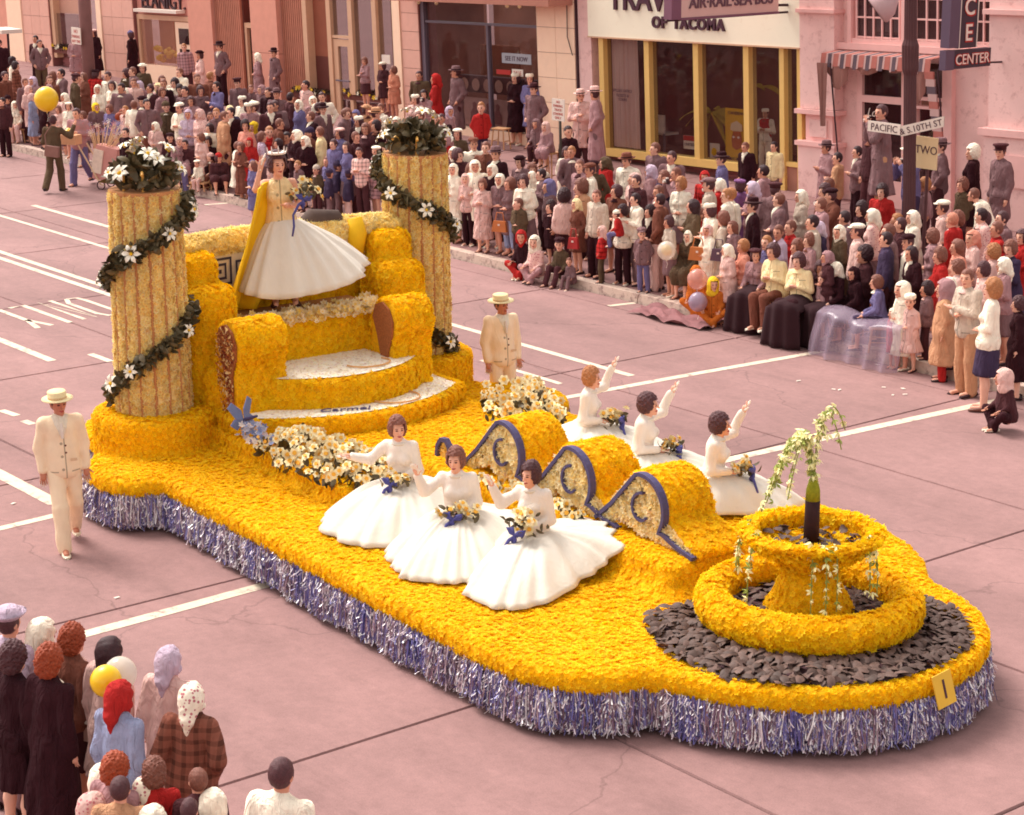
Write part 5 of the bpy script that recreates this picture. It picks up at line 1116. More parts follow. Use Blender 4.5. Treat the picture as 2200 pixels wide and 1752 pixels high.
def grid_for(J, h, pad=.12, fine=None):
    ks = [k for k in J if isinstance(J[k], np.ndarray)]; Pn = np.array([J[k] for k in ks]); lo, hi = Pn.min(0) - pad - .12, Pn.max(0) + pad + .14; hd = J['head']; hr = J['hrad']
    f = [None] * 3
    if fine: f = [(hd[i] - hr[i] - .03, hd[i] + hr[i] + .03, fine) for i in range(3)]
    return SDF(*[axis(lo[i], hi[i], h, f[i]) for i in range(3)])
def body_mesh(cls, pose, yaw=0, h=.03, fine=.015, spread=0.0):
    key = (cls, pose, yaw, h)
    if key in BODY: return BODY[key]
    J = joints(cls, pose); a = J['arm']; g = grid_for(J, h, fine=fine)
    g.cone(J['pel'], J['waist'], J['hp'] * .92, J['wa'] * .92, .7, .04); g.cone(J['waist'], J['chest'], J['wa'] * .92, J['ch'] * .92, .68, .04)
    g.cone(J['sr']*.93 + J['sl']*.07, J['sl']*.93 + J['sr']*.07, .042 * a, .042 * a, 1, .03); g.cone(J['neckp'] - np.array([0, 0, .06 * a]), J['head'] - np.array([0, 0, .04]), .056 * a ** .5, .05 * a ** .5, 1, .02)
    for k in 'rl':
        g.cone(J['s'+k], J['e'+k], .044*a, .038*a, 1, .02); g.cone(J['e'+k], J['w'+k], .04*a, .028*a, 1, .02)
        d = (J['w'+k] - J['e'+k]); d = d / np.linalg.norm(d); g.cone(J['w'+k], J['w'+k] + d * .07 * a, .03*a, .036*a, 1, .02)
        g.cone(J['h'+k], J['k'+k], .085*a, .058*a, 1, .03); g.cone(J['k'+k], (J['k'+k]*.6 + J['a'+k]*.4) + np.array([0, .012, 0]), .055*a, .056*a, 1, .02); g.cone((J['k'+k]*.6 + J['a'+k]*.4) + np.array([0, .012, 0]), J['a'+k], .056*a, .036*a, 1, .02)
        ft_ = np.array([0, -.15*a, -.045*a]); g.cone(J['a'+k] + np.array([0, .02*a, -.03*a]), J['a'+k] + ft_, .036*a, .034*a, 1, .02)
    hd = J['head']; r = np.array(J['hrad']); q = math.radians(yaw); at = lambda x, y, z: hd + rot2(np.array([x, y, z]) * r[2] / .118, q)
    g.ell(hd + rot2((0, .012, .02), q), r * np.array([1.0, .95, .86]), .02); g.cone(at(0, -.02, -.02), at(0, -.035, -.075), r[0]*.92, r[0]*.52, 1, .03)
    g.cone(at(0, -.088, .012), at(0, -.112, -.03), .009, .013, 1, .012); g.cone(at(0, -.085, -.066), at(0, -.086, -.068), .016, .016, 1, .012); g.cone(at(0, -.07, -.1), at(0, -.072, -.103), .022, .02, 1, .015)
    for s in (-1, 1): g.ell(at(s * .079, .01, -.005), np.array([.012, .02, .03]), .008); g.cone(at(s*.015, -.08, .03), at(s*.05, -.062, .028), .01, .01, 1, .012)
    P, Q = g.net(); V = [p for p in P]; F = []
    for k in 'rl': finger_tubes(J, cls, V, F, k, spread)
    V = np.array(V); hs_ = V - hd; c, s = math.cos(-q), math.sin(-q); sc = .118 / r[2]
    hs_ = np.stack([c*hs_[:, 0] - s*hs_[:, 1], s*hs_[:, 0] + c*hs_[:, 1], hs_[:, 2]], 1) * sc
    F3 = [f for f in F if f[2] != f[3]]; F_t = [f[:3] for f in F if f[2] == f[3]]
    me = np_mesh('body', V, [Q, np.array(F3), np.array(F_t)], m_skin, True, {'hs': ('FLOAT_VECTOR', hs_)}); BODY[key] = me; return me
GARM = {}
def folds(seed, amp):
    r = np.random.default_rng(seed); k = r.uniform(10, 34, (4, 3)); ph = r.uniform(0, 6, 4)
    return lambda X, Y, Z: amp * sum(np.sin(k[i, 0]*X + k[i, 1]*Y*.8 + k[i, 2]*Z*.7 + ph[i]) for i in range(4)) / 2
def top_mesh(cls, pose, kind, h=.03, m=None, vneck=False):
    """kind: j jacket to the hip, c coat to the knee, l long coat, b blouse (tucked in), d dress with flared skirt"""
    key = ('t', cls, pose, kind, h, m.name if m else '', vneck)
    if key in GARM: return GARM[key]
    J = joints(cls, pose); a = J['arm']; g = grid_for(J, h, .2); t = {'z': .016, 'b': .02, 'j': .022, 'd': .014}.get(kind, .03); up = np.array([0, 0, 1.0])
    g.cone(J['pel'] + up * .02, J['waist'], J['hp'] + t + (.022 if kind in 'jb' else .01), J['wa'] + t * 1.2, .82, .05); g.cone(J['waist'], J['chest'], J['wa'] + t * 1.2, J['ch'] + t, .72, .05)
    if kind != 'z': g.cone(J['sr']*.94 + J['sl']*.06 - up*.012, J['sl']*.94 + J['sr']*.06 - up*.012, (.05 + t*.6)*a, (.05 + t*.6)*a, 1, .05); g.cone(J['neckp'] - up*.09*a, J['neckp'] - up*.025*a, .085*a**.5, .07*a**.5, 1, .03)
    if cls == 'w':
        for s in (-1, 1): g.ell(J['chest'] + np.array([s*.065, -.085, -.06]), (.07, .06, .065), .04)
    for k in ('' if kind == 'z' else 'rl'):
        w = J['w'+k]; e = J['e'+k]; d = (w - e) / np.linalg.norm(w - e); g.cone(J['s'+k], e, (.05 + t)*a, (.042 + t)*a, 1, .02); g.cone(e, w - d*.012, (.042 + t)*a, (.032 + t*.8)*a, 1, .02)
    hip = J['pel']; hem = {'z': hip[2] + .02, 'b': hip[2] + .02, 'j': hip[2] - .1*a, 'c': J['knee'] + .03*a, 'l': J['knee'] - .17*a, 'd': J['knee'] + .02*a}[kind]
    if kind in 'cld':
        if pose[0] in 'kqg':
            for k in 'rl': g.cone(J['h'+k], J['k'+k] + np.array([0, 0, .0]), (.1 + t)*a, (.085 + t)*a, 1, .1)
            if pose[0] == 'k': 
                for k in 'rl': g.cone(J['k'+k], J['k'+k] - up*.2*a, (.08 + t)*a, (.08 + t)*a, 1, .1)
            hem = max(.03, J['kr'][2] - .25 * a) if pose[0] == 'k' else .02
        else:
            fl = {'c': .05, 'l': .075, 'd': .13}[kind]; g.cone(hip, np.array([0, hip[1] + .01, hem - .1]), J['hp'] + t, J['hp'] + t + fl, .84, .06)
    g.add(folds(hash_(key), .006 + .003 * (kind in 'cl')))
    if kind in 'cld' and pose[0] not in 'kqg': g.add(lambda X, Y, Z: np.clip(hip[2] - Z, 0, 1) * .03 * np.sin(np.arctan2(Y, X) * 9 + 1))
    if pose[0] in 'svl' or kind not in 'cld': g.carve(lambda X, Y, Z: (hem - Z) + 0 * X + 0 * Y)
    else: g.carve(lambda X, Y, Z: (hem - Z) + 0 * X + 0 * Y)
    if vneck:
        nk = J['neckp']; F0 = g.F.copy(); wedge = lambda X, Y, Z: np.maximum(np.abs(X) - np.clip((Z - (nk[2] - .27*a)) * .36, 0, .1), np.maximum(Y - nk[1] + .0, (nk[2] - .27*a) - Z))
        g2 = SDF(g.xs, g.ys, g.zs); X, Y, Z = g2.grid((slice(None),) * 3); g2.F = np.maximum(F0 - .007, wedge(X, Y, Z)).astype(np.float32); P2, Q2 = g2.net(); GARM[key + ('shirt',)] = np_mesh('shirt_front', P2, Q2, m_cloth)
    P, Q = g.net(); me = np_mesh('top', P, Q, m or m_coat); GARM[key] = me; return me
def hash_(k): return abs(sum(ord(c) * (i + 3) for i, c in enumerate(str(k)))) % 9999
def bottom_mesh(cls, pose, kind, h=.03, m=None):
    """t trousers, s skirt to the knee, p cropped trousers"""
    key = ('b', cls, pose, kind, h)
    if key in GARM: return GARM[key]
    J = joints(cls, pose); a = J['arm']; g = grid_for(J, h, .15); up = np.array([0, 0, 1.0]); t = .016
    g.cone(J['pel'] + up*.06*a, J['pel'] - up*.0, J['wa'] * .9, J['hp'] * .96, .74, .04)
    if kind in 'tp':
        for k in 'rl':
            an = J['a'+k] - up*.02 if kind == 't' else J['k'+k]*.35 + J['a'+k]*.65
            g.cone(J['h'+k], J['k'+k], (.08 + t)*a, (.066 + t)*a, 1, .025); g.cone(J['k'+k], an, (.072 + t)*a, (.062 + t)*a, 1, .015)
        g.add(folds(hash_(key), .004))
    else:
        hem = J['knee'] - .02*a
        if pose[0] in 'kqg':
            for k in 'rl': g.cone(J['h'+k], J['k'+k], .12*a, .11*a, 1, .12); g.cone(J['k'+k], J['k'+k] - up*.15*a, .1*a, .1*a, 1, .1)
            hem = max(.02, J['kr'][2] - .22*a)
        else: g.cone(J['pel'], np.array([0, 0, hem - .1]), J['hp'] + t, J['hp'] + .06, .82, .05); g.add(lambda X, Y, Z: np.clip(J['pel'][2] - Z, 0, 1) * .03 * np.sin(np.arctan2(Y, X) * 11))
        g.carve(lambda X, Y, Z: (hem - Z) + 0 * X + 0 * Y)
    P, Q = g.net(); me = np_mesh('bottom', P, Q, m or m_cloth); GARM[key] = me; return me

# head gear in head coordinates (man's head; scaled for others)
HG = {}
def _gear():
    A = lambda h=.0085: SDF(np.arange(-.2, .2, h), np.arange(-.22, .24, h), np.arange(-.34, .24, h))
    R = (.076, .096, .118); face = lambda w, zt, yb: (lambda X, Y, Z: np.minimum(np.minimum(w - np.abs(X), zt - Z), yb - Y))
    lump = lambda f, amp: (lambda X, Y, Z: amp * (np.sin(f*X + 1 + 2*np.sin(f*.4*Z)) * np.sin(f*Y + 2) * np.sin(f*Z + np.sin(f*.5*X)) + .5 * np.sin(f*2.1*X) * np.sin(f*1.9*Y + 1) * np.sin(f*2.3*Z)))
    def fin(name, g, m): P, Q = g.net(); HG[name] = np_mesh(name, P, Q, m)
    g = A(); g.ell((0, .012, .022), (.086, .103, .112), .02).add(lump(70, .003)).carve(lambda X, Y, Z: face(.2, .07, -.04)(X, Y, Z)).carve(lambda X, Y, Z: -.055 - Z + 0*X + np.clip(-Y, -.05, .1) * .9); fin('hair_short', g, m_hair)
    g = A(); g.ell((0, .018, .025), (.105, .118, .128), .03).ell((0, .05, -.05), (.095, .075, .075), .05).add(lump(62, .007)).carve(lambda X, Y, Z: face(.066, .075, -.03)(X, Y, Z)).carve(lambda X, Y, Z: face(.2, -.03, -.045)(X, Y, Z)); fin('hair_curled', g, m_hair)
    g = A(); g.ell((0, .02, .04), (.11, .125, .14), .03).ell((0, .06, -.03), (.095, .075, .09), .05).add(lump(66, .007)).carve(lambda X, Y, Z: face(.068, .076, -.025)(X, Y, Z)).carve(lambda X, Y, Z: face(.2, -.03, -.04)(X, Y, Z)); fin('hair_bouffant', g, m_hair)
    g = A(.0065); g.ell((0, .022, .045), (.1, .118, .125), .03).ell((0, .06, -.02), (.088, .07, .085), .05).ell((.07, .0, .0), (.03, .05, .06), .04).ell((-.07, .0, .0), (.03, .05, .06), .04).add(lump(95, .007)).add(lump(40, .004)).carve(lambda X, Y, Z: face(.07 , .075, -.028)(X, Y, Z)).carve(lambda X, Y, Z: face(.2, -.045, -.02)(X, Y, Z)); fin('hair_set', g, m_hair)
    g = A(.0065); g.ell((0, .02, .035), (.106, .12, .132), .03).ell((0, .055, -.045), (.095, .075, .08), .05).add(lump(105, .009)).add(lump(44, .005)).carve(lambda X, Y, Z: face(.068, .076, -.025)(X, Y, Z)).carve(lambda X, Y, Z: face(.2, -.035, -.04)(X, Y, Z)); fin('hair_perm', g, m_hair)
    g = A(); g.ell((0, .018, .02), (.096, .112, .12), .03).cone((0, .06, -.02), (0, .075, -.2), .095, .085, .7, .05).add(lump(40, .006)).carve(lambda X, Y, Z: face(.064, .075, -.03)(X, Y, Z)).carve(lambda X, Y, Z: face(.2, -.05, -.03)(X, Y, Z)); fin('hair_long', g, m_hair)
    g = A(); g.ell((0, .02, .018), (.098, .118, .122), .02).cone((0, .06, 0), (0, .125, -.13), .09, .06, 1, .05).cone((0, .125, -.13), (0, .13, -.26), .05, .012, 1, .03).cone((0, -.045, -.12), (0, -.05, -.15), .03, .03, 1, .05).cone((-.07, 0, -.06), (0, -.04, -.125), .035, .03, 1, .03).cone((.07, 0, -.06), (0, -.04, -.125), .035, .03, 1, .03).add(lump(34, .006)).carve(lambda X, Y, Z: face(.062, .075, -.03)(X, Y, Z)*1.0 if False else np.maximum(np.minimum(np.minimum(.066 - np.abs(X), .07 - Z), np.minimum(-.035 - Y, Z + .1)), -9)); fin('headscarf', g, m_cloth)
    g = A(); g.ell((0, .02, .012), (.108, .125, .132), .02).cone((0, .03, -.06), (0, .04, -.14), .105, .12, .9, .05).add(lump(30, .005)).carve(lambda X, Y, Z: np.minimum(np.minimum(.064 - np.abs(X), .07 - Z), np.minimum(-.03 - Y, Z + .1))); fin('hood', g, m_cloth)
    g = A(); g.ell((0, .012, .055), (.09, .106, .095), .02).carve(lambda X, Y, Z: .035 - Z + 0*X + 0*Y); g.cone((0, .0, .14), (0, 0, .15), .018, .018, 1, .02); fin('knit_cap', g, m_cloth)
    g = A(); g.ell((.01, .012, .1), (.115, .125, .045), .02).add(lump(40, .004)); fin('beret', g, m_cloth)
    g = A(); g.ell((0, .01, .095), (.105, .122, .05), .02).ell((0, -.1, .068), (.065, .06, .014), .01).carve(lambda X, Y, Z: .05 - Z + 0*X + 0*Y); fin('flat_cap', g, m_cloth)
    def lat(name, prof, m, sy=1.18, extra=None): HG[name] = MB().lathe(prof, 28, (0, .008, 0), sy).mesh(name, m, True)
    lat('fedora', [(.0, .045), (.08, .045), (.135, .05), (.15, .062), (.148, .066), (.093, .06), (.089, .075), (.086, .125), (.076, .152), (.05, .16), (.02, .145), (0, .142)], m_cloth)
    lat('hat_band', [(.0935, .062), (.0915, .085)], m_cloth)
    lat('boater', [(.0, .05), (.08, .05), (.15, .052), (.152, .06), (.094, .06), (.091, .065), (.09, .13), (.085, .136), (0, .136)], m_straw)
    lat('pillbox', [(.0, .05), (.088, .05), (.098, .075), (.095, .115), (.07, .135), (0, .14)], m_cloth)
    lat('brimmed_hat', [(.0, .05), (.09, .05), (.125, .085), (.13, .1), (.097, .075), (.09, .12), (.06, .145), (0, .15)], m_cloth)
    mb = MB().lathe([(0, .045), (.088, .045), (.09, .085), (.125, .115), (.12, .135), (.05, .145), (0, .145)], 28, (0, .008, 0), 1.15); mb.lathe([(.0, .04), (.07, .04), (.075, .05), (0, .055)], 20, (0, -.09, 0), .7); HG['service_cap'] = mb.mesh('service_cap', m_cloth, True)
    mb = MB(); nn_ = 10     # shoe: toe towards -y, sole at z = 0
    sec = [(.085, .03, .06), (.06, .036, .075), (.0, .036, .07), (-.06, .04, .055), (-.12, .045, .04), (-.17, .038, .035), (-.19, .02, .022)]
    for y, w_, hh in sec: mb.v += [(w_ * math.cos(2*PI*k/nn_), y, max(0, hh * .5 + hh * .5 * math.sin(2*PI*k/nn_))) for k in range(nn_)]
    for i in range(len(sec) - 1): mb.f += [(i*nn_ + k, i*nn_ + (k+1) % nn_, (i+1)*nn_ + (k+1) % nn_, (i+1)*nn_ + k) for k in range(nn_)]
    mb.f += [tuple(range(nn_)), tuple(reversed(range((len(sec)-1)*nn_, len(sec)*nn_)))]; HG['shoe'] = mb.mesh('shoe', m_plain_leather, True)
_gear()
COLLAR = MB().lathe([(.062, .03), (.075, .035), (.105, -.01), (.125, -.035), (.115, -.045), (.07, .0)], 20).mesh('collar', m_cloth, True)
COLS = dict(W=(252, 238, 216), C=(250, 224, 172), P=(230, 186, 176), K=(170, 128, 130), G=(128, 96, 98), D=(80, 44, 48), B=(52, 22, 28), N=(124, 74, 60), T=(198, 146, 112), R=(178, 42, 40), U=(116, 106, 146), V=(66, 52, 76), O=(96, 76, 58), E=(204, 184, 166), Y=(250, 204, 50), A=(208, 112, 44), L=(206, 182, 200), S=(228, 152, 130), Q=(150, 156, 186), M=(128, 84, 128), F=(150, 62, 30), H=(172, 112, 70), X=(206, 132, 106))
WORD = dict(W='white', C='cream', P='pale pink', K='mauve', G='grey', D='dark', B='black', N='brown', T='tan', R='red', U='blue', V='navy', O='olive', E='pale grey', Y='yellow', A='orange', L='lavender', S='salmon', Q='light blue', M='purple', F='auburn', H='fair')
SKIN = [(244, 180, 152), (238, 170, 144), (250, 190, 164), (226, 158, 130)]
TOPN = dict(z='bodice', j='jacket', c='coat', l='long_coat', b='blouse', d='dress', s='sweater')
BOTN = dict(t='trousers', s='skirt', p='slacks'); HEADN = dict(f='fedora', s='headscarf', o='hood', k='knit_cap', c='flat_cap', w='beret', y='service_cap', i='pillbox_hat', r='brimmed_hat')
GEAR = dict(f='fedora', s='headscarf', o='hood', k='knit_cap', c='flat_cap', w='beret', y='service_cap', i='pillbox', r='brimmed_hat')
prnd = random.Random(21)
def person(x, y, z, yaw, cls, sc, pose, top, bot, head, label, group='crowd watching the parade', hyaw=0, h=.03, fine=.015, skin=None, lean=-.03, lo=True, flip=False):
    sk = S(*(skin or SKIN[prnd.randrange(4)])); wx = prnd.uniform(.95, 1.07)
    o = obj('person', body_mesh(cls, pose, hyaw, h, fine), None, (x, y, z), (prnd.uniform(-.03, .05) if flip else 0, lean + (prnd.uniform(-.035, .035) if flip else 0), yaw), (sc * wx * (-1 if flip and prnd.random() < .5 else 1), sc * wx, sc), sk); tag(o, label, 'person', group)
    J = joints(cls, pose); hk0 = head[0]
    tk = top[0]; pat = {'#': m_plaid, '*': m_print}.get(top[2:3]); kk = 'j' if tk == 's' else tk; v = tk == 'j' and cls == 'm' and top[3:4] == 'v' or (tk in 'jc' and top[2:3] == 'v')
    def jit(c): f = prnd.uniform(.92, 1.08); return tuple(q * f for q in S(*COLS[c], k=1.02)[:3]) + (1,)
    obj(TOPN[tk], top_mesh(cls, pose, kk, h, pat, v), o, col=jit(top[1]))
    if v: obj('shirt_front', GARM[('t', cls, pose, kk, h, pat.name if pat else '', True, 'shirt')], o, col=S(*COLS['W']))
    if tk in 'cljs' and not v and prnd.random() < .6 and hk0 not in 'so': obj('collar', COLLAR, o, tuple(J['neckp'] + np.array([0, -.005, -.045 * J['arm']])), (-.15, 0, 0), J['arm'] ** .6 * (.95 if cls == 'm' else .9), jit(top[1] if prnd.random() < .5 else prnd.choice('WNDBP')))
    if bot: obj(BOTN[bot[0]], bottom_mesh(cls, pose, bot[0], h), o, col=jit(bot[1]))
    hs_ = J['hrad'][2] / .118; ro = (0, 0, math.radians(hyaw)); hl_ = J['head']
    hk, hc = head[0], head[1]; hair = head[2] if len(head) > 2 else ('D' if hk != 'h' else hc)
    if hk == 'h': hm = 'hair_short' if cls == 'm' else (prnd.choice(['hair_curled', 'hair_set', 'hair_set', 'hair_bouffant', 'hair_long']) if cls == 'w' else prnd.choice(['hair_short', 'hair_short', 'hair_set'])); hm = {'e': 'hair_perm', 't': 'hair_set', 'b': 'hair_bouffant', 'l': 'hair_long', 'c': 'hair_curled', 's': 'hair_short'}.get(head[3:4], hm); obj('hair', HG[hm], o, hl_, ro, hs_, jit(hc))
    else:
        if hk not in 'so': obj('hair', HG['hair_curled' if (cls == 'w' and hk in 'wirk') else 'hair_short'], o, hl_, ro, hs_ * (.96 if cls == 'w' else 1.0), jit(hair))
        else: obj('hair', HG['hair_short'], o, hl_ + np.array([0, -.004, -.006]), ro, hs_ * .95, jit(hair))
        me = HG[GEAR[hk]]
        if head[3:4] == '*': me = HG.setdefault('print_' + GEAR[hk], me.copy()); me.materials.clear(); me.materials.append(m_print)
        ht = obj(HEADN[hk], me, o, hl_, ro, hs_ * 1.02, jit(hc))
        if hk == 'f': obj('hat_band', HG['hat_band'], ht, col=S(*COLS['B' if hc != 'B' else 'G']))
    if lo:
        shc = S(*COLS['B' if cls == 'm' else prnd.choice('BNDWB')])
        for k in 'rl':
            a_ = J['a' + k]; obj('shoe', HG['shoe'], o, (a_[0], a_[1] + .005, a_[2] - .082 * J['arm']), (0, 0, (-.15 if k == 'r' else .15)), J['arm'] * 1.05, shc)
    return o
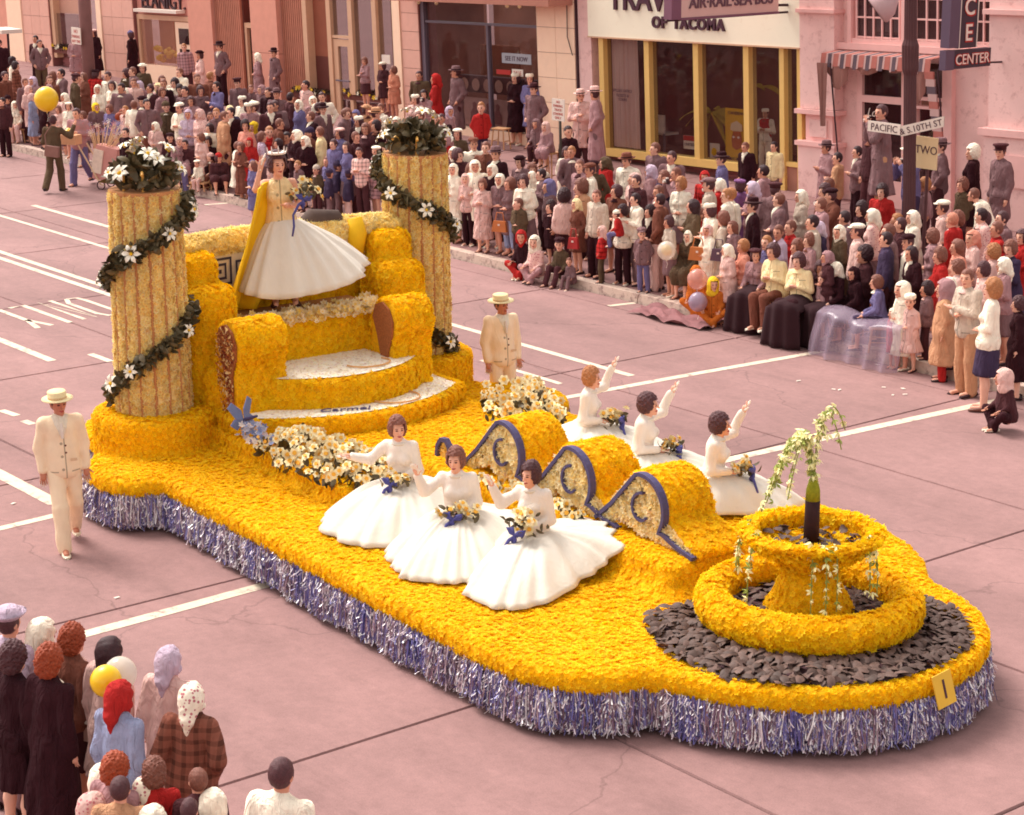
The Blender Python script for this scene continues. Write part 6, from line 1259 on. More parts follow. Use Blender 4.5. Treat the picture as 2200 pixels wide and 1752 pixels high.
# ---------------------------------------------------------------- the crowd on the far pavement: x, y, z, yaw, class, scale, pose, top, bottom, head, head turn, label
CROWD = [
(-73.68,34.80,0.14,66,'m',1.124,'sp','jG','tD','hD',0,'dark-haired man in grey jacket and dark trousers near the far left corner'),
(-60.45,28.42,0.14,37,'m',1.015,'sd','jB','tB','hB',0,'black-haired man in black jacket near the far left corner'),
(-61.23,29.99,0.14,30,'m',1.005,'sp','jDv','tB','hB',0,'black-haired man in dark jacket and black trousers, hands in pockets near the far left corner'),
(-59.98,29.48,0.14,69,'m',0.990,'sp','jGv','tO','hD',-30,'dark-haired man in grey jacket and olive trousers near the far left corner'),
(-61.59,31.48,0.14,42,'w',0.999,'sh','cK','','sP',0,'woman in pale pink headscarf and mauve coat behind the balloon seller'),
(-64.20,33.40,0.14,48,'m',1.064,'sd','jG','tD','fK',0,'man in mauve fedora and grey jacket behind the balloon seller'),
(-63.07,33.04,0.14,16,'w',1.019,'sd','lB','','wP',0,'woman in pale pink beret and black long coat behind the balloon seller'),
(-56.12,26.68,0.14,150,'w',1.011,'sd','jW','sG','hB',-30,'black-haired woman in white jacket near the far left corner'),
(-55.28,26.39,0.14,138,'w',0.976,'sd','cN#','','hB',0,'black-haired woman in brown plaid coat near the far left corner'),
(-52.04,24.46,0.14,113,'m',0.981,'sd','jN','tD','hD',0,'dark-haired man in brown jacket near the far left corner'),
(-50.53,24.35,0.14,95,'m',0.955,'sd','jG','tD','hN',0,'brown-haired man in grey jacket near the far left corner'),
(-51.02,24.87,0.14,24,'w',0.998,'sh','jK','sG','sL',0,'woman in lavender headscarf and mauve jacket near the far left corner'),
(-50.28,24.96,0.14,71,'m',0.979,'sd','jN','tD','hN',0,'brown-haired man in brown jacket near the far left corner'),
(-50.20,24.35,0.14,89,'w',0.927,'sh','cP','','sP',30,'woman in pale pink headscarf and pale pink coat near the far left corner'),
(-49.85,24.20,0.14,138,'w',0.828,'sd','lQ','','sP',0,'woman in pale pink headscarf and light blue long coat near the far left corner'),
(-48.97,24.03,0.14,166,'w',0.826,'sd','cB','','hD',0,'dark-haired woman in black coat near the far left corner'),
(-50.04,25.46,0.14,165,'m',1.002,'sd','jO','tD','cD',0,'man in dark flat cap and olive jacket behind the balloon seller'),
(-51.75,26.97,0.14,208,'w',0.986,'sd','cR#','','wB',-30,'woman in black beret and red plaid coat behind the balloon seller'),
(-48.12,25.23,0.14,22,'w',1.007,'sh','jW','sG','sW',-30,'woman in white headscarf and white jacket behind the balloon seller'),
(-49.87,26.51,0.14,19,'m',1.008,'sd','jW','tG','hD',0,'dark-haired man in white jacket behind the balloon seller'),
(-48.40,25.82,0.14,17,'w',1.021,'sb','jW','sG','hD',-30,'dark-haired woman in white jacket behind the balloon seller'),
(-48.50,26.46,0.14,37,'m',0.970,'sd','jP','tG','hN',30,'brown-haired man in pale pink jacket beyond the near flower column'),
(-48.49,26.66,0.14,48,'w',0.990,'sh','cK','','sL',-30,'woman in lavender headscarf and mauve coat beyond the near flower column'),
(-60.50,33.00,0.14,-58,'w',1.092,'sd','lB','','kU',0,'woman in blue knit cap and black long coat beyond the near flower column'),
(-46.87,26.04,0.14,14,'m',0.976,'sd','jDv','tB','hD',-30,'dark-haired man in dark jacket beyond the near flower column'),
(-47.77,26.81,0.14,7,'w',0.988,'sh','jK','sG','sC',30,'woman in cream headscarf and mauve jacket beyond the near flower column'),
(-46.50,26.15,0.14,111,'w',1.011,'sd','cK','','hN',30,'brown-haired woman in mauve coat beyond the near flower column'),
(-55.79,32.30,0.14,49,'m',1.006,'sd','jK#','tD','hH',0,'fair-haired man in mauve plaid jacket between near column and queen'),
(-53.92,31.60,0.14,-20,'w',1.042,'sh','cP','','rB',30,'woman in black brimmed hat and pale pink coat between near column and queen'),
(-47.96,28.45,0.14,166,'m',1.020,'sd','jN','tD','hH',0,'fair-haired man in brown jacket between near column and queen'),
(-54.30,32.60,0.14,6,'m',1.073,'sp','jGv','tB','fB',0,'man in black fedora and grey jacket between near column and queen'),
(-49.30,23.12,0.00,33,'m',0.861,'sd','jD','tB','hB',30,'black-haired man in dark jacket and black trousers near the far left corner'),
(-51.01,24.16,0.14,12,'m',0.870,'kt','jD','tB','kB',0,'seated man in black knit cap and dark jacket near the far left corner'),
(-50.68,24.17,0.14,42,'w',0.818,'kt','jW','tP','oW',-30,'seated woman in white hood and white jacket near the far left corner'),
(-48.25,24.35,0.14,36,'w',0.910,'sh','jP','sG','sW',30,'woman in white headscarf and pale pink jacket behind the balloon seller'),
(-46.49,24.28,0.14,59,'w',0.862,'sh','cG','','sY',-30,'woman in yellow headscarf and grey coat behind the balloon seller'),
(-46.44,24.35,0.14,161,'c',0.965,'sd','jG','tD','kG',0,'child in grey knit cap and grey jacket behind the balloon seller'),
(-45.83,24.32,0.14,16,'w',0.861,'sb','jU','sG','hN',0,'brown-haired woman in blue jacket behind the balloon seller'),
(-45.61,24.35,0.14,176,'c',1.035,'sd','jU','tD','hF',0,'auburn-haired child in blue jacket behind the balloon seller'),
(-46.06,24.78,0.14,67,'c',1.042,'sd','jW#','tD','hF',0,'auburn-haired child in white plaid jacket beyond the near flower column'),
(-45.01,24.35,0.14,17,'m',0.833,'sd','jP','tG','hH',0,'fair-haired man in pale pink jacket beyond the near flower column'),
(-44.68,24.35,0.14,195,'m',0.927,'sd','jW','tP','hN',-30,'brown-haired man in white jacket and pale pink trousers beyond the near flower column'),
(-44.91,24.70,0.14,33,'w',1.019,'sh','jD','sB','rB',0,'woman in black brimmed hat and dark jacket beyond the near flower column'),
(-43.92,24.35,0.14,59,'m',0.983,'sp','jG','tN','hB',-30,'black-haired man in grey jacket beyond the near flower column'),
(-45.54,25.79,0.14,36,'c',1.167,'sd','jO','tD','kO',30,'child in olive knit cap and olive jacket beyond the near flower column'),
(-42.70,24.50,0.14,18,'m',0.985,'sb','jW','tG','cW',0,'man in white flat cap and white jacket beyond the near flower column'),
(-42.46,24.58,0.14,48,'w',0.975,'sh','jL','sG','sL',0,'woman in lavender headscarf and lavender jacket between near column and queen'),
(-41.96,24.59,0.14,10,'w',1.003,'sh','jP*','sG','sPD*',30,'woman in pale pink headscarf and pale pink printed jacket between near column and queen'),
(-44.44,26.36,0.14,30,'c',1.000,'sd','jP','tD','hN',30,'brown-haired child in pale pink jacket right of the one in mauve jacket'),
(-42.74,25.02,0.14,17,'c',1.083,'sh','jP','tD','hN',30,'brown-haired child in pale pink jacket right of the one in white flat cap and white'),
(-41.17,24.35,0.14,34,'w',0.864,'sh','jW','sG','hB',30,'black-haired woman in white jacket between near column and queen'),
(-40.73,24.39,0.14,165,'m',0.989,'sd','cT','tD','hN',30,'brown-haired man in tan coat between near column and queen'),
(-40.80,24.78,0.14,24,'m',1.015,'sd','jBv','tB','hB',30,'black-haired man in black jacket between near column and queen'),
(-43.40,26.61,0.14,16,'w',1.021,'sh','cW','','iW',0,'woman in white pillbox hat and white coat between near column and queen'),
(-43.41,26.97,0.14,8,'c',1.250,'sh','jP','tD','cW',30,'child in white flat cap and pale pink jacket between near column and queen'),
(-39.66,24.43,0.14,25,'w',0.987,'sh','jS*','sG','hB',30,'black-haired woman in salmon printed jacket between near column and queen'),
(-43.06,26.74,0.14,44,'c',1.083,'sd','jN','tD','hN',30,'brown-haired child in brown jacket between near column and queen'),
(-42.09,23.84,0.14,33,'m',0.830,'kt','jD','tB','cB',-30,'seated man in black flat cap and dark jacket beyond the near flower column'),
(-41.73,23.84,0.14,68,'w',0.830,'kt','cK','','sP',-30,'seated woman in pale pink headscarf and mauve coat beyond the near flower column'),
(-41.61,24.00,0.00,31,'m',0.859,'kt','jD','tU','hB',0,'seated black-haired man in dark jacket between near column and queen'),
(-40.92,23.98,0.00,12,'w',0.838,'sh','jP','sP','hN',30,'brown-haired woman in pale pink jacket between near column and queen'),
(-41.00,24.23,0.14,29,'w',0.857,'kb','jB','tB','hB',0,'seated black-haired woman in black jacket between near column and queen'),
(-40.68,23.75,0.14,26,'c',0.700,'kt','jW','tP','wW',0,'seated child in white beret and white jacket between near column and queen'),
(-40.66,24.10,0.14,-10,'c',0.829,'kt','jN','tN','kP',-30,'seated child in pale pink knit cap and brown jacket between near column and queen'),
(-40.41,24.10,0.14,61,'w',0.883,'qt','cD','','kR',30,'crouching woman in red knit cap and dark coat between near column and queen'),
(-39.50,24.00,0.14,139,'c',1.007,'sd','lW','','hN',0,'brown-haired child in white long coat between near column and queen'),
(-39.10,23.94,0.00,13,'w',0.841,'sf','lN','','hN',0,'brown-haired woman in brown long coat between near column and queen'),
(-38.95,24.01,0.14,34,'w',0.824,'sh','cR','','sR',0,'woman in red headscarf and red coat between near column and queen'),
(-38.73,24.00,0.14,32,'c',0.746,'sd','jU','tU','oU',0,'child in blue hood and blue jacket between near column and queen'),
(-44.61,23.86,0.14,11,'c',0.910,'kt','jK*','tG','hN',30,'seated brown-haired child in mauve printed jacket behind the balloon seller'),
(-41.90,22.65,0.00,20,'m',0.869,'sd','jB','tB','hB',0,'black-haired man in black jacket beyond the near flower column'),
(-47.75,23.94,0.00,26,'w',0.843,'sh','jP','sG','hN',0,'brown-haired woman in pale pink jacket behind the balloon seller'),
(-47.06,23.83,0.14,34,'w',0.851,'sd','jW','sG','wW',30,'woman in white beret and white jacket behind the balloon seller'),
(-42.62,23.79,0.14,28,'w',0.824,'sh','cP','','sW',30,'woman in white headscarf and pale pink coat beyond the near flower column'),
(-46.03,24.35,0.14,29,'c',0.863,'sh','jL','tG','hN',30,'brown-haired child in lavender jacket behind the balloon seller'),
(-52.86,33.00,0.14,-29,'w',1.007,'sh','cK','','sW',30,'woman in white headscarf and mauve coat between near column and queen'),
(-52.05,33.00,0.14,-9,'m',1.040,'sp','cG','tD','fB',30,'man in black fedora and grey coat just behind the queen'),
(-47.26,31.00,0.14,15,'c',1.192,'sp','jP','tD','hB',30,'black-haired child in pale pink jacket just behind the queen'),
(-42.62,27.44,0.14,168,'m',1.014,'sd','jD','tN','hB',30,'black-haired man in dark jacket just behind the queen'),
(-40.39,26.99,0.14,92,'m',0.995,'sd','jGv','tD','fB',-30,'man in black fedora and grey jacket just behind the queen'),
(-39.32,26.78,0.14,121,'m',1.000,'sp','jG','tD','hN',0,'brown-haired man in grey jacket right of the queen'),
(-40.62,26.91,0.14,146,'m',1.003,'sd','jD','tB','hD',0,'dark-haired man in dark jacket left of the one in navy coat'),
(-40.46,28.24,0.14,86,'w',0.990,'sh','jT','sG','rT',0,'woman in tan brimmed hat and tan jacket right of the queen'),
(-39.07,27.43,0.14,119,'m',0.987,'sd','cX','tD','fT',-30,'man in tan fedora and rust coat right of the queen'),
(-43.89,27.23,0.14,31,'c',1.208,'sh','jW','tD','kW',-30,'child in white knit cap and white jacket between near column and queen'),
(-38.94,24.70,0.14,161,'m',0.985,'sd','jN','tD','hN',-30,'brown-haired man in brown jacket just behind the queen'),
(-38.89,25.01,0.14,29,'c',1.167,'sd','jK','tD','hB',0,'black-haired child in mauve jacket just behind the queen'),
(-38.09,24.29,0.14,14,'w',0.851,'sh','jB','sB','hB',30,'black-haired woman in black jacket just behind the queen'),
(-37.56,24.39,0.14,8,'w',0.996,'sh','cB','','sW',30,'woman in white headscarf and black coat left of the one in cream jacket'),
(-37.13,24.35,0.14,35,'w',0.941,'sh','cB','','sW',30,'woman in white headscarf and black coat right of the one in grey jacket'),
(-37.19,24.74,0.14,-41,'m',0.977,'sd','jC','tG','hN',-30,'brown-haired man in cream jacket just behind the queen'),
(-36.12,24.35,0.14,9,'m',0.908,'sd','jU','tG','hD',0,'dark-haired man in blue jacket right of the queen'),
(-35.67,24.35,0.14,-12,'w',0.957,'sd','jU','sG','hD',30,'dark-haired woman in blue jacket right of the queen'),
(-36.80,23.91,0.14,9,'c',0.910,'sh','jG','tD','hH',0,'fair-haired child in grey jacket just behind the queen'),
(-36.23,23.97,0.14,14,'c',0.875,'sh','jO','tD','kE',0,'child in pale grey knit cap and olive jacket just behind the queen'),
(-35.67,23.86,0.14,155,'c',0.875,'sd','jV','tG','kV',-30,'child in navy knit cap and navy jacket right of the one in pale grey knit'),
(-35.97,24.29,0.14,149,'c',0.945,'sd','jV','tG','kV',0,'child in navy knit cap and navy jacket right of the one in blue jacket'),
(-35.52,24.25,0.00,161,'c',0.980,'sd','jV','tP','kV',30,'child in navy knit cap and navy jacket and pale pink trousers right of the queen'),
(-35.05,24.35,0.14,16,'m',0.873,'sb','jP#','tD','hD',30,'dark-haired man in pale pink plaid jacket right of the queen'),
(-35.00,24.60,0.14,-11,'w',0.935,'sh','cK#','','wW',30,'woman in white beret and mauve plaid coat right of the queen'),
(-44.50,32.80,0.14,26,'m',1.021,'sp','cO','tD','hD',0,'dark-haired man in olive coat beyond the far flower column'),
(-42.27,31.34,0.14,24,'w',0.971,'sc','cK','','hB',-30,'black-haired woman in mauve coat beyond the far flower column'),
(-42.74,32.00,0.14,-49,'w',1.168,'sh','cR','','sR',0,'woman in red headscarf and red coat beyond the far flower column'),
(-43.29,33.04,0.14,-13,'m',1.125,'sp','lG','tD','fG',-30,'man in grey fedora and grey long coat right of the far column'),
(-39.59,31.00,0.14,65,'c',1.293,'sp','jR','tV','hH',-30,'fair-haired child in red jacket right of the far column'),
(-38.72,29.34,0.14,108,'w',1.016,'sd','lK','','sL',-30,'woman in lavender headscarf and mauve long coat right of the far column'),
(-35.59,27.23,0.14,38,'w',0.990,'sb','cO','','wW',0,'woman in white beret and olive coat right of the far column'),
(-33.17,25.87,0.14,59,'m',1.019,'sd','jW','tG','cN',0,'man in brown flat cap and white jacket right of the far column'),
(-47.78,33.31,0.64,-2,'w',0.828,'sf','jK','sD','hN',-30,'brown-haired woman in mauve jacket right of the queen'),
(-46.29,32.90,0.64,14,'w',0.841,'sh','cD','','rW',-30,'woman in white brimmed hat and dark coat right of the queen'),
(-44.94,32.25,0.64,1,'w',0.856,'sh','cX','','hN',-30,'brown-haired woman in rust coat beyond the far flower column'),
(-38.98,24.35,0.14,159,'w',0.872,'sh','jL','sG','hN',30,'brown-haired woman in lavender jacket just behind the queen'),
(-41.54,25.79,0.14,18,'c',1.083,'sh','jK','tD','oY',0,'child in yellow hood and mauve jacket between near column and queen'),
(-40.47,25.43,0.14,14,'c',1.000,'sd','jP','tD','oP',0,'child in pale pink hood and pale pink jacket just behind the queen'),
(-41.15,30.15,0.14,24,'w',1.012,'sh','jP','sG','iW',0,'woman in white pillbox hat and pale pink jacket beyond the far flower column'),
(-38.35,28.31,0.14,28,'w',0.987,'sh','jK','sG','hN',0,'brown-haired woman in mauve jacket left of the one in black jacket'),
(-37.72,27.10,0.14,45,'w',1.024,'sh','jP','sG','sW',0,'woman in white headscarf and pale pink jacket beyond the far flower column'),
(-42.01,34.05,0.14,11,'w',1.132,'sh','lB','','iW',0,'woman in white pillbox hat and black long coat beside the loading sign post'),
(-41.17,33.91,0.14,21,'w',1.169,'sh','cU','','iW',30,'woman in white pillbox hat and blue coat beside the loading sign post'),
(-39.49,32.60,0.14,9,'m',1.075,'sp','cG','tD','fD',0,'man in dark fedora and grey coat beside the loading sign post'),
(-36.30,30.09,0.69,18,'c',1.000,'kt','jG','tD','oG',0,'seated child in grey hood and grey jacket beside the loading sign post'),
(-35.82,29.99,0.69,13,'c',1.000,'kt','cK','','oP',0,'seated child in pale pink hood and mauve coat beside the loading sign post'),
(-35.21,30.07,0.14,46,'c',1.250,'sd','jB','tD','hB',30,'black-haired child in black jacket before the cream tiled pier'),
(-37.47,32.40,0.14,32,'m',1.098,'sf','cP','tD','fP',-30,'man in pale pink fedora and pale pink coat before the cream tiled pier'),
(-36.63,32.15,0.14,-49,'m',1.180,'sp','lK','tG','fP',-30,'man in pale pink fedora and mauve long coat before the cream tiled pier'),
(-32.08,27.31,0.14,24,'w',0.974,'sh','cW','','hD',-30,'dark-haired woman in white coat before the cream tiled pier'),
(-31.29,26.87,0.14,51,'m',0.996,'sp','cG','tD','hH',30,'fair-haired man in grey coat before the cream tiled pier'),
(-28.95,25.35,0.14,-39,'m',1.019,'sb','jW','tG','cN',30,'man in brown flat cap and white jacket before the cream tiled pier'),
(-30.48,27.05,0.14,-17,'w',0.977,'sh','cR','','sO',30,'woman in olive headscarf and red coat below the curtained travel window'),
(-29.49,26.78,0.14,11,'m',1.019,'sd','cW','tG','fN',0,'man in brown fedora and white coat below the curtained travel window'),
(-29.07,26.87,0.14,-39,'w',0.983,'sh','cK','','sL',30,'woman in lavender headscarf and mauve coat below the curtained travel window'),
(-27.65,26.35,0.14,-25,'m',1.015,'sc','jK','tG','hN',0,'brown-haired man in mauve jacket below the travel agency poster'),
(-27.26,26.04,0.14,19,'w',1.013,'sh','jW','sG','hH',-30,'fair-haired woman in white jacket below the travel agency poster'),
(-26.44,25.87,0.14,-48,'m',1.010,'sd','jE','tG','cG',0,'man in grey flat cap and pale grey jacket below the travel agency poster'),
(-26.87,26.59,0.14,-60,'w',1.005,'sc','cR','','sW',0,'woman in white headscarf and red coat below the travel agency poster'),
(-26.81,26.99,0.14,-69,'w',0.974,'sh','cM','','wM',-30,'woman in purple beret and purple coat before the agency doorway'),
(-25.62,25.61,0.14,-21,'m',0.982,'sd','jW','tG','hH',-30,'fair-haired man in white jacket at right in the middle rows'),
(-30.71,31.26,0.14,1,'m',0.859,'sd','jBv','tB','hN',0,'brown-haired man in black jacket before the agency doorway'),
(-29.67,24.35,0.14,27,'w',0.974,'sh','jW','sG','hD',0,'dark-haired woman in white jacket beside the loading sign post'),
(-30.25,25.20,0.14,-32,'m',0.888,'sb','jG','tB','hB',0,'black-haired man in grey jacket beside the loading sign post'),
(-30.21,24.35,0.14,10,'w',0.893,'sh','jK','sG','hNc',-30,'brown-haired woman in mauve jacket beside the loading sign post'),
(-31.91,24.35,0.14,1,'w',0.951,'sh','lW','','sW',-30,'woman in white headscarf and white long coat right of the far column'),
(-31.48,24.35,0.14,14,'w',0.857,'sb','jP','tB','sP',30,'woman in pale pink headscarf and pale pink jacket right of the far column'),
(-31.37,24.52,0.14,25,'w',1.020,'sh','cW','','sW',-30,'woman in white headscarf and white coat right of the far column'),
(-31.04,24.56,0.14,35,'w',0.990,'sh','cB','','sW',30,'woman in white headscarf and black coat right of the far column'),
(-31.84,24.69,0.14,37,'c',1.250,'sh','jN','tD','hN',-30,'brown-haired child in brown jacket right of the far column'),
(-30.76,24.12,0.14,27,'w',0.858,'sb','lP','','hNc',0,'brown-haired woman in pale pink long coat right of the far column'),
(-30.40,24.35,0.14,22,'w',0.935,'sh','cG','','sW',0,'woman in white headscarf and grey coat beside the loading sign post'),
(-30.14,24.30,0.14,0,'w',0.900,'sh','sG','pQ','hN',0,'brown-haired woman in grey sweater beside the loading sign post'),
(-29.75,24.35,0.14,23,'w',0.949,'sd','cO','','hD',-30,'dark-haired woman in olive coat beside the loading sign post'),
(-28.95,24.35,0.14,20,'c',0.995,'sh','cB','','hB',30,'black-haired child in black coat beside the loading sign post'),
(-28.69,24.35,0.14,-111,'c',1.193,'sd','jP','tD','hB',-30,'black-haired child in pale pink jacket before the cream tiled pier'),
(-28.07,24.20,0.14,-11,'w',0.836,'sp','cN','','sC',0,'woman in cream headscarf and brown coat before the cream tiled pier'),
(-27.58,24.20,0.14,2,'m',0.906,'sd','jE','tB','hN',30,'brown-haired man in pale grey jacket before the cream tiled pier'),
(-27.15,23.95,0.14,-51,'c',0.840,'sp','jR#','tO','oP',-30,'child in pale pink hood and red plaid jacket before the cream tiled pier'),
(-26.84,24.20,0.14,14,'w',0.865,'sb','jW','tB','hB',30,'black-haired woman in white jacket below the curtained travel window'),
(-26.60,24.35,0.14,-24,'m',0.933,'sb','jWv','tG','hB',0,'black-haired man in white jacket below the curtained travel window'),
(-26.31,24.35,0.14,20,'w',0.890,'sh','cBv','','hB',30,'black-haired woman in black coat below the curtained travel window'),
(-26.06,24.30,0.14,-63,'m',0.974,'sp','jN','tP','hB',0,'black-haired man in brown jacket below the curtained travel window'),
(-26.07,24.00,0.14,24,'c',0.944,'sp','jG','tU','cG',-30,'child in grey flat cap and grey jacket below the curtained travel window'),
(-25.44,24.50,0.14,-28,'w',1.015,'sb','cO','','hB',30,'black-haired woman in olive coat below the travel agency poster'),
(-25.32,24.40,0.14,14,'w',0.880,'kt','cO','','sW',0,'seated woman in white headscarf and olive coat below the travel agency poster'),
(-25.83,25.15,0.14,-15,'c',1.167,'sh','jR','tD','hN',0,'brown-haired child in red jacket below the travel agency poster'),
(-24.93,24.50,0.14,-17,'w',1.005,'sf','jW','sG','iW',30,'woman in white pillbox hat and white jacket below the travel agency poster'),
(-24.52,24.35,0.14,-48,'w',0.953,'sh','cE','','hN',30,'brown-haired woman in pale grey coat below the travel agency poster'),
(-24.69,24.17,0.14,-14,'w',0.827,'sh','lW','','sP',-30,'woman in pale pink headscarf and white long coat below the travel agency poster'),
(-24.72,24.64,0.14,-36,'w',0.821,'sh','lP','','hH',0,'fair-haired woman in pale pink long coat below the travel agency poster'),
(-28.86,23.58,0.00,14,'c',1.112,'gt','jB','tR','sR',-30,'cross-legged child in red headscarf and black jacket beside the loading sign post'),
(-28.41,23.50,0.00,4,'c',1.079,'gt','jP*','tK','oW',-30,'cross-legged child in white hood and pale pink printed jacket beside the loading sign post'),
(-27.98,23.75,0.00,7,'c',1.059,'qt','jO','tD','cB',-30,'crouching child in black flat cap and olive jacket before the cream tiled pier'),
(-27.65,23.70,0.00,9,'c',0.689,'qt','jG','tG','hN',30,'crouching brown-haired child in grey jacket before the cream tiled pier'),
(-24.61,23.94,0.00,25,'c',1.063,'gt','jA','tA','oA',0,'cross-legged child in orange hood and orange jacket below the travel agency poster'),
(-23.90,23.59,0.00,30,'c',1.015,'gt','jA','tA','oY',-30,'cross-legged child in yellow hood and orange jacket below the travel agency poster'),
(-30.30,31.60,0.14,4,'m',0.873,'sd','sC','tG','hB',0,'black-haired man in cream sweater before the agency doorway'),
(-28.54,31.19,0.14,-23,'m',0.997,'sb','cK','tD','fG',0,'man in grey fedora and mauve coat left of the plastic sheet'),
(-27.43,30.33,0.14,-62,'m',0.983,'sb','jT','tD','hB',30,'black-haired man in tan jacket behind the plastic sheet'),
(-27.63,31.18,0.14,-31,'m',1.004,'sb','jGv','tB','hB',0,'black-haired man in grey jacket and black trousers behind the plastic sheet'),
(-25.78,30.71,0.14,-20,'m',1.136,'sc','jU','tV','rW',-30,'man in white brimmed hat and blue jacket right of the lamp post'),
(-26.11,31.85,0.14,-56,'m',1.136,'sp','jGv','tD','fG',30,'man in grey fedora and grey jacket right of the lamp post'),
(-25.67,31.02,0.14,-30,'c',1.125,'sd','jK','tD','hH',0,'fair-haired child in mauve jacket right of the lamp post'),
(-25.05,31.26,0.14,-11,'c',1.167,'sp','jO','tD','hN',0,'brown-haired child in olive jacket at the right edge'),
(-25.57,32.13,0.14,-61,'w',1.164,'sd','lB','','hWb',30,'white-haired woman in black long coat at the right edge'),
(-24.72,31.99,0.14,-18,'m',1.155,'sd','cG','tG','yD',-30,'man in dark service cap and grey coat at the right edge'),
(-22.78,29.23,0.14,-69,'m',0.998,'ld','jW','tG','hN',0,'leaning brown-haired man in white jacket at the right edge'),
(-21.18,27.12,0.14,-35,'m',1.019,'sd','jP*','tG','hB',-30,'black-haired man in pale pink printed jacket at the right edge'),
(-20.28,26.24,0.14,-38,'m',1.018,'sd','jR#','tD','hN',0,'brown-haired man in red plaid jacket at the right edge'),
(-20.20,26.75,0.14,-30,'w',0.977,'sh','cR','','hD',30,'dark-haired woman in red coat at the right edge'),
(-21.23,26.37,0.14,-74,'m',1.014,'sd','sR','tG','hX',0,'rust-haired man in red sweater right of the lamp post'),
(-22.30,27.33,0.14,-51,'m',0.999,'sd','jP','tG','cW',0,'man in white flat cap and pale pink jacket right of the lamp post'),
(-22.28,26.63,0.14,-29,'w',1.013,'sh','cW','','sW',0,'woman in white headscarf and white coat left of the one in black long coat'),
(-20.98,24.36,0.14,-50,'m',0.985,'sd','jV','tD','hB',0,'black-haired man in navy jacket below the street name blades'),
(-20.68,24.61,0.14,-47,'m',0.972,'sd','jW','tD','cB',30,'man in black flat cap and white jacket below the street name blades'),
(-20.31,24.35,0.14,-21,'w',0.981,'sh','cBv','','hB',0,'black-haired woman in black coat right of the lamp post'),
(-19.89,24.48,0.14,-34,'w',0.992,'sb','cR','','hN',0,'brown-haired woman in red coat right of the lamp post'),
(-20.01,25.08,0.14,-36,'w',1.018,'sh','cS','','hN',0,'brown-haired woman in salmon coat at the right edge'),
(-19.59,25.18,0.14,-61,'w',1.000,'sh','jP','sG','hHb',0,'fair-haired woman in pale pink jacket at the right edge'),
(-19.46,25.66,0.14,-25,'w',1.009,'sf','lV','','hNc',30,'brown-haired woman in navy long coat at the right edge'),
(-18.99,24.35,0.14,-33,'w',0.952,'sh','lP','','hDb',0,'dark-haired woman in pale pink long coat at the right edge'),
(-19.46,24.35,0.14,-55,'w',0.924,'sh','jP','sG','hN',0,'brown-haired woman in pale pink jacket at the right edge'),
(-18.33,23.20,0.00,-16,'m',1.043,'sf','sE','tT','hN',30,'brown-haired man in pale grey sweater at the right edge'),
(-17.65,22.73,0.00,-59,'w',1.126,'sh','jW','sV','hHc',0,'fair-haired woman in white jacket at the right edge'),
(-19.12,23.61,0.00,-51,'c',1.257,'sd','lT','tR','oK',0,'child in mauve hood and tan long coat right of the lamp post'),
(-19.79,23.67,0.00,-2,'c',0.986,'sh','dP','','iW',30,'child in white pillbox hat and pale pink dress right of the lamp post'),
(-19.94,23.66,0.00,-17,'c',1.112,'sh','lW','','oW',0,'child in white hood and white long coat below the street name blades'),
(-19.78,24.00,0.14,-39,'c',0.981,'sh','jG','tD','hB',0,'black-haired child in grey jacket right of the lamp post'),
(-19.16,23.81,0.14,-42,'w',0.839,'sh','cW','','sW',0,'woman in white headscarf and white coat left of the one in pale pink long coat'),
(-20.59,23.90,0.14,-50,'w',0.888,'kt','jU','sV','hN',0,'seated brown-haired woman in blue jacket below the street name blades'),
(-21.30,24.20,0.14,-29,'w',0.886,'kt','cB','','sB',-30,'seated woman in black headscarf and black coat behind the plastic sheet'),
(-21.63,24.10,0.14,-19,'w',0.918,'kt','jB','sB','sW',30,'seated woman in white headscarf and black jacket behind the plastic sheet'),
(-22.12,24.20,0.14,23,'w',0.863,'kt','cB','','hDl',-30,'seated dark-haired woman in black coat left of the plastic sheet'),
(-22.16,23.80,0.14,9,'w',0.977,'kb','jC','sB','hDc',0,'seated dark-haired woman in cream jacket left of the plastic sheet'),
(-22.76,23.90,0.14,1,'w',1.025,'kb','jC','tN','hDc',0,'seated dark-haired woman in cream jacket before the agency doorway'),
(-23.33,24.00,0.14,18,'w',0.904,'kt','jK','sB','wD',-30,'seated woman in dark beret and mauve jacket before the agency doorway'),
(-23.64,23.98,0.00,-27,'w',0.856,'sh','jS','sP','hH',0,'fair-haired woman in salmon jacket before the agency doorway'),
(-23.73,23.77,0.00,-18,'w',0.825,'sh','cP','','sW',-30,'woman in white headscarf and pale pink coat below the travel agency poster'),
(-23.52,24.43,0.14,-23,'c',1.083,'sh','jU','tD','hH',-30,'fair-haired child in blue jacket before the agency doorway'),
(-22.97,24.51,0.14,-15,'c',1.083,'sh','jP','tD','hN',0,'brown-haired child in pale pink jacket left of the plastic sheet'),
(-23.94,25.41,0.14,-20,'c',1.167,'sb','jR#','tD','hN',0,'brown-haired child in red plaid jacket left of the plastic sheet'),
(-22.69,24.80,0.14,-23,'w',0.989,'sb','cV','','sL',0,'woman in lavender headscarf and navy coat left of the plastic sheet'),
(-22.64,24.55,0.14,-42,'m',1.003,'sd','jE','tD','hB',0,'black-haired man in pale grey jacket left of the plastic sheet'),
(-22.30,24.84,0.14,-26,'w',0.977,'sh','cO','','sW',-30,'woman in white headscarf and olive coat behind the plastic sheet'),
(-21.81,24.64,0.14,-48,'m',0.971,'sd','jP','tG','cW',0,'man in white flat cap and pale pink jacket behind the plastic sheet'),
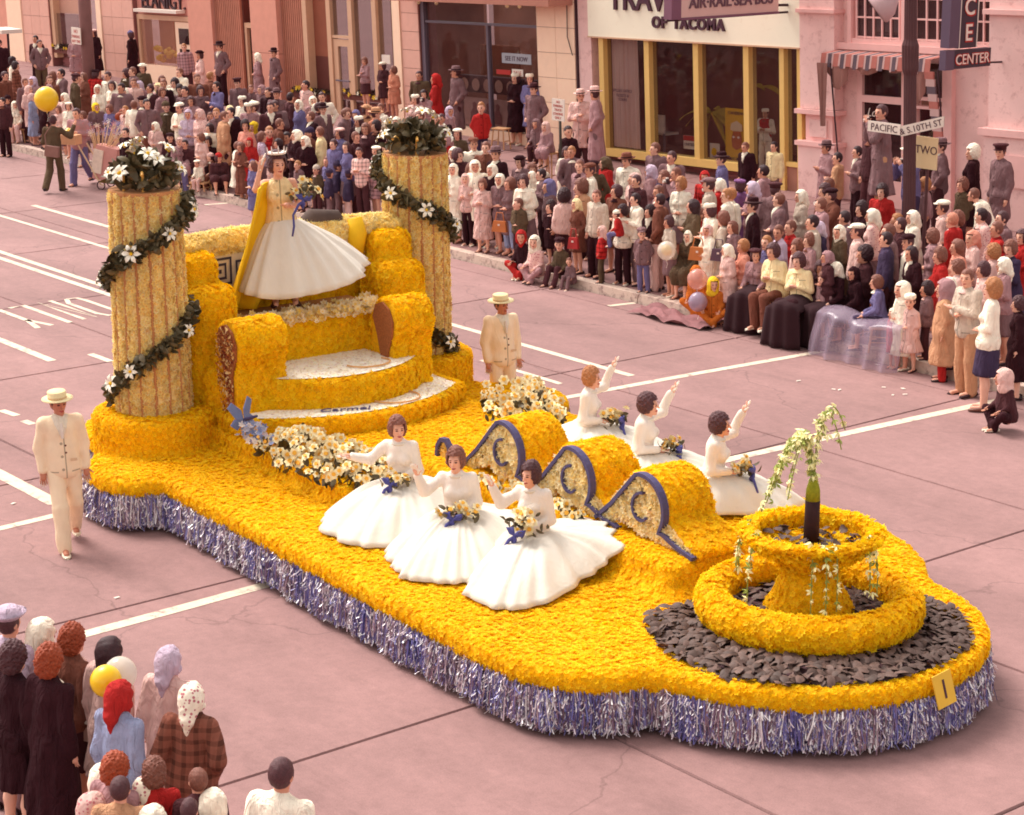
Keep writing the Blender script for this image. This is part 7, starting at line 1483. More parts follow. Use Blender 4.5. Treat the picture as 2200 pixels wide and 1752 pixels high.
(-22.83,26.25,0.14,-55,'w',1.010,'sh','jP*','sG','sW',0,'woman in white headscarf and pale pink printed jacket below the street name blades'),
(-24.21,26.72,0.14,-24,'m',1.013,'sc','cN','tD','cB',-30,'man in black flat cap and brown coat behind the plastic sheet'),
(-24.95,26.78,0.14,-31,'w',1.006,'sh','cE','','sW',0,'woman in white headscarf and pale grey coat left of the plastic sheet'),
(-25.29,26.27,0.14,-153,'m',1.013,'sd','cG','tD','yD',0,'man in dark service cap and grey coat before the agency doorway'),
(-24.57,25.12,0.14,-37,'m',0.975,'sd','jBv','tB','fB',0,'man in black fedora and black jacket before the agency doorway'),
(-26.90,27.73,0.14,-61,'m',1.014,'sb','jK','tD','hB',0,'black-haired man in mauve jacket before the agency doorway'),
(-25.40,25.40,0.14,-60,'m',1.003,'sd','jW','tG','hH',-30,'fair-haired man in white jacket right of the one in red jacket'),
(-16.78,22.15,0.00,-25,'c',1.063,'gt','jD','tB','oP',-30,'cross-legged child in pale pink hood and dark jacket at the right edge'),
(-17.74,23.60,0.00,-52,'w',0.898,'sd','lB','','hD',0,'dark-haired woman in black long coat right of the one in pale grey sweater'),
(-20.05,23.61,0.00,-3,'c',0.770,'sd','cR','','oW',30,'child in white hood and red coat below the street name blades'),
(-21.50,24.59,0.14,-32,'c',1.167,'sh','jD','tD','hB',0,'black-haired child in dark jacket behind the plastic sheet'),
(-21.74,23.96,0.14,-30,'w',0.837,'sh','jD','sD','sK',0,'woman in mauve headscarf and dark jacket behind the plastic sheet'),
(-20.44,25.87,0.14,-37,'w',1.011,'sh','jP','sG','sS',-30,'woman in salmon headscarf and pale pink jacket at the right edge'),
(-18.82,24.68,0.14,-40,'w',0.986,'sh','jK','sG','sW',30,'woman in white headscarf and mauve jacket at the right edge'),
(-22.54,24.35,0.14,-26,'w',0.904,'sh','jK','sG','hN',0,'brown-haired woman in mauve jacket left of the plastic sheet'),
(-23.75,24.95,0.14,-16,'c',1.167,'sh','jL','tD','hN',30,'brown-haired child in lavender jacket before the agency doorway'),
(-24.21,24.35,0.14,-15,'w',0.898,'sh','cG','','hN',0,'brown-haired woman in grey coat before the agency doorway'),
(-25.53,24.13,0.14,-20,'w',0.846,'sh','jE','sG','hD',0,'dark-haired woman in pale grey jacket below the curtained travel window'),
(-27.68,24.75,0.14,11,'w',0.982,'sh','cN','','hD',-30,'dark-haired woman in brown coat below the curtained travel window'),
(-28.97,25.17,0.14,-2,'c',1.250,'sh','jT','tD','hN',-30,'brown-haired child in tan jacket before the cream tiled pier'),
(-26.51,24.87,0.14,-14,'m',0.990,'sd','jG','tD','hN',0,'brown-haired man in grey jacket right of the one in white jacket'),
(-29.64,24.12,0.14,13,'c',0.992,'sh','jO','tD','hN',-30,'brown-haired child in olive jacket beside the loading sign post'),
(-28.51,26.01,0.14,-2,'w',0.987,'sh','jP','sG','sP',30,'woman in pale pink headscarf and pale pink jacket below the curtained travel window'),
(-24.96,28.83,1.14,-40,'m',1.140,'sc','lG','tT','hD',30,'dark-haired man in grey long coat below the street name blades'),
(-26.70,30.49,0.44,-16,'m',1.144,'sd','jD','tD','hD',0,'dark-haired man in dark jacket behind the plastic sheet'),
(-30.64,25.30,0.89,12,'c',0.725,'kt','jW','tW','oW',-30,'seated child in white hood and white jacket beside the loading sign post'),
(-26.67,23.95,0.86,-47,'c',0.656,'kt','sR','tU','kW',0,'seated child in white knit cap and red sweater below the curtained travel window'),
(-29.62,25.63,0.14,3,'m',1.001,'sd','jK','tD','hN',-30,'brown-haired man in mauve jacket before the cream tiled pier'),
(-42.60,25.57,0.14,18,'c',1.000,'sh','jW','tD','hN',0,'brown-haired child in white jacket between near column and queen'),
(-49.18,24.44,0.14,25,'w',0.986,'sh','jP','sG','sK',30,'woman in mauve headscarf and pale pink jacket near the far left corner'),
(-46.31,23.78,0.00,19,'w',0.832,'sh','jK','sG','hN',0,'brown-haired woman in mauve jacket behind the balloon seller'),
(-44.53,25.89,0.14,41,'w',0.985,'sh','jK','sG','hD',0,'dark-haired woman in mauve jacket between near column and queen'),
(-46.85,29.00,0.14,56,'m',0.853,'sd','jG','tD','hN',0,'brown-haired man in grey jacket between near column and queen'),
(-35.82,24.74,0.14,95,'m',1.005,'sd','jD','tD','hN',0,'brown-haired man in dark jacket right of the queen'),
(-36.35,24.35,0.14,10,'c',1.000,'sh','jU','tD','hN',0,'brown-haired child in blue jacket right of the queen'),
(-38.35,24.20,0.14,18,'c',0.805,'sh','jP','tD','hN',-30,'brown-haired child in pale pink jacket and dark trousers just behind the queen'),
(-36.42,22.54,0.00,3,'w',0.857,'sh','jU','sU','hN',-30,'brown-haired woman in blue jacket between near column and queen'),
(-21.17,24.78,0.14,-42,'m',1.015,'sd','jG','tD','hN',0,'brown-haired man in grey jacket below the street name blades'),
(-22.76,25.46,0.14,-34,'m',0.976,'sd','jG','tD','hB',30,'black-haired man in grey jacket and dark trousers behind the plastic sheet'),
(-20.96,25.59,0.14,-49,'w',1.003,'sh','jK','sG','hN',-30,'brown-haired woman in mauve jacket right of the lamp post'),
(-21.74,23.91,0.14,-2,'c',0.850,'sh','jK','tD','hN',0,'brown-haired child in mauve jacket left of the plastic sheet'),
(-20.93,27.18,0.14,-30,'m',1.008,'sd','jG','tD','hD',0,'dark-haired man in grey jacket at the right edge'),
(-44.14,27.87,0.14,34,'m',0.990,'sd','jB','tB','hD',-30,'dark-haired man in black jacket just behind the queen'),
(-35.63,26.29,0.14,70,'m',1.028,'sf','jD','tN','hB',30,'black-haired man in dark jacket beyond the far flower column'),
(-49.15,27.69,0.14,46,'w',1.003,'sp','jW','sG','hN',30,'brown-haired woman in white jacket beyond the near flower column'),
(-32.53,25.63,0.14,36,'m',1.029,'sp','jN','tD','hN',0,'brown-haired man in brown jacket right of the far column'),
(-34.68,26.24,0.14,28,'w',1.023,'sd','cR','','sK',-30,'woman in mauve headscarf and red coat right of the far column'),
(-47.48,27.80,0.14,51,'m',1.036,'sd','jN','tD','hN',30,'brown-haired man in brown jacket between near column and queen'),
(-24.42,28.25,0.14,16,'w',1.010,'sd','cR','','hB',0,'black-haired woman in red coat below the street name blades'),
(-49.12,28.29,0.14,11,'m',1.030,'sf','jW','tP','hN',0,'brown-haired man in white jacket and pale pink trousers, arms folded beyond the near flower column'),
(-46.72,25.11,0.14,47,'m',1.037,'sp','lG','tD','hB',-30,'black-haired man in grey long coat beyond the near flower column'),
(-38.35,26.58,0.14,33,'w',1.029,'sd','cBv','','iW',30,'woman in white pillbox hat and black coat right of the queen'),
(-37.16,25.28,0.14,-3,'w',1.004,'sd','jU','sG','wP',0,'woman in pale pink beret and blue jacket right of the queen'),
(-29.26,27.65,0.14,29,'m',1.031,'sf','jGv','tD','hD',30,'dark-haired man in grey jacket below the curtained travel window'),
(-41.70,25.29,0.14,30,'w',1.038,'sf','cV','','sC',30,'woman in cream headscarf and navy coat between near column and queen'),
(-21.76,25.62,0.14,-23,'m',0.980,'sh','jD','tD','hD',-30,'dark-haired man in dark jacket below the street name blades'),
(-31.62,25.77,0.14,11,'w',0.974,'sd','cG','','rB',0,'woman in black brimmed hat and grey coat beside the loading sign post'),
(-35.14,25.81,0.14,40,'w',0.976,'sh','jK','sG','hNc',0,'brown-haired woman in mauve jacket right of the one in red coat'),
(-50.46,27.57,0.14,-10,'m',1.005,'sd','jG','tD','hN',0,'brown-haired man in grey jacket beyond the near flower column'),
(-39.71,25.02,0.14,33,'c',1.202,'sd','jR#','tD','hH',-30,'fair-haired child in red plaid jacket just behind the queen'),
(-41.46,26.42,0.14,43,'m',1.004,'sf','lG','tD','hD',-30,'dark-haired man in grey long coat just behind the queen'),
(-30.96,25.86,0.14,-20,'c',1.107,'sd','jR#','tD','kE',0,'child in pale grey knit cap and red plaid jacket beside the loading sign post'),
(-47.24,25.59,0.14,37,'w',0.990,'sf','lB','','sW',0,'woman in white headscarf and black long coat beyond the near flower column'),
(-51.70,25.71,0.14,45,'w',1.000,'sd','cN','','hN',-30,'brown-haired woman in brown coat near the far left corner'),
(-33.15,25.32,0.14,19,'w',1.016,'sd','jD','sB','sW',0,'woman in white headscarf and dark jacket right of the far column'),
(-37.42,28.22,0.14,61,'m',0.973,'sd','jBv','tB','hD',-30,'dark-haired man in black jacket beyond the far flower column'),
(-43.63,27.74,0.14,41,'m',0.993,'sd','jG','tD','fG',0,'man in grey fedora and grey jacket just behind the queen'),
(-45.45,27.12,0.14,-3,'m',1.036,'sf','jU','tV','hB',0,'black-haired man in blue jacket between near column and queen'),
(-28.27,26.49,0.14,1,'w',0.998,'sd','lV','','hN',-30,'brown-haired woman in navy long coat below the curtained travel window'),
(-23.21,27.38,0.14,-26,'c',1.166,'sd','jO','tD','hH',-30,'fair-haired child in olive jacket below the street name blades'),
(-34.17,24.68,0.14,-1,'m',0.996,'sf','jGv','tB','hB',30,'black-haired man in grey jacket beyond the far flower column'),
(-37.34,26.07,0.14,9,'w',1.011,'sd','jD','sB','hN',-30,'brown-haired woman in dark jacket right of the queen'),
(-27.83,25.44,0.14,-6,'m',0.973,'sd','jD','tD','hD',0,'dark-haired man in dark jacket below the curtained travel window'),
(-29.92,26.25,0.14,12,'w',1.004,'sp','cO','','rB',30,'woman in black brimmed hat and olive coat before the cream tiled pier'),
(-42.85,28.35,0.14,67,'w',0.977,'sf','jK','sG','sW',0,'woman in white headscarf and mauve jacket just behind the queen'),
(-33.71,25.07,0.14,11,'w',1.035,'sd','sG','pQ','sL',0,'woman in lavender headscarf and grey sweater beyond the far flower column'),
(-42.52,26.31,0.14,43,'w',0.988,'sh','cK','','iW',30,'woman in white pillbox hat and mauve coat between near column and queen'),
(-45.09,26.12,0.14,41,'m',1.034,'sd','jG','tD','hB',30,'black-haired man in grey jacket between near column and queen'),
(-29.72,24.93,0.14,-15,'c',1.194,'sd','jG','tD','oU',0,'child in blue hood and grey jacket beside the loading sign post'),
(-47.06,26.53,0.14,25,'m',1.020,'sd','jBv','tB','hN',30,'brown-haired man in black jacket beyond the near flower column'),
(-28.76,28.52,0.14,-32,'m',0.985,'sd','jU','tV','fB',0,'man in black fedora and blue jacket below the travel agency poster'),
(-25.76,28.28,0.14,-39,'w',0.991,'sd','jK','sG','hN',30,'brown-haired woman in mauve jacket behind the plastic sheet'),
(-38.71,25.54,0.14,15,'c',1.221,'sd','jN','tD','kV',-30,'child in navy knit cap and brown jacket just behind the queen'),
(-24.65,25.80,0.14,-38,'m',0.990,'sh','jGv','tD','hN',-30,'brown-haired man in grey jacket before the agency doorway'),
(-35.73,25.50,0.14,61,'c',1.213,'sf','cR','','hF',-30,'auburn-haired child in red coat beyond the far flower column'),
(-41.86,27.25,0.14,-7,'w',1.019,'sd','cU','','sW',-30,'woman in white headscarf and blue coat just behind the queen'),
(-31.57,25.14,0.14,1,'m',1.040,'sd','jBv','tB','fG',30,'man in grey fedora and black jacket right of the far column'),
(-39.91,27.30,0.14,-8,'w',0.994,'sf','cV','','hN',-30,'brown-haired woman in navy coat right of the queen'),
(-48.48,27.68,0.14,53,'w',0.984,'sh','lW','','hB',30,'black-haired woman in white long coat beyond the near flower column'),
(-26.15,26.76,0.14,-23,'w',1.011,'sf','jK','sG','sL',-30,'woman in lavender headscarf and mauve jacket before the agency doorway'),
(-23.47,26.62,0.14,-18,'w',1.003,'sd','jB','sB','hB',0,'black-haired woman in black jacket behind the plastic sheet'),
(-46.33,28.36,0.14,39,'m',0.996,'sd','jG','tD','yD',0,'man in dark service cap and grey jacket between near column and queen'),
(-32.64,25.04,0.14,70,'w',1.036,'sh','jD','sB','hD',-30,'dark-haired woman in dark jacket right of the far column'),
(-48.47,28.24,0.14,30,'c',1.137,'sp','lW','','hH',-30,'fair-haired child in white long coat between near column and queen'),
(-39.48,26.01,0.14,-7,'m',0.977,'sd','jBv','tB','hN',-30,'brown-haired man in black jacket just behind the queen'),
(-39.86,28.23,0.14,-7,'m',0.973,'sd','jW','tG','hN',30,'brown-haired man in white jacket right of the queen'),
(-30.75,27.81,0.14,-32,'c',1.009,'sf','jO','tD','oW',0,'child in white hood and olive jacket below the curtained travel window'),
(-36.20,26.41,0.14,19,'w',0.982,'sf','cO','','iW',-30,'woman in white pillbox hat and olive coat beyond the far flower column'),
(-37.68,26.52,0.14,20,'w',1.001,'sd','cB','','hB',30,'black-haired woman in black coat right of the queen'),
(-43.93,26.25,0.14,47,'c',1.131,'sd','jG','tD','hH',0,'fair-haired child in grey jacket between near column and queen'),
(-51.37,27.83,0.14,16,'w',0.986,'sf','cO','','hD',-30,'dark-haired woman in olive coat beyond the near flower column'),
(-47.18,27.13,0.14,65,'w',0.970,'sd','cG','','hB',-30,'black-haired woman in grey coat beyond the near flower column'),
(-50.76,25.47,0.14,-4,'m',1.040,'sf','jGv','tB','hB',0,'black-haired man in grey jacket near the far left corner'),
(-46.02,26.99,0.14,66,'w',1.021,'sd','cG','','hD',0,'dark-haired woman in grey coat between near column and queen'),
(-32.18,26.59,0.14,29,'c',1.081,'sd','cR','','hN',30,'brown-haired child in red coat beside the loading sign post'),
(-21.52,27.53,0.14,-9,'w',1.000,'sd','lB','','hD',30,'dark-haired woman in black long coat right of the one in black long coat'),
(-42.18,28.23,0.14,46,'m',1.010,'sp','jW','tP','hD',0,'dark-haired man in white jacket right of the queen'),
(-43.77,28.25,0.14,51,'c',1.168,'sf','jP','tD','hN',0,'brown-haired child in pale pink jacket and dark trousers, arms folded just behind the queen'),
(-30.36,28.31,0.14,9,'m',1.019,'sd','jG','tD','hN',-30,'brown-haired man in grey jacket right of the one in white hood and olive jacket'),
(-45.46,28.47,0.14,2,'w',1.001,'sd','cG','','sK',0,'woman in mauve headscarf and grey coat just behind the queen'),
(-40.96,25.89,0.14,66,'m',1.032,'sd','jDv','tB','hD',-30,'dark-haired man in dark jacket right of the one in yellow hood and mauve jacket'),
(-51.20,26.41,0.14,-2,'w',0.989,'sh','cN','','hN',0,'brown-haired woman in brown coat behind the balloon seller'),
(-51.70,28.53,0.14,19,'w',1.033,'sd','cO','','rW',-30,'woman in white brimmed hat and olive coat beyond the near flower column'),
(-21.66,26.89,0.14,-32,'w',1.024,'sf','lB','','hN',-30,'brown-haired woman in black long coat right of the lamp post'),
(-37.76,27.82,0.14,22,'m',0.997,'sh','jE','tD','hN',30,'brown-haired man in pale grey jacket beyond the far flower column'),
(-23.79,25.97,0.14,-30,'m',0.996,'sh','cK','tD','hN',-30,'brown-haired man in mauve coat left of the plastic sheet'),
(-41.25,28.43,0.14,35,'c',1.157,'sf','jG','tD','oU',0,'child in blue hood and grey jacket right of the queen'),
(-24.93,27.31,0.14,-22,'w',1.031,'sh','jW','sV','hD',0,'dark-haired woman in white jacket left of the plastic sheet'),
(-37.05,27.67,0.14,69,'m',1.006,'sh','jG','tN','hN',0,'brown-haired man in grey jacket beyond the far flower column'),
(-27.65,27.00,0.14,15,'w',1.012,'sh','cR#','','sR',30,'woman in red headscarf and red plaid coat below the travel agency poster'),
]
for q in CROWD:
    person(q[0], q[1], q[2], math.radians(q[3]), q[4], q[5], q[6], q[7], q[8], q[9], q[11], hyaw=q[10], lo=q[1] < 25.0 or q[1] > 29, flip=True)
# ---------------------------------------------------------------- the near corner crowd, seen from behind
NEAR = [
(-13.34,7.29,0,-150,'w',1.006,'sd','lP','','sL',0,'woman in lavender headscarf and pale pink coat, back turned, near corner'),
(-12.59,7.05,0,-140,'w',1.006,'sp','cN#','','sWD*',0,'woman in white printed headscarf and brown tweed coat, back turned'),
(-12.97,6.67,0,-160,'w',1.006,'sd','jQ','sG','sR',0,'woman in red headscarf and light blue jacket, back turned'),
(-13.81,7.04,0,-165,'w',1.006,'sd','cP','','hBBl',0,'long dark haired woman in pale pink coat behind the yellow hat'),
(-14.22,6.93,0,-170,'w',1.006,'sd','jN','sD','hFFe',0,'woman with auburn curls and brown coat in the near corner crowd'),
(-13.79,6.51,0,-160,'w',1.043,'sd','lB','','hFFe',0,'red haired woman in black coat at the lower left, back turned'),
(-14.52,6.82,0,-170,'w',1.006,'sd','jT','sG','sW',0,'woman in white headscarf at the left of the near crowd'),
(-14.16,6.39,0,-165,'w',1.006,'sd','jB','sB','hDDe',0,'dark haired woman with pale collar at the left picture edge'),
(-14.65,6.58,0,-160,'m',0.994,'sd','jL','tG','rL',0,'person in lavender jacket and hat cut by the left edge'),
(-10.89,6.74,0,-150,'m',0.994,'sd','sW','tD','hDDs',0,'crew cut boy in white shirt standing alone in near road'),
(-12.50,6.27,0,-150,'c',1.042,'sd','jW','tD','oW',0,'child in white hood before the blue jacketed woman'),
(-12.20,6.21,0,-160,'w',0.890,'sd','jK','sG','hFFe',0,'child with curly reddish hair beside the white hooded child'),
(-11.95,6.10,0,-130,'m',0.800,'sd','jT','tD','hD',0,'dark haired boy with bare ears at the bottom left'),
(-12.12,6.40,0,-150,'c',1.042,'sd','jP','tD','oWD*',0,'child in white flowered scarf beside the dark haired boy'),
(-12.22,6.03,0,-160,'c',1.000,'sd','jP','tD','oPD*',0,'child in pink flowered scarf at the bottom left corner'),
(-12.04,6.42,0,-120,'w',0.859,'sd','sR','sD','hNNe',0,'girl with brown curls and red sweater before the tweed coat'),
(-11.80,6.64,0,-100,'m',0.771,'sd','jD','tD','hN',0,'brown haired boy turned right before the tweed coat'),
(-11.73,6.71,0,-140,'c',1.000,'sd','jW','tD','oW',0,'child in white hood at the right of the near group'),
(-11.78,6.26,0,-150,'c',1.000,'sd','jP','tD','oW',0,'child in pale hood at the bottom edge centre of the group'),
(-11.54,6.41,0,-140,'m',0.743,'sd','jD','tD','hD',0,'dark haired boy at the bottom edge beside pale hood'),
]
for q in NEAR:
    person(q[0], q[1], q[2], math.radians(q[3]), q[4], q[5], q[6], q[7], q[8], q[9], q[11], group='near corner crowd', h=.022, fine=.014)
# ---------------------------------------------------------------- riders, escorts, sellers
FLM = Matrix.Translation((-12.65, 13.55, 0)) @ Matrix.Rotation(math.radians(-3), 4, 'Z')
def fl2w(x, y, z): return FLM @ Vector((x, y, z))
m_gown = mat('white_gown', S(255, 244, 228, .74), .85, .03, 6, bump=.15, bscale=20, sheen=.2)
m_blouse = mat('white_blouse', S(255, 240, 226), .85, .03, 6, bump=.2, bscale=60); add_folds(m_blouse, .35); add_folds(m_gown, .12)
m_ribbon = mat('blue_ribbon', S(84, 82, 150), .6, .06, 10)
def hand_mesh(spread=.12, curl=.0):
    """gloved hand reaching +z, palm towards -y: palm, four fingers of unequal length, thumb at the side"""
    g = SDF(np.arange(-.07, .07, .006), np.arange(-.05, .04, .006), np.arange(-.09, .13, .006))
    g.cone((0, 0, -.08), (0, 0, 0), .03, .027, .85, .01)
    for k, (x, l) in enumerate(((-.027, .062), (-.009, .078), (.009, .074), (.026, .056))):
        g.cone((x * .7, 0, -.01), (x, -.004, .04), .015, .012, 1, .008)
        kx = x + spread * x * 1.2; g.cone((x, -.004, .04), (kx + spread * x * .5, -.012 - curl * .5, .04 + l * .5), .0105, .0095, 1, .004); g.cone((kx + spread * x * .5, -.012 - curl * .5, .04 + l * .5), (kx + spread * x * 1.6, -.02 - curl, .04 + l), .0095, .0075, 1, .004)
    g.cone((-.02, -.004, -.015), (-.048, -.014, .012), .015, .0115, 1, .008); g.cone((-.048, -.014, .012), (-.058, -.02, .042), .0115, .009, 1, .004)
    P, Q = g.net(); return np_mesh('glove', P, Q, m_glove)
HAND = {1: hand_mesh()}
HAND[-1] = HAND[1].copy(); _v = np.array([v.co[:] for v in HAND[-1].vertices]); _v[:, 0] *= -1; HAND[-1].vertices.foreach_set('co', _v.astype(np.float32).ravel()); HAND[-1].flip_normals()
def gloves(o, cls, pose, sides='rl', sc=1.0):
    J = joints(cls, pose)
    for k in sides:
        d = Vector(J['w'+k] - J['e'+k]).normalized(); q = d.to_track_quat('Z', 'Y')
        obj('glove', HAND[-1 if k == 'r' else 1], o, tuple(Vector(J['w'+k]) + d * .05), q.to_euler(), sc * J['arm'])
def loft_skirt(o, waist, hem, nfold, amp, m, name='gown_skirt', n=120, rings=16, pw=1.5, r0=.12, seed=0):
    """gown spread from the waist to a closed hem line (world points)"""
    r = np.random.default_rng(seed); H = np.array([tuple(h) for h in hem]); k = len(H); t = np.linspace(0, k, n, endpoint=False); i = t.astype(int); f = (t - i)[:, None]
    c = lambda j: H[(i + j) % k]; hm = .5 * ((2*c(0)) + (-c(-1) + c(1))*f + (2*c(-1) - 5*c(0) + 4*c(1) - c(2))*f**2 + (-c(-1) + 3*c(0) - 3*c(1) + c(2))*f**3)
    w = np.array(waist); dirs = hm - w; dirs[:, 2] = 0; ln = np.linalg.norm(dirs, axis=1)[:, None]; dirs /= ln; top = w + dirs * r0
    V = []; ph = np.arange(n) / n * 2 * PI
    fold = amp * .75 * sum(r.uniform(.3, 1.0) * np.sin(int(kf) * ph + r.uniform(0, 6)) for kf in (3, 5, 7, 9, 11, 14, 17, 21, 26))
    for j in range(rings + 1):
        s = j / rings; q = top + (hm - top) * np.array([s ** .92, s ** .92, s ** pw]); q = q + dirs * (fold * s)[:, None] * .8; q[:, 2] += fold * s * .5 * (1 - .75 * s) + .012 * np.sin(7 * s + 5 * ph) * np.sin(PI * s)
        V.append(q)
    V.append(V[-1] * np.array([1, 1, 1]) - dirs * .05 + np.array([0, 0, -.02])); V = np.array(V); R = rings + 2
    F = [(a*n + b, a*n + (b+1) % n, (a+1)*n + (b+1) % n, (a+1)*n + b) for a in range(R - 1) for b in range(n)]
    bpy.context.view_layer.update(); Mi = o.matrix_world.inverted(); P = np.c_[V.reshape(-1, 3), np.ones(R * n)] @ np.array(Mi).T
    return obj(name, np_mesh(name, P[:, :3], F, m), o)
m_bleaf = mat('bouquet_leaf', S(96, 78, 48), .7, .3, 10)
def bouquet(loc, rz, label, tall=.12, ribbon=True, sc=1.0):
    b = empty('bouquet', loc, rz); b.scale = (sc,) * 3; tag(b, label, 'bouquet', 'bouquets of the float riders'); r = random.Random(hash_(label))
    pts = [(r.gauss(0, .09), r.gauss(0, .07), r.uniform(.04, tall)) for _ in range(40)]; lm = leafmass('foliage', pts, [(p[0]*4, p[1]*4, .6) for p in pts], b, .55)
    for k in range(15):
        d = Vector((r.gauss(.3, .5), r.gauss(-.4, .5), .6)); o = obj('daffodil', daf, b, (r.gauss(0, .08), r.gauss(0, .06), r.uniform(.07, tall + .04)), d.to_track_quat('Z', 'Y').to_euler(), r.uniform(.8, 1.15)); obj('cup', dcup, o)
    if ribbon:
        rb = MB().tube([(-.02, -.06, .05), (-.1, -.12, .0), (-.16, -.18, -.12), (-.15, -.2, -.26), (-.17, -.22, -.38)], [.02, .018, .014, .014, .012], 6).build('ribbon_tail', m_ribbon, b, smooth=True)
        for a in (0, 2.2, 4.2): MB().tube([(0, 0, 0), (.07*math.cos(a), .03, .07*math.sin(a)), (.1*math.cos(a+.35), .03, .1*math.sin(a+.35)), (.05*math.cos(a+.6), .01, .05*math.sin(a+.6)), (0, 0, 0)], [.01, .024, .026, .02, .01], 6).build('ribbon_loop', m_ribbon, b, smooth=True, loc=(-.04, -.12, .06))
    return b
FS = (242, 178, 150)
def princess(lx, ly, zb, yaw, pose, hem, label, hair, hyaw, seed, wz=1.02, blabel=None, bo=(.02, -.34, .62), tall=.13):
    p = fl2w(lx, ly, zb); o = person(p.x, p.y, p.z, math.radians(yaw - 3), 'w', 1.0, pose, 'bW', '', hair, label, 'princesses waving from the float', hyaw=hyaw, h=.02, fine=.011, skin=FS, lean=-.03, lo=False)
    bl_ = o.children[0]; bl_.data = bl_.data.copy(); bl_.data.materials.clear(); bl_.data.materials.append(m_blouse); gloves(o, 'w', pose); J = joints('w', pose)
    MB().lathe([(.058, -.01), (.085, -.02), (.09, .005), (.06, .02)], 20).build('collar', m_gown, o, smooth=True, loc=tuple(J['neckp'] - np.array([0, 0, .03])))
    MB().lathe([(.13, -.03), (.125, .0), (.128, .03)], 24, sy=.8).build('waistband', mat('blouse_rose', S(236, 206, 200), .8, .03, 8), o, smooth=True, loc=tuple(J['waist'] * .75 + J['pel'] * .25))
    w = fl2w(lx, ly, wz); loft_skirt(o, w, [fl2w(*q) for q in hem], 13, .035, m_gown, seed=seed, pw=1.9)
    if blabel:
        a = math.radians(yaw - 3); bl = (p.x + bo[0]*math.cos(a) - bo[1]*math.sin(a), p.y + bo[0]*math.sin(a) + bo[1]*math.cos(a), zb + bo[2]); bouquet(bl, a, blabel, tall)
    return o
Z_ = .66
hem1 = [(-5.05, -2.05, Z_), (-4.55, -2.35, Z_), (-3.95, -2.3, Z_), (-3.75, -1.85, Z_), (-3.9, -1.3, .8), (-4.4, -.85, .9), (-5.0, -.95, .9), (-5.2, -1.5, .75)]
hem2 = [(-3.75, -2.0, Z_), (-3.3, -2.35, Z_), (-2.8, -2.42, Z_), (-2.45, -2.1, Z_), (-2.45, -1.6, Z_), (-2.7, -1.0, .8), (-3.3, -.8, .95), (-3.85, -1.2, .8)]
hem3 = [(-2.5, -1.9, Z_), (-2.15, -2.2, Z_), (-1.62, -2.2, Z_), (-1.5, -1.75, Z_), (-1.72, -1.0, .72), (-1.75, -.62, .92), (-2.2, -.42, 1.0), (-2.75, -.55, .95), (-2.85, -1.2, .8)]
def mir(h, dx, sy=1.0, dy=0.0): return [(x + dx, -y * sy + dy, z) for x, y, z in reversed(h)]
princess(-4.72, -1.25, .40, 42, 'ro', hem1, 'princess in white gown at the rear of the near side, arm stretched out', 'hNNt', 30, 1, blabel='small daffodil bouquet with blue bow in the lap of the rear near princess')
princess(-3.47, -1.36, .37, 48, 'rw', hem2, 'smiling princess in white gown, middle of the near three', 'hNNt', -10, 2, blabel='daffodil bouquet with blue ribbon on the lap of the middle near princess')
princess(-2.5, -1.1, .40, 28, 'rw', hem3, 'princess in white gown nearest the fountain, right arm raised', 'hDNt', -15, 3, blabel='leafy daffodil bouquet with blue bow held by the princess nearest the fountain', tall=.22)
princess(-5.3, 1.72, .40, 128, 'ru', mir(hem1, -.6, 1, .25), 'auburn haired princess on the far side, rearmost of the three', 'hHHt', 5, 4, blabel='daffodil bouquet held by the rearmost far side princess')
princess(-4.06, 1.55, .37, 128, 'ru', mir(hem2, -.65, 1, .15), 'dark curled princess in the middle of the far side', 'hDDt', 5, 5, blabel='yellow and white bouquet of the middle far side princess')
princess(-2.92, 1.62, .38, 128, 'ru', mir(hem3, -.75, 1, .25), 'short haired princess on the far side nearest the fountain, fist raised', 'hDDt', 10, 6, blabel='blue ribboned bouquet of the far side princess nearest the fountain')
# --- queen on the throne
q_ = fl2w(-9.0, -.22, 2.06)
qn = person(q_.x, q_.y, q_.z, math.radians(58), 'w', 1.17, 'sx', 'zT', '', 'hDDt', 'queen in white ball gown with gold bodice and yellow cape, waving before the throne', 'float queen', hyaw=20, h=.02, fine=.011, skin=FS, lean=-.03)
qn.children[0].color = S(246, 214, 160, .95); gloves(qn, 'w', 'sx', 'r')
hq = [(-8.95, -.86, 2.3), (-8.55, -.62, 2.26), (-8.3, -.1, 2.32), (-8.25, .35, 2.42), (-8.5, .72, 2.55), (-8.95, .75, 2.6), (-9.4, .4, 2.5), (-9.5, -.3, 2.35), (-9.3, -.75, 2.3)]
loft_skirt(qn, fl2w(-9.0, -.25, 3.17), [fl2w(*p) for p in hq], 10, .03, m_gown, seed=9, pw=1.25, r0=.13)
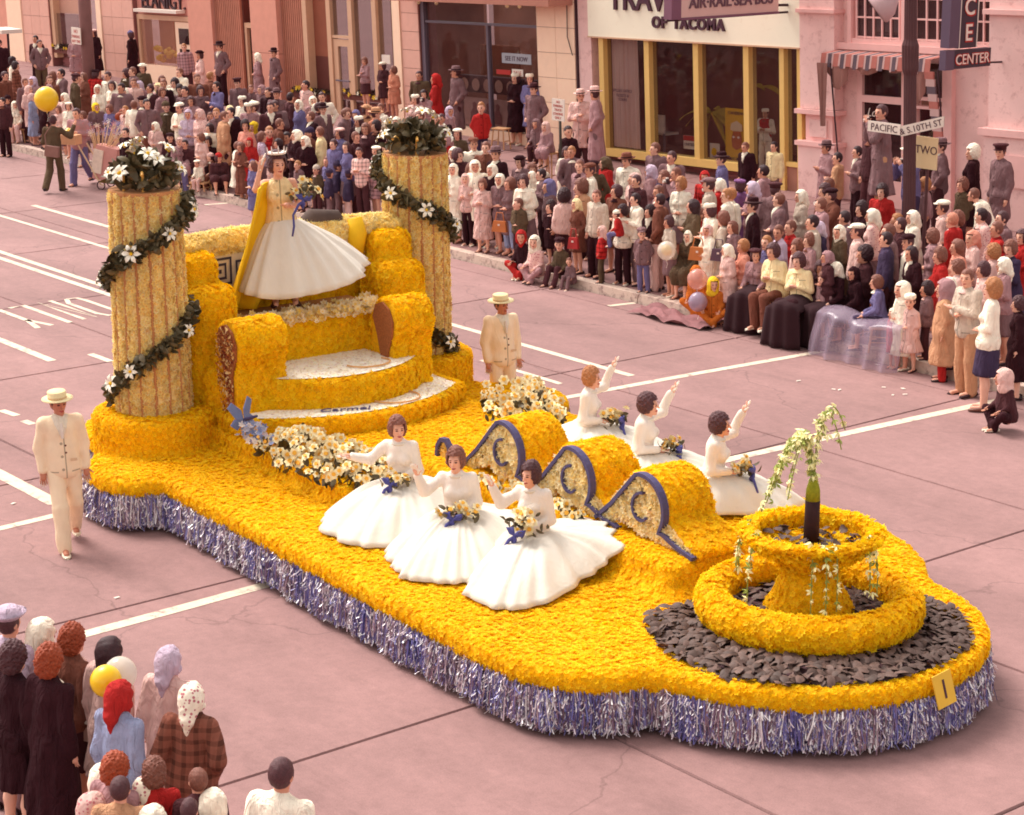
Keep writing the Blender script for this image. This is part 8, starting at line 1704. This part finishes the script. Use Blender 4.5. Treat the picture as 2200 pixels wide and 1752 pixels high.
# cape hanging from the shoulders
V = []; F = []; nn_ = 16; rr_ = 14
for j in range(rr_ + 1):
    t = j / rr_
    for i in range(nn_ + 1):
        s = i / nn_; y = -.68 + .66 * s * (1 - .1 * t) - .48 * t ** 1.2; x = -9.02 - .12 * math.sin(s * PI) - .1 * t + .05 * math.sin(s * 14 + t * 2) * (.3 + t) + (.22 * (1 - s) ** 2); z = 3.6 - 1.56 * t + .03 * math.sin(s * PI) * (1 - t)
        V.append(tuple(fl2w(x, y, z)))
F = [(j*(nn_+1) + i, j*(nn_+1) + i + 1, (j+1)*(nn_+1) + i + 1, (j+1)*(nn_+1) + i) for j in range(rr_) for i in range(nn_)]
bpy.context.view_layer.update(); Mi = qn.matrix_world.inverted(); V = [tuple(Mi @ Vector(v)) for v in V]
cp = obj('cape', np_mesh('cape', V, F, mat('cape_gold', S(252, 200, 20), .7, .06, 5)), qn); sm = cp.modifiers.new('thick', 'SOLIDIFY'); sm.thickness = .02
Jq = joints('w', 'sx'); cr = MB().lathe([(.098, .02), (.101, .03), (.098, .04)], 20, sy=1.15).build('tiara', mat('silver', S(250, 232, 220), .3, .05, 9), qn, loc=tuple(Jq['head'] + np.array([0, -.01, .1])))
for k in range(9):
    a = k * 2 * PI / 9; MB().tube([(.1*math.cos(a), .115*math.sin(a), .04), (.106*math.cos(a), .12*math.sin(a), .085)], [.008, .003], 5).build('tiara_point', MATS['silver'], cr)
b = bouquet(tuple(fl2w(-8.66, -.05, 3.38)), .8, 'daffodil bouquet with long blue ribbon held by the queen', .25); 
# --- escorts in cream suits
for x, y, yaw, lab in ((-20.35, 10.02, 70, 'escort in cream suit and straw boater walking beside the near column'), (-21.3, 17.05, 78, 'escort in cream suit and straw boater on the far side of the float')):
    o = person(x, y, 0, math.radians(yaw), 'm', 1.03, 'vd' if y < 12 else 'sd', 'jCv', 'tC', 'hD', lab, 'escorts in cream suits', h=.02, fine=.011, skin=(206, 132, 104), hyaw=15, lo=False)
    J = joints('m', 'vd' if y < 12 else 'sd')
    for c in o.children:
        if c.name.startswith(('jacket', 'trousers')): c.color = S(250, 222, 188, .95); c.data = c.data.copy(); c.data.materials.clear(); c.data.materials.append(m_suit if c.name.startswith('jacket') else m_suit_plain)
    obj('boater', HG['boater'], o, J['head'], (0, -.05, math.radians(15)), 1.06, S(252, 228, 176)); obj('hat_band', HG['hat_band'], o, J['head'], (0, -.05, .26), 1.05, S(236, 196, 150)); gloves(o, 'm', 'vd' if y < 12 else 'sd')
    for k in 'rl': a_ = J['a' + k]; obj('shoe', HG['shoe'], o, (a_[0], a_[1], a_[2] - .08), (0, 0, 0), 1.08, S(250, 232, 205))
    # lapels and tie
    MB().tube([(0, -.125, 1.44), (0, -.145, 1.36), (0, -.148, 1.28)], [.016, .02, .014], 6).build('tie', mat('pale_tie', S(240, 224, 210), .7, .04, 8), o)
    for z in (1.12, 1.2): MB().lathe([(0, 0), (.012, 0), (0, .008)], 8).build('button', m_brown, o, loc=(.02, -.16, z), rot=(PI/2, 0, 0))
    MB().box(.06, .13, -.165, -.155, 1.02, 1.05).build('pocket_flap', mat('suit_shadow_cloth', S(236, 198, 160), .9, .03, 8), o)  # flap cloth a little darker than the suit
# --- balloon seller in olive and vendor with his cart
so_ = person(-43.33, 21.45, 0, math.radians(-140), 'm', 1.0, 'vw', 'jO', 'tO', 'hD', 'soldier in olive fatigues walking away with a big yellow balloon', 'sellers in the street', h=.026, fine=.014)
bl = obj('satchel', MB().box(-.16, .16, -.06, .06, -.12, .12).mesh('satchel', mat('canvas', S(150, 108, 98), .9, .1, 9)), None, (-43.05, 21.3, .98), (0, .1, .7)); tag(bl, 'canvas satchel at the hip of the olive clad soldier', 'bag')
MB().tube([(-.15, 0, .1), (-.2, .02, .35), (-.05, .05, .62)], .012, 6).build('strap', MATS['canvas'], bl)
def balloon(p, r, m, lab, inner=None, knot=True):
    g = MB(); prof = [(0, -r * 1.12)] + [(r * math.sin(a) * (1 - .06 * max(0, math.cos(a) * -1)), -r * math.cos(a) * (1.08 if a < 1.2 else 1.0)) for a in np.linspace(.12, PI - .05, 18)] + [(0, r)]
    o = g.lathe(prof, 32).build('balloon', m, None, smooth=True, loc=p); tag(o, lab, 'balloon', 'balloons'); MB().lathe([(.015, -r * 1.18), (.006, -r * 1.1)], 8).build('knot', m, o)
    if inner: MB().lathe([(0, -r*.6)] + [(r*.58*math.sin(a), -r*.58*math.cos(a)) for a in np.linspace(.2, PI - .1, 12)] + [(0, r*.58)], 20).build('inner_balloon', inner, o, smooth=True)
    MB().tube([(0, 0, -r * 1.15), (.01, .02, -r * 1.5), (0, 0, -r * 1.9)], .004, 5).build('string', m_white, o); return o
m_by = mat('balloon_yellow', S(255, 204, 18), .3, .03, 3, spec=.5)
balloon((-43.29, 21.35, 2.15), .275, m_by, 'big yellow balloon carried by the olive clad soldier')
clear = lambda n, c, a: glassy(n, c, a, .1)
balloon((-25.2, 23.7, 1.05), .16, clear('balloon_clear', S(250, 238, 222), .55), 'clear balloon with yellow one inside beside the boy in jeans', m_by)
balloon((-24.15, 23.42, .76), .17, clear('balloon_pink', S(244, 176, 160), .5), 'clear pink balloon held by the orange hooded child')
balloon((-24.0, 23.3, .42), .16, clear('balloon_blue', S(186, 170, 196), .6), 'lilac balloon lying on the mauve blanket')
balloon((-13.2, 6.72, 1.56), .12, m_by, 'yellow knit hat, balloon shaped, among the near crowd heads')  # a knit hat, built with the balloon form
balloon((-13.35, 6.92, 1.52), .13, clear('balloon_clear', S(250, 238, 222), .55), 'clear pale balloon behind the yellow hat in near crowd')
person(-43.9, 22.45, 0, math.radians(35), 'm', 1.02, 'vb', 'jK*', 'tU', 'hD', 'vendor in striped jacket and jeans holding a carton by his cart', 'sellers in the street', h=.026, fine=.014)
ca = MB().box(-.2, .2, -.14, .14, 0, .22).build('carton', mat('cardboard', S(226, 170, 130), .9, .06, 8), None, loc=(-43.62, 22.08, 1.02), rot=(0, 0, .5)); tag(ca, 'cardboard carton with yellow toys held by the street vendor', 'box')
for k in range(8): MB().lathe([(0, -.05), (.05, -.02), (.05, .03), (0, .06)], 7).build('toy_bird', m_by, ca, loc=(random.uniform(-.15, .15), random.uniform(-.1, .1), .24 + random.uniform(0, .08)))
ct_ = empty('vendor_cart', (-43.1, 22.62, 0), .55); tag(ct_, 'hand cart stacked with pink boxes and striped pinwheel sticks', 'cart')
m_cart = mat('cart_pink', S(226, 160, 150), .8, .08, 6)
MB().box(-.28, .28, -.16, .16, .2, 1.0).build('crate', m_cart, ct_, rot=(0, .18, 0)); MB().box(-.3, -.05, -.2, -.165, .35, .9).build('striped_panel', mat('cart_panel', S(250, 226, 206), .7, .1, 14), ct_, rot=(0, .18, 0))
for s in (-1, 1):
    MB().tube([(-.55, .19*s, 1.0), (0, .2*s, .12), (.1, .2*s, .1)], .018, 6).build('handle_bar', mat('cart_wood', S(236, 200, 160), .7, .1, 8), ct_)
    MB().tube([(.1*math.cos(a) + .02, .22*s, .1 + .1*math.sin(a)) for a in np.linspace(0, 2*PI, 17)], .014, 6).build('wheel', m_darker, ct_)
pal_ = [mat('wheel_white', S(252, 236, 220), .6, .03, 9), mat('wheel_rose', S(226, 150, 160), .6, .03, 9), mat('wheel_lilac', S(190, 170, 196), .6, .03, 9)]
for k in range(46):
    r = random; bx_, by_ = r.uniform(-.2, .25), r.uniform(-.14, .14); tx, ty, tz = bx_ * 2.1 + .12, by_ * 2.3, r.uniform(1.25, 1.55); st = MB().tube([(bx_, by_, .95), (tx, ty, tz)], .007, 5).build('stick', MATS['cart_wood'], ct_)
    mb = MB()
    for j in range(5): a = j * 2 * PI / 5; mb.add([(0, 0, 0), (.05*math.cos(a), -.01, .05*math.sin(a)), (.065*math.cos(a + .5), -.02, .065*math.sin(a + .5))], [(0, 1, 2)])
    mb.build('pinwheel', pal_[k % 3], st, loc=(tx, ty - .01, tz), rot=(r.uniform(-.5, .5), r.uniform(-.5, .5), r.uniform(0, 1)))
# ---------------------------------------------------------------- things the crowd brought
def bag(name, p, w, h, colr, lab, rz=.5):
    o = MB().add([(-w, -.05, 0), (w, -.05, 0), (w, .05, 0), (-w, .05, 0), (-w*.8, -.03, h), (w*.8, -.03, h), (w*.8, .03, h), (-w*.8, .03, h)], [(3, 2, 1, 0), (4, 5, 6, 7), (0, 1, 5, 4), (1, 2, 6, 5), (2, 3, 7, 6), (3, 0, 4, 7)]).build(name, mat('bag_' + lab[:8], S(*colr), .5, .08, 12, spec=.4), None, loc=p, rot=(0, 0, rz)); tag(o, lab, 'bag')
    MB().tube([(-w*.6, 0, h), (-w*.4, 0, h + .16), (w*.4, 0, h + .16), (w*.6, 0, h)], .01, 6).build('handle', o.data.materials[0], o); MB().box(-.02, .02, -.058, -.05, h*.6, h*.75).build('clasp', MATS['silver'], o); return o
bag('handbag', (-30.05, 23.95, .66), .15, .2, (206, 116, 58), 'orange handbag of the woman in grey sweater and blue slacks')
bag('handbag', (-27.8, 23.85, .68), .1, .2, (190, 44, 44), 'small red handbag carried before the brown coat')
bag('handbag', (-24.8, 24.05, .9), .16, .22, (206, 122, 62), 'tan leather handbag beside the pale long coats')
bag('handbag', (-24.35, 24.1, .95), .14, .2, (96, 66, 84), 'dark plum handbag held by the woman in pink coat')
bag('handbag', (-14.0, 6.98, .72), .12, .26, (222, 176, 160), 'pale pink handbag hanging beside the black coat', .4)
bag('handbag', (-50.1, 32.75, .75), .14, .18, (110, 80, 92), 'dark handbag held by the woman beside the salmon wall')
def camera_thing(p, rz, lab):
    o = MB().box(-.07, .07, -.03, .03, -.045, .045).build('photo_camera', m_darker, None, loc=p, rot=(0, 0, rz)); tag(o, lab, 'camera'); MB().lathe([(.03, 0), (.03, .05), (.022, .05), (0, .04)], 12).build('lens', MATS['silver'], o, loc=(0, -.03, 0), rot=(PI/2, 0, 0)); MB().box(-.025, .025, -.02, .02, .046, .065).build('viewfinder', MATS['silver'], o)
CL = {'m': 1, 'w': 1}
for q in CROWD:
    if len(q[6]) > 1 and q[6][1] == 'c':
        J = joints(q[4], q[6]); a = math.radians(q[3]); v = (J['wr'] + J['wl']) / 2 * q[5]; v = v + np.array([0, -.06, .05]); tgt = q[11].replace(' raising a camera', '')
        camera_thing((q[0] + v[0]*math.cos(a) - v[1]*math.sin(a), q[1] + v[0]*math.sin(a) + v[1]*math.cos(a), q[2] + v[2]), a, 'camera raised by the ' + ' '.join(tgt.split()[:11]))
def stool(p, h, lab, rz=.3):
    o = empty('stool', p, rz); tag(o, lab, 'stool'); mw = mat('stool_wood', S(214, 160, 116), .7, .1, 9); MB().box(-.2, .2, -.17, .17, h - .035, h).build('seat', mw, o)
    for sx in (-1, 1):
        for sy in (-1, 1): MB().tube([(sx*.15, sy*.12, h - .03), (sx*.2, sy*.16, 0)], .018, 6).build('leg', mw, o)
    for sx in (-1, 1): MB().tube([(sx*.18, -.14, h*.4), (sx*.18, .14, h*.4)], .012, 6).build('rung', mw, o)
for q in CROWD:
    if q[6][0] == 'k' and q[2] > .6 and q[1] > 26: stool((q[0], q[1], .14), q[2] + .3 - .14, 'wooden stool under the ' + ' '.join(q[11].split()[1:9]), math.radians(q[3]))
stool((-37.4, 29.2, .14), .5, 'low empty wooden stool left of the seated children')
stool((-41.6, 33.2, .14), .55, 'wooden stool beside the woman in black before the posters')
for q in CROWD:                       # folding stools under the women seated at the kerb
    if q[6][0] == 'k' and q[1] < 25.2 and q[2] < .2: stool((q[0], q[1], q[2]), (.45 if q[4] != 'c' else .28) * q[5], 'stool under the ' + ' '.join(q[11].split()[:10]), math.radians(q[3]))
ph = [q for q in CROWD if abs(q[2] - 1.14) < .02][0]
ld = empty('step_ladder', (ph[0], ph[1], .14), .4); tag(ld, 'wooden step ladder under the elevated photographer in grey coat', 'ladder')
for sx in (-1, 1):
    MB().box(sx*.22 - .02, sx*.22 + .02, -.25, -.2, 0, 1.0).build('rail', MATS['stool_wood'], ld); MB().tube([(sx*.22, .15, 0), (sx*.2, -.1, .98)], .02, 6).build('rear_leg', MATS['stool_wood'], ld)
for z in (.3, .6, .95): MB().box(-.24, .24, -.27, .1 if z > .9 else -.12, z, z + .03).build('step', MATS['stool_wood'], ld)
# blanket on the kerb
V = []; F = []; r_ = np.random.default_rng(3); n = 26
for i in range(n + 1):
    for j in range(n + 1):
        u, v = i / n, j / n; x = -25.5 + 1.75 * u + .1 * math.sin(v * 6); y = 23.05 + .68 * v + .06 * math.sin(u * 9); V.append((x, y, .012 + .09 * abs(math.sin(u * 11 + v * 4) * math.sin(v * 8 + u * 3)) + .01 * r_.random()))
F = [(i*(n+1) + j, (i+1)*(n+1) + j, (i+1)*(n+1) + j + 1, i*(n+1) + j + 1) for i in range(n) for j in range(n)]
tag(obj('blanket', np_mesh('blanket', V, F, mat('blanket_mauve', S(164, 112, 114, .7), .95, .25, 9))), 'rumpled mauve blanket spread at the kerb under two small children', 'blanket')
# clear plastic sheet over the knees of the seated women
V = []; n, k = 40, 22
for i in range(n + 1):
    u = i / n; x = -21.55 + 1.75 * u
    for j in range(k + 1):
        t = j / k; rip = .035 * math.sin(u * 31 + t * 2) * t + .03 * math.sin(u * 13 + 1)
        if t < .4: s = t / .4; y = 23.95 - .55 * s + rip * .5; z = .62 + .1 * math.sin(PI * s) + .05 * math.sin(u * 9)
        else: s = (t - .4) / .6; y = 23.4 - .12 * s + rip * 1.6; z = .62 * (1 - s) ** .9 + .012 + .05 * math.sin(u * 9) * (1 - s)
        V.append((x + .04 * math.sin(t * 5 + u * 4), y, max(z, .012)))
F = [(i*(k+1) + j, (i+1)*(k+1) + j, (i+1)*(k+1) + j + 1, i*(k+1) + j + 1) for i in range(n) for j in range(k)]
pm = glassy('clear_plastic', S(196, 170, 192), .45, .15); tag(obj('plastic_sheet', np_mesh('plastic_sheet', V, F, pm)), 'clear lilac plastic sheet draped over the knees of seated women', 'sheet')
# black lap rugs
for q in CROWD:
    if q[6][0] == 'k' and q[8] == 'sB' and q[1] < 25:
        a = math.radians(q[3]); V = []; n, k = 22, 12
        for i in range(n + 1):
            u = -1 + 2 * i / n
            for j in range(k + 1):
                t = j / k; X = u * (.26 + .12 * t) ; Y_ = -.1 - .42 * min(1, t / .4) - (.06 * (t - .4) if t > .4 else 0) + .03 * math.sin(u * 9) * t - .1 * (1 - u * u) * (t > .4); Z = (.66 - .04 * u * u) if t < .4 else .64 * (1 - (t - .4) / .6) + .015; Z -= .12 * abs(u) ** 3 * (t < .5)
                c, s = math.cos(a), math.sin(a); V.append((q[0] + (X*c - Y_*s) * q[5], q[1] + (X*s + Y_*c) * q[5], q[2] * (1 - t) + max(Z * q[5], .01)))
        F = [(i*(k+1) + j, (i+1)*(k+1) + j, (i+1)*(k+1) + j + 1, i*(k+1) + j + 1) for i in range(n) for j in range(k)]
        o = obj('lap_rug', np_mesh('lap_rug', V, F, mat('rug_black', S(54, 26, 32), .95, .1, 8))); tag(o, 'black lap rug of the ' + ' '.join(q[11].split()[:11]), 'blanket', 'black lap rugs'); sm = o.modifiers.new('thick', 'SOLIDIFY'); sm.thickness = .015
# paper scraps on the road
for k, (x, y, lab) in enumerate(((-20.41, 21.92, 'paper scrap alone left of the others on the crosswalk'), (-19.74, 21.96, 'left of a pair of tiny paper scraps'), (-19.67, 22.0, 'right of a pair of tiny paper scraps'), (-19.36, 22.62, 'long paper scrap below the plastic sheet'), (-18.98, 22.37, 'largest paper scrap on the road by the right crowd'), (-19.14, 22.78, 'paper scrap nearest the little girl in white hat'), (-18.9, 22.54, 'rightmost paper scrap on the far road'), (-20.35, 23.6, 'paper scrap close to the far kerb'), (-22.21, 10.21, 'paper scrap beside the near walking escort'), (-18.53, 9.61, 'paper scrap on the near crosswalk strip'))):
    r = random.Random(k); mb = MB(); q = [(r.uniform(.03, .07) * math.cos(a), r.uniform(.02, .035) * math.sin(a)) for a in (.6, 2.2, 3.7, 5.3)]; mb.add([(a, b, .006) for a, b in q] + [(a * .9, b * .9, .012) for a, b in q], [(4, 5, 6, 7), (0, 1, 5, 4), (1, 2, 6, 5), (2, 3, 7, 6), (3, 0, 4, 7)])
    tag(mb.build('paper_scrap', m_white, None, loc=(x, y, 0), rot=(0, 0, r.uniform(0, 3))), lab, 'paper', 'litter on the road')
# window displays of the travel agency
po = tb('travel_poster', mat('poster_yellow', S(244, 186, 40), .6, .06, 4), None, -34.75, -34.0, 34.45, 34.47, .58, 1.72); tag(po, 'yellow travel poster with a stylised face in the agency window', 'poster')
def T2(x, z, y=34.43): return T((x, y, z))
MB().lathe([(0, -.22), (.14, -.16), (.17, .05), (.12, .22), (0, .27)], 18, sy=.05).build('poster_face', mat('poster_brown', S(190, 100, 52), .7, .06, 8), po, loc=T2(-34.36, .98)); MB().lathe([(0, -.12), (.2, -.06), (.18, .08), (0, .16)], 18, sy=.05).build('poster_turban', mat('poster_pale', S(244, 214, 176), .7, .06, 8), po, loc=T2(-34.36, 1.28))
for s in (-1, 1): MB().lathe([(0, -.03), (.05, 0), (0, .03)], 12, sy=.1).build('poster_eye', m_white, po, loc=T2(-34.36 + s*.08, 1.06, 34.41))
obj('poster_lettering', text_mesh('poster_lettering', 'CARIBBEAN', .1, m_plum, .002), po, loc=T2(-34.38, 1.58, 34.44), rot=(PI/2, -.031, 0))
cdp = tb('flower_card', m_white, None, -35.25, -34.93, 34.42, 34.44, .46, .86); tag(cdp, 'small white card with yellow tulip in the agency window', 'card'); MB().lathe([(0, -.1), (.09, -.04), (.08, .06), (.03, .1)], 10, sy=.1).build('card_flower', m_by, cdp, loc=T2(-35.09, .66, 34.4))
ac = tb('airline_card', m_white, None, -36.15, -35.72, 34.42, 34.44, .66, .98); tag(ac, 'red and white airline card in the agency window', 'card'); tb('card_head', m_red, ac, -36.15, -35.72, 34.41, 34.418, .86, .98); obj('card_lettering', text_mesh('card_lettering', 'UNITED', .1, m_plum, .002), ac, loc=T2(-35.94, .74, 34.41), rot=(PI/2, -.031, 0))
ch_ = tb('white_chair', m_white, None, -37.75, -37.25, 34.8, 34.86, .9, 1.35); tag(ch_, 'white chair back behind the curtained agency window', 'chair'); tb('seat', m_white, ch_, -37.75, -37.25, 34.86, 35.3, .85, .9)
for x in (-37.72, -37.3): tb('leg', m_steel, ch_, x, x + .04, 34.82, 34.86, .3, .9)
pt = empty('potted_palm'); tag(pt, 'palm like plant with long yellow green leaves in the agency window', 'plant'); m_palm = mat('palm_leaf', S(206, 178, 70), .6, .15, 8)
MB().tube([T((-35.1, 35.1, .4)), T((-35.4, 35.0, 1.0)), T((-35.7, 34.95, 1.5))], [.06, .045, .035], 8).build('stem', mat('palm_stem', S(206, 170, 60), .7, .1, 8), pt)
for k in range(9):
    a = k * .7; V = []; F = []
    for i in range(8):
        t = i / 7; w_ = .07 * math.sin(PI * (t * .9 + .08)); c = (-35.72 + .85 * t * math.cos(a), 34.95 + .3 * t * math.sin(a * 1.7), 1.5 + .25 * math.sin(a) * t + .22 * t - .5 * t * t); V += [T((c[0], c[1] - w_, c[2] - .02)), T((c[0], c[1], c[2] + .02)), T((c[0], c[1] + w_, c[2] - .02 + w_))]
    F = [(3*i + j, 3*i + 3 + j, 3*i + 4 + j, 3*i + 1 + j) for i in range(7) for j in (0, 1)]; obj('frond', np_mesh('frond', V, F, m_palm), pt)
pt2 = obj('frond', bpy.data.objects['frond'].data, pt, loc=(1.6, 0, .75)); obj('frond', bpy.data.objects['frond.003'].data, pt, loc=(1.75, 0, .7))
mq = person(-33.62, 34.72, .3, .3, 'm', .86, 'sb', 'jW', 'tW', 'iWDD', 'mannequin in white cap and red vest standing in the agency window', 'window display', skin=(226, 170, 140)); mq['category'] = 'mannequin'; mq.name = 'mannequin'
Jm = joints('m', 'sb'); sm_ = SDF(np.arange(-.25, .25, .025), np.arange(-.2, .2, .025), np.arange(.8, 1.55, .025)); sm_.cone((0, 0, .98), (0, 0, 1.36), .175, .175, .74, .03).cone((-.12, 0, 1.42), (.12, 0, 1.42), .07, .07, 1, .03); Pm, Qm = sm_.net(); obj('vest', np_mesh('vest', Pm, Qm, mat('vest_red', S(190, 36, 36), .8, .06, 8)), mq)
wt = MB().box(-61.9, -60.8, 28.6, 29.3, 2.05, 2.17).build('white_canopy', m_white, None); tag(wt, 'white canopy edge at the far left under a standing man', 'canopy')
for x in (-61.7, -61.0): MB().tube([(x, 28.9, .14), (x, 28.9, 2.05)], .04, 8).build('post', m_darker, wt)
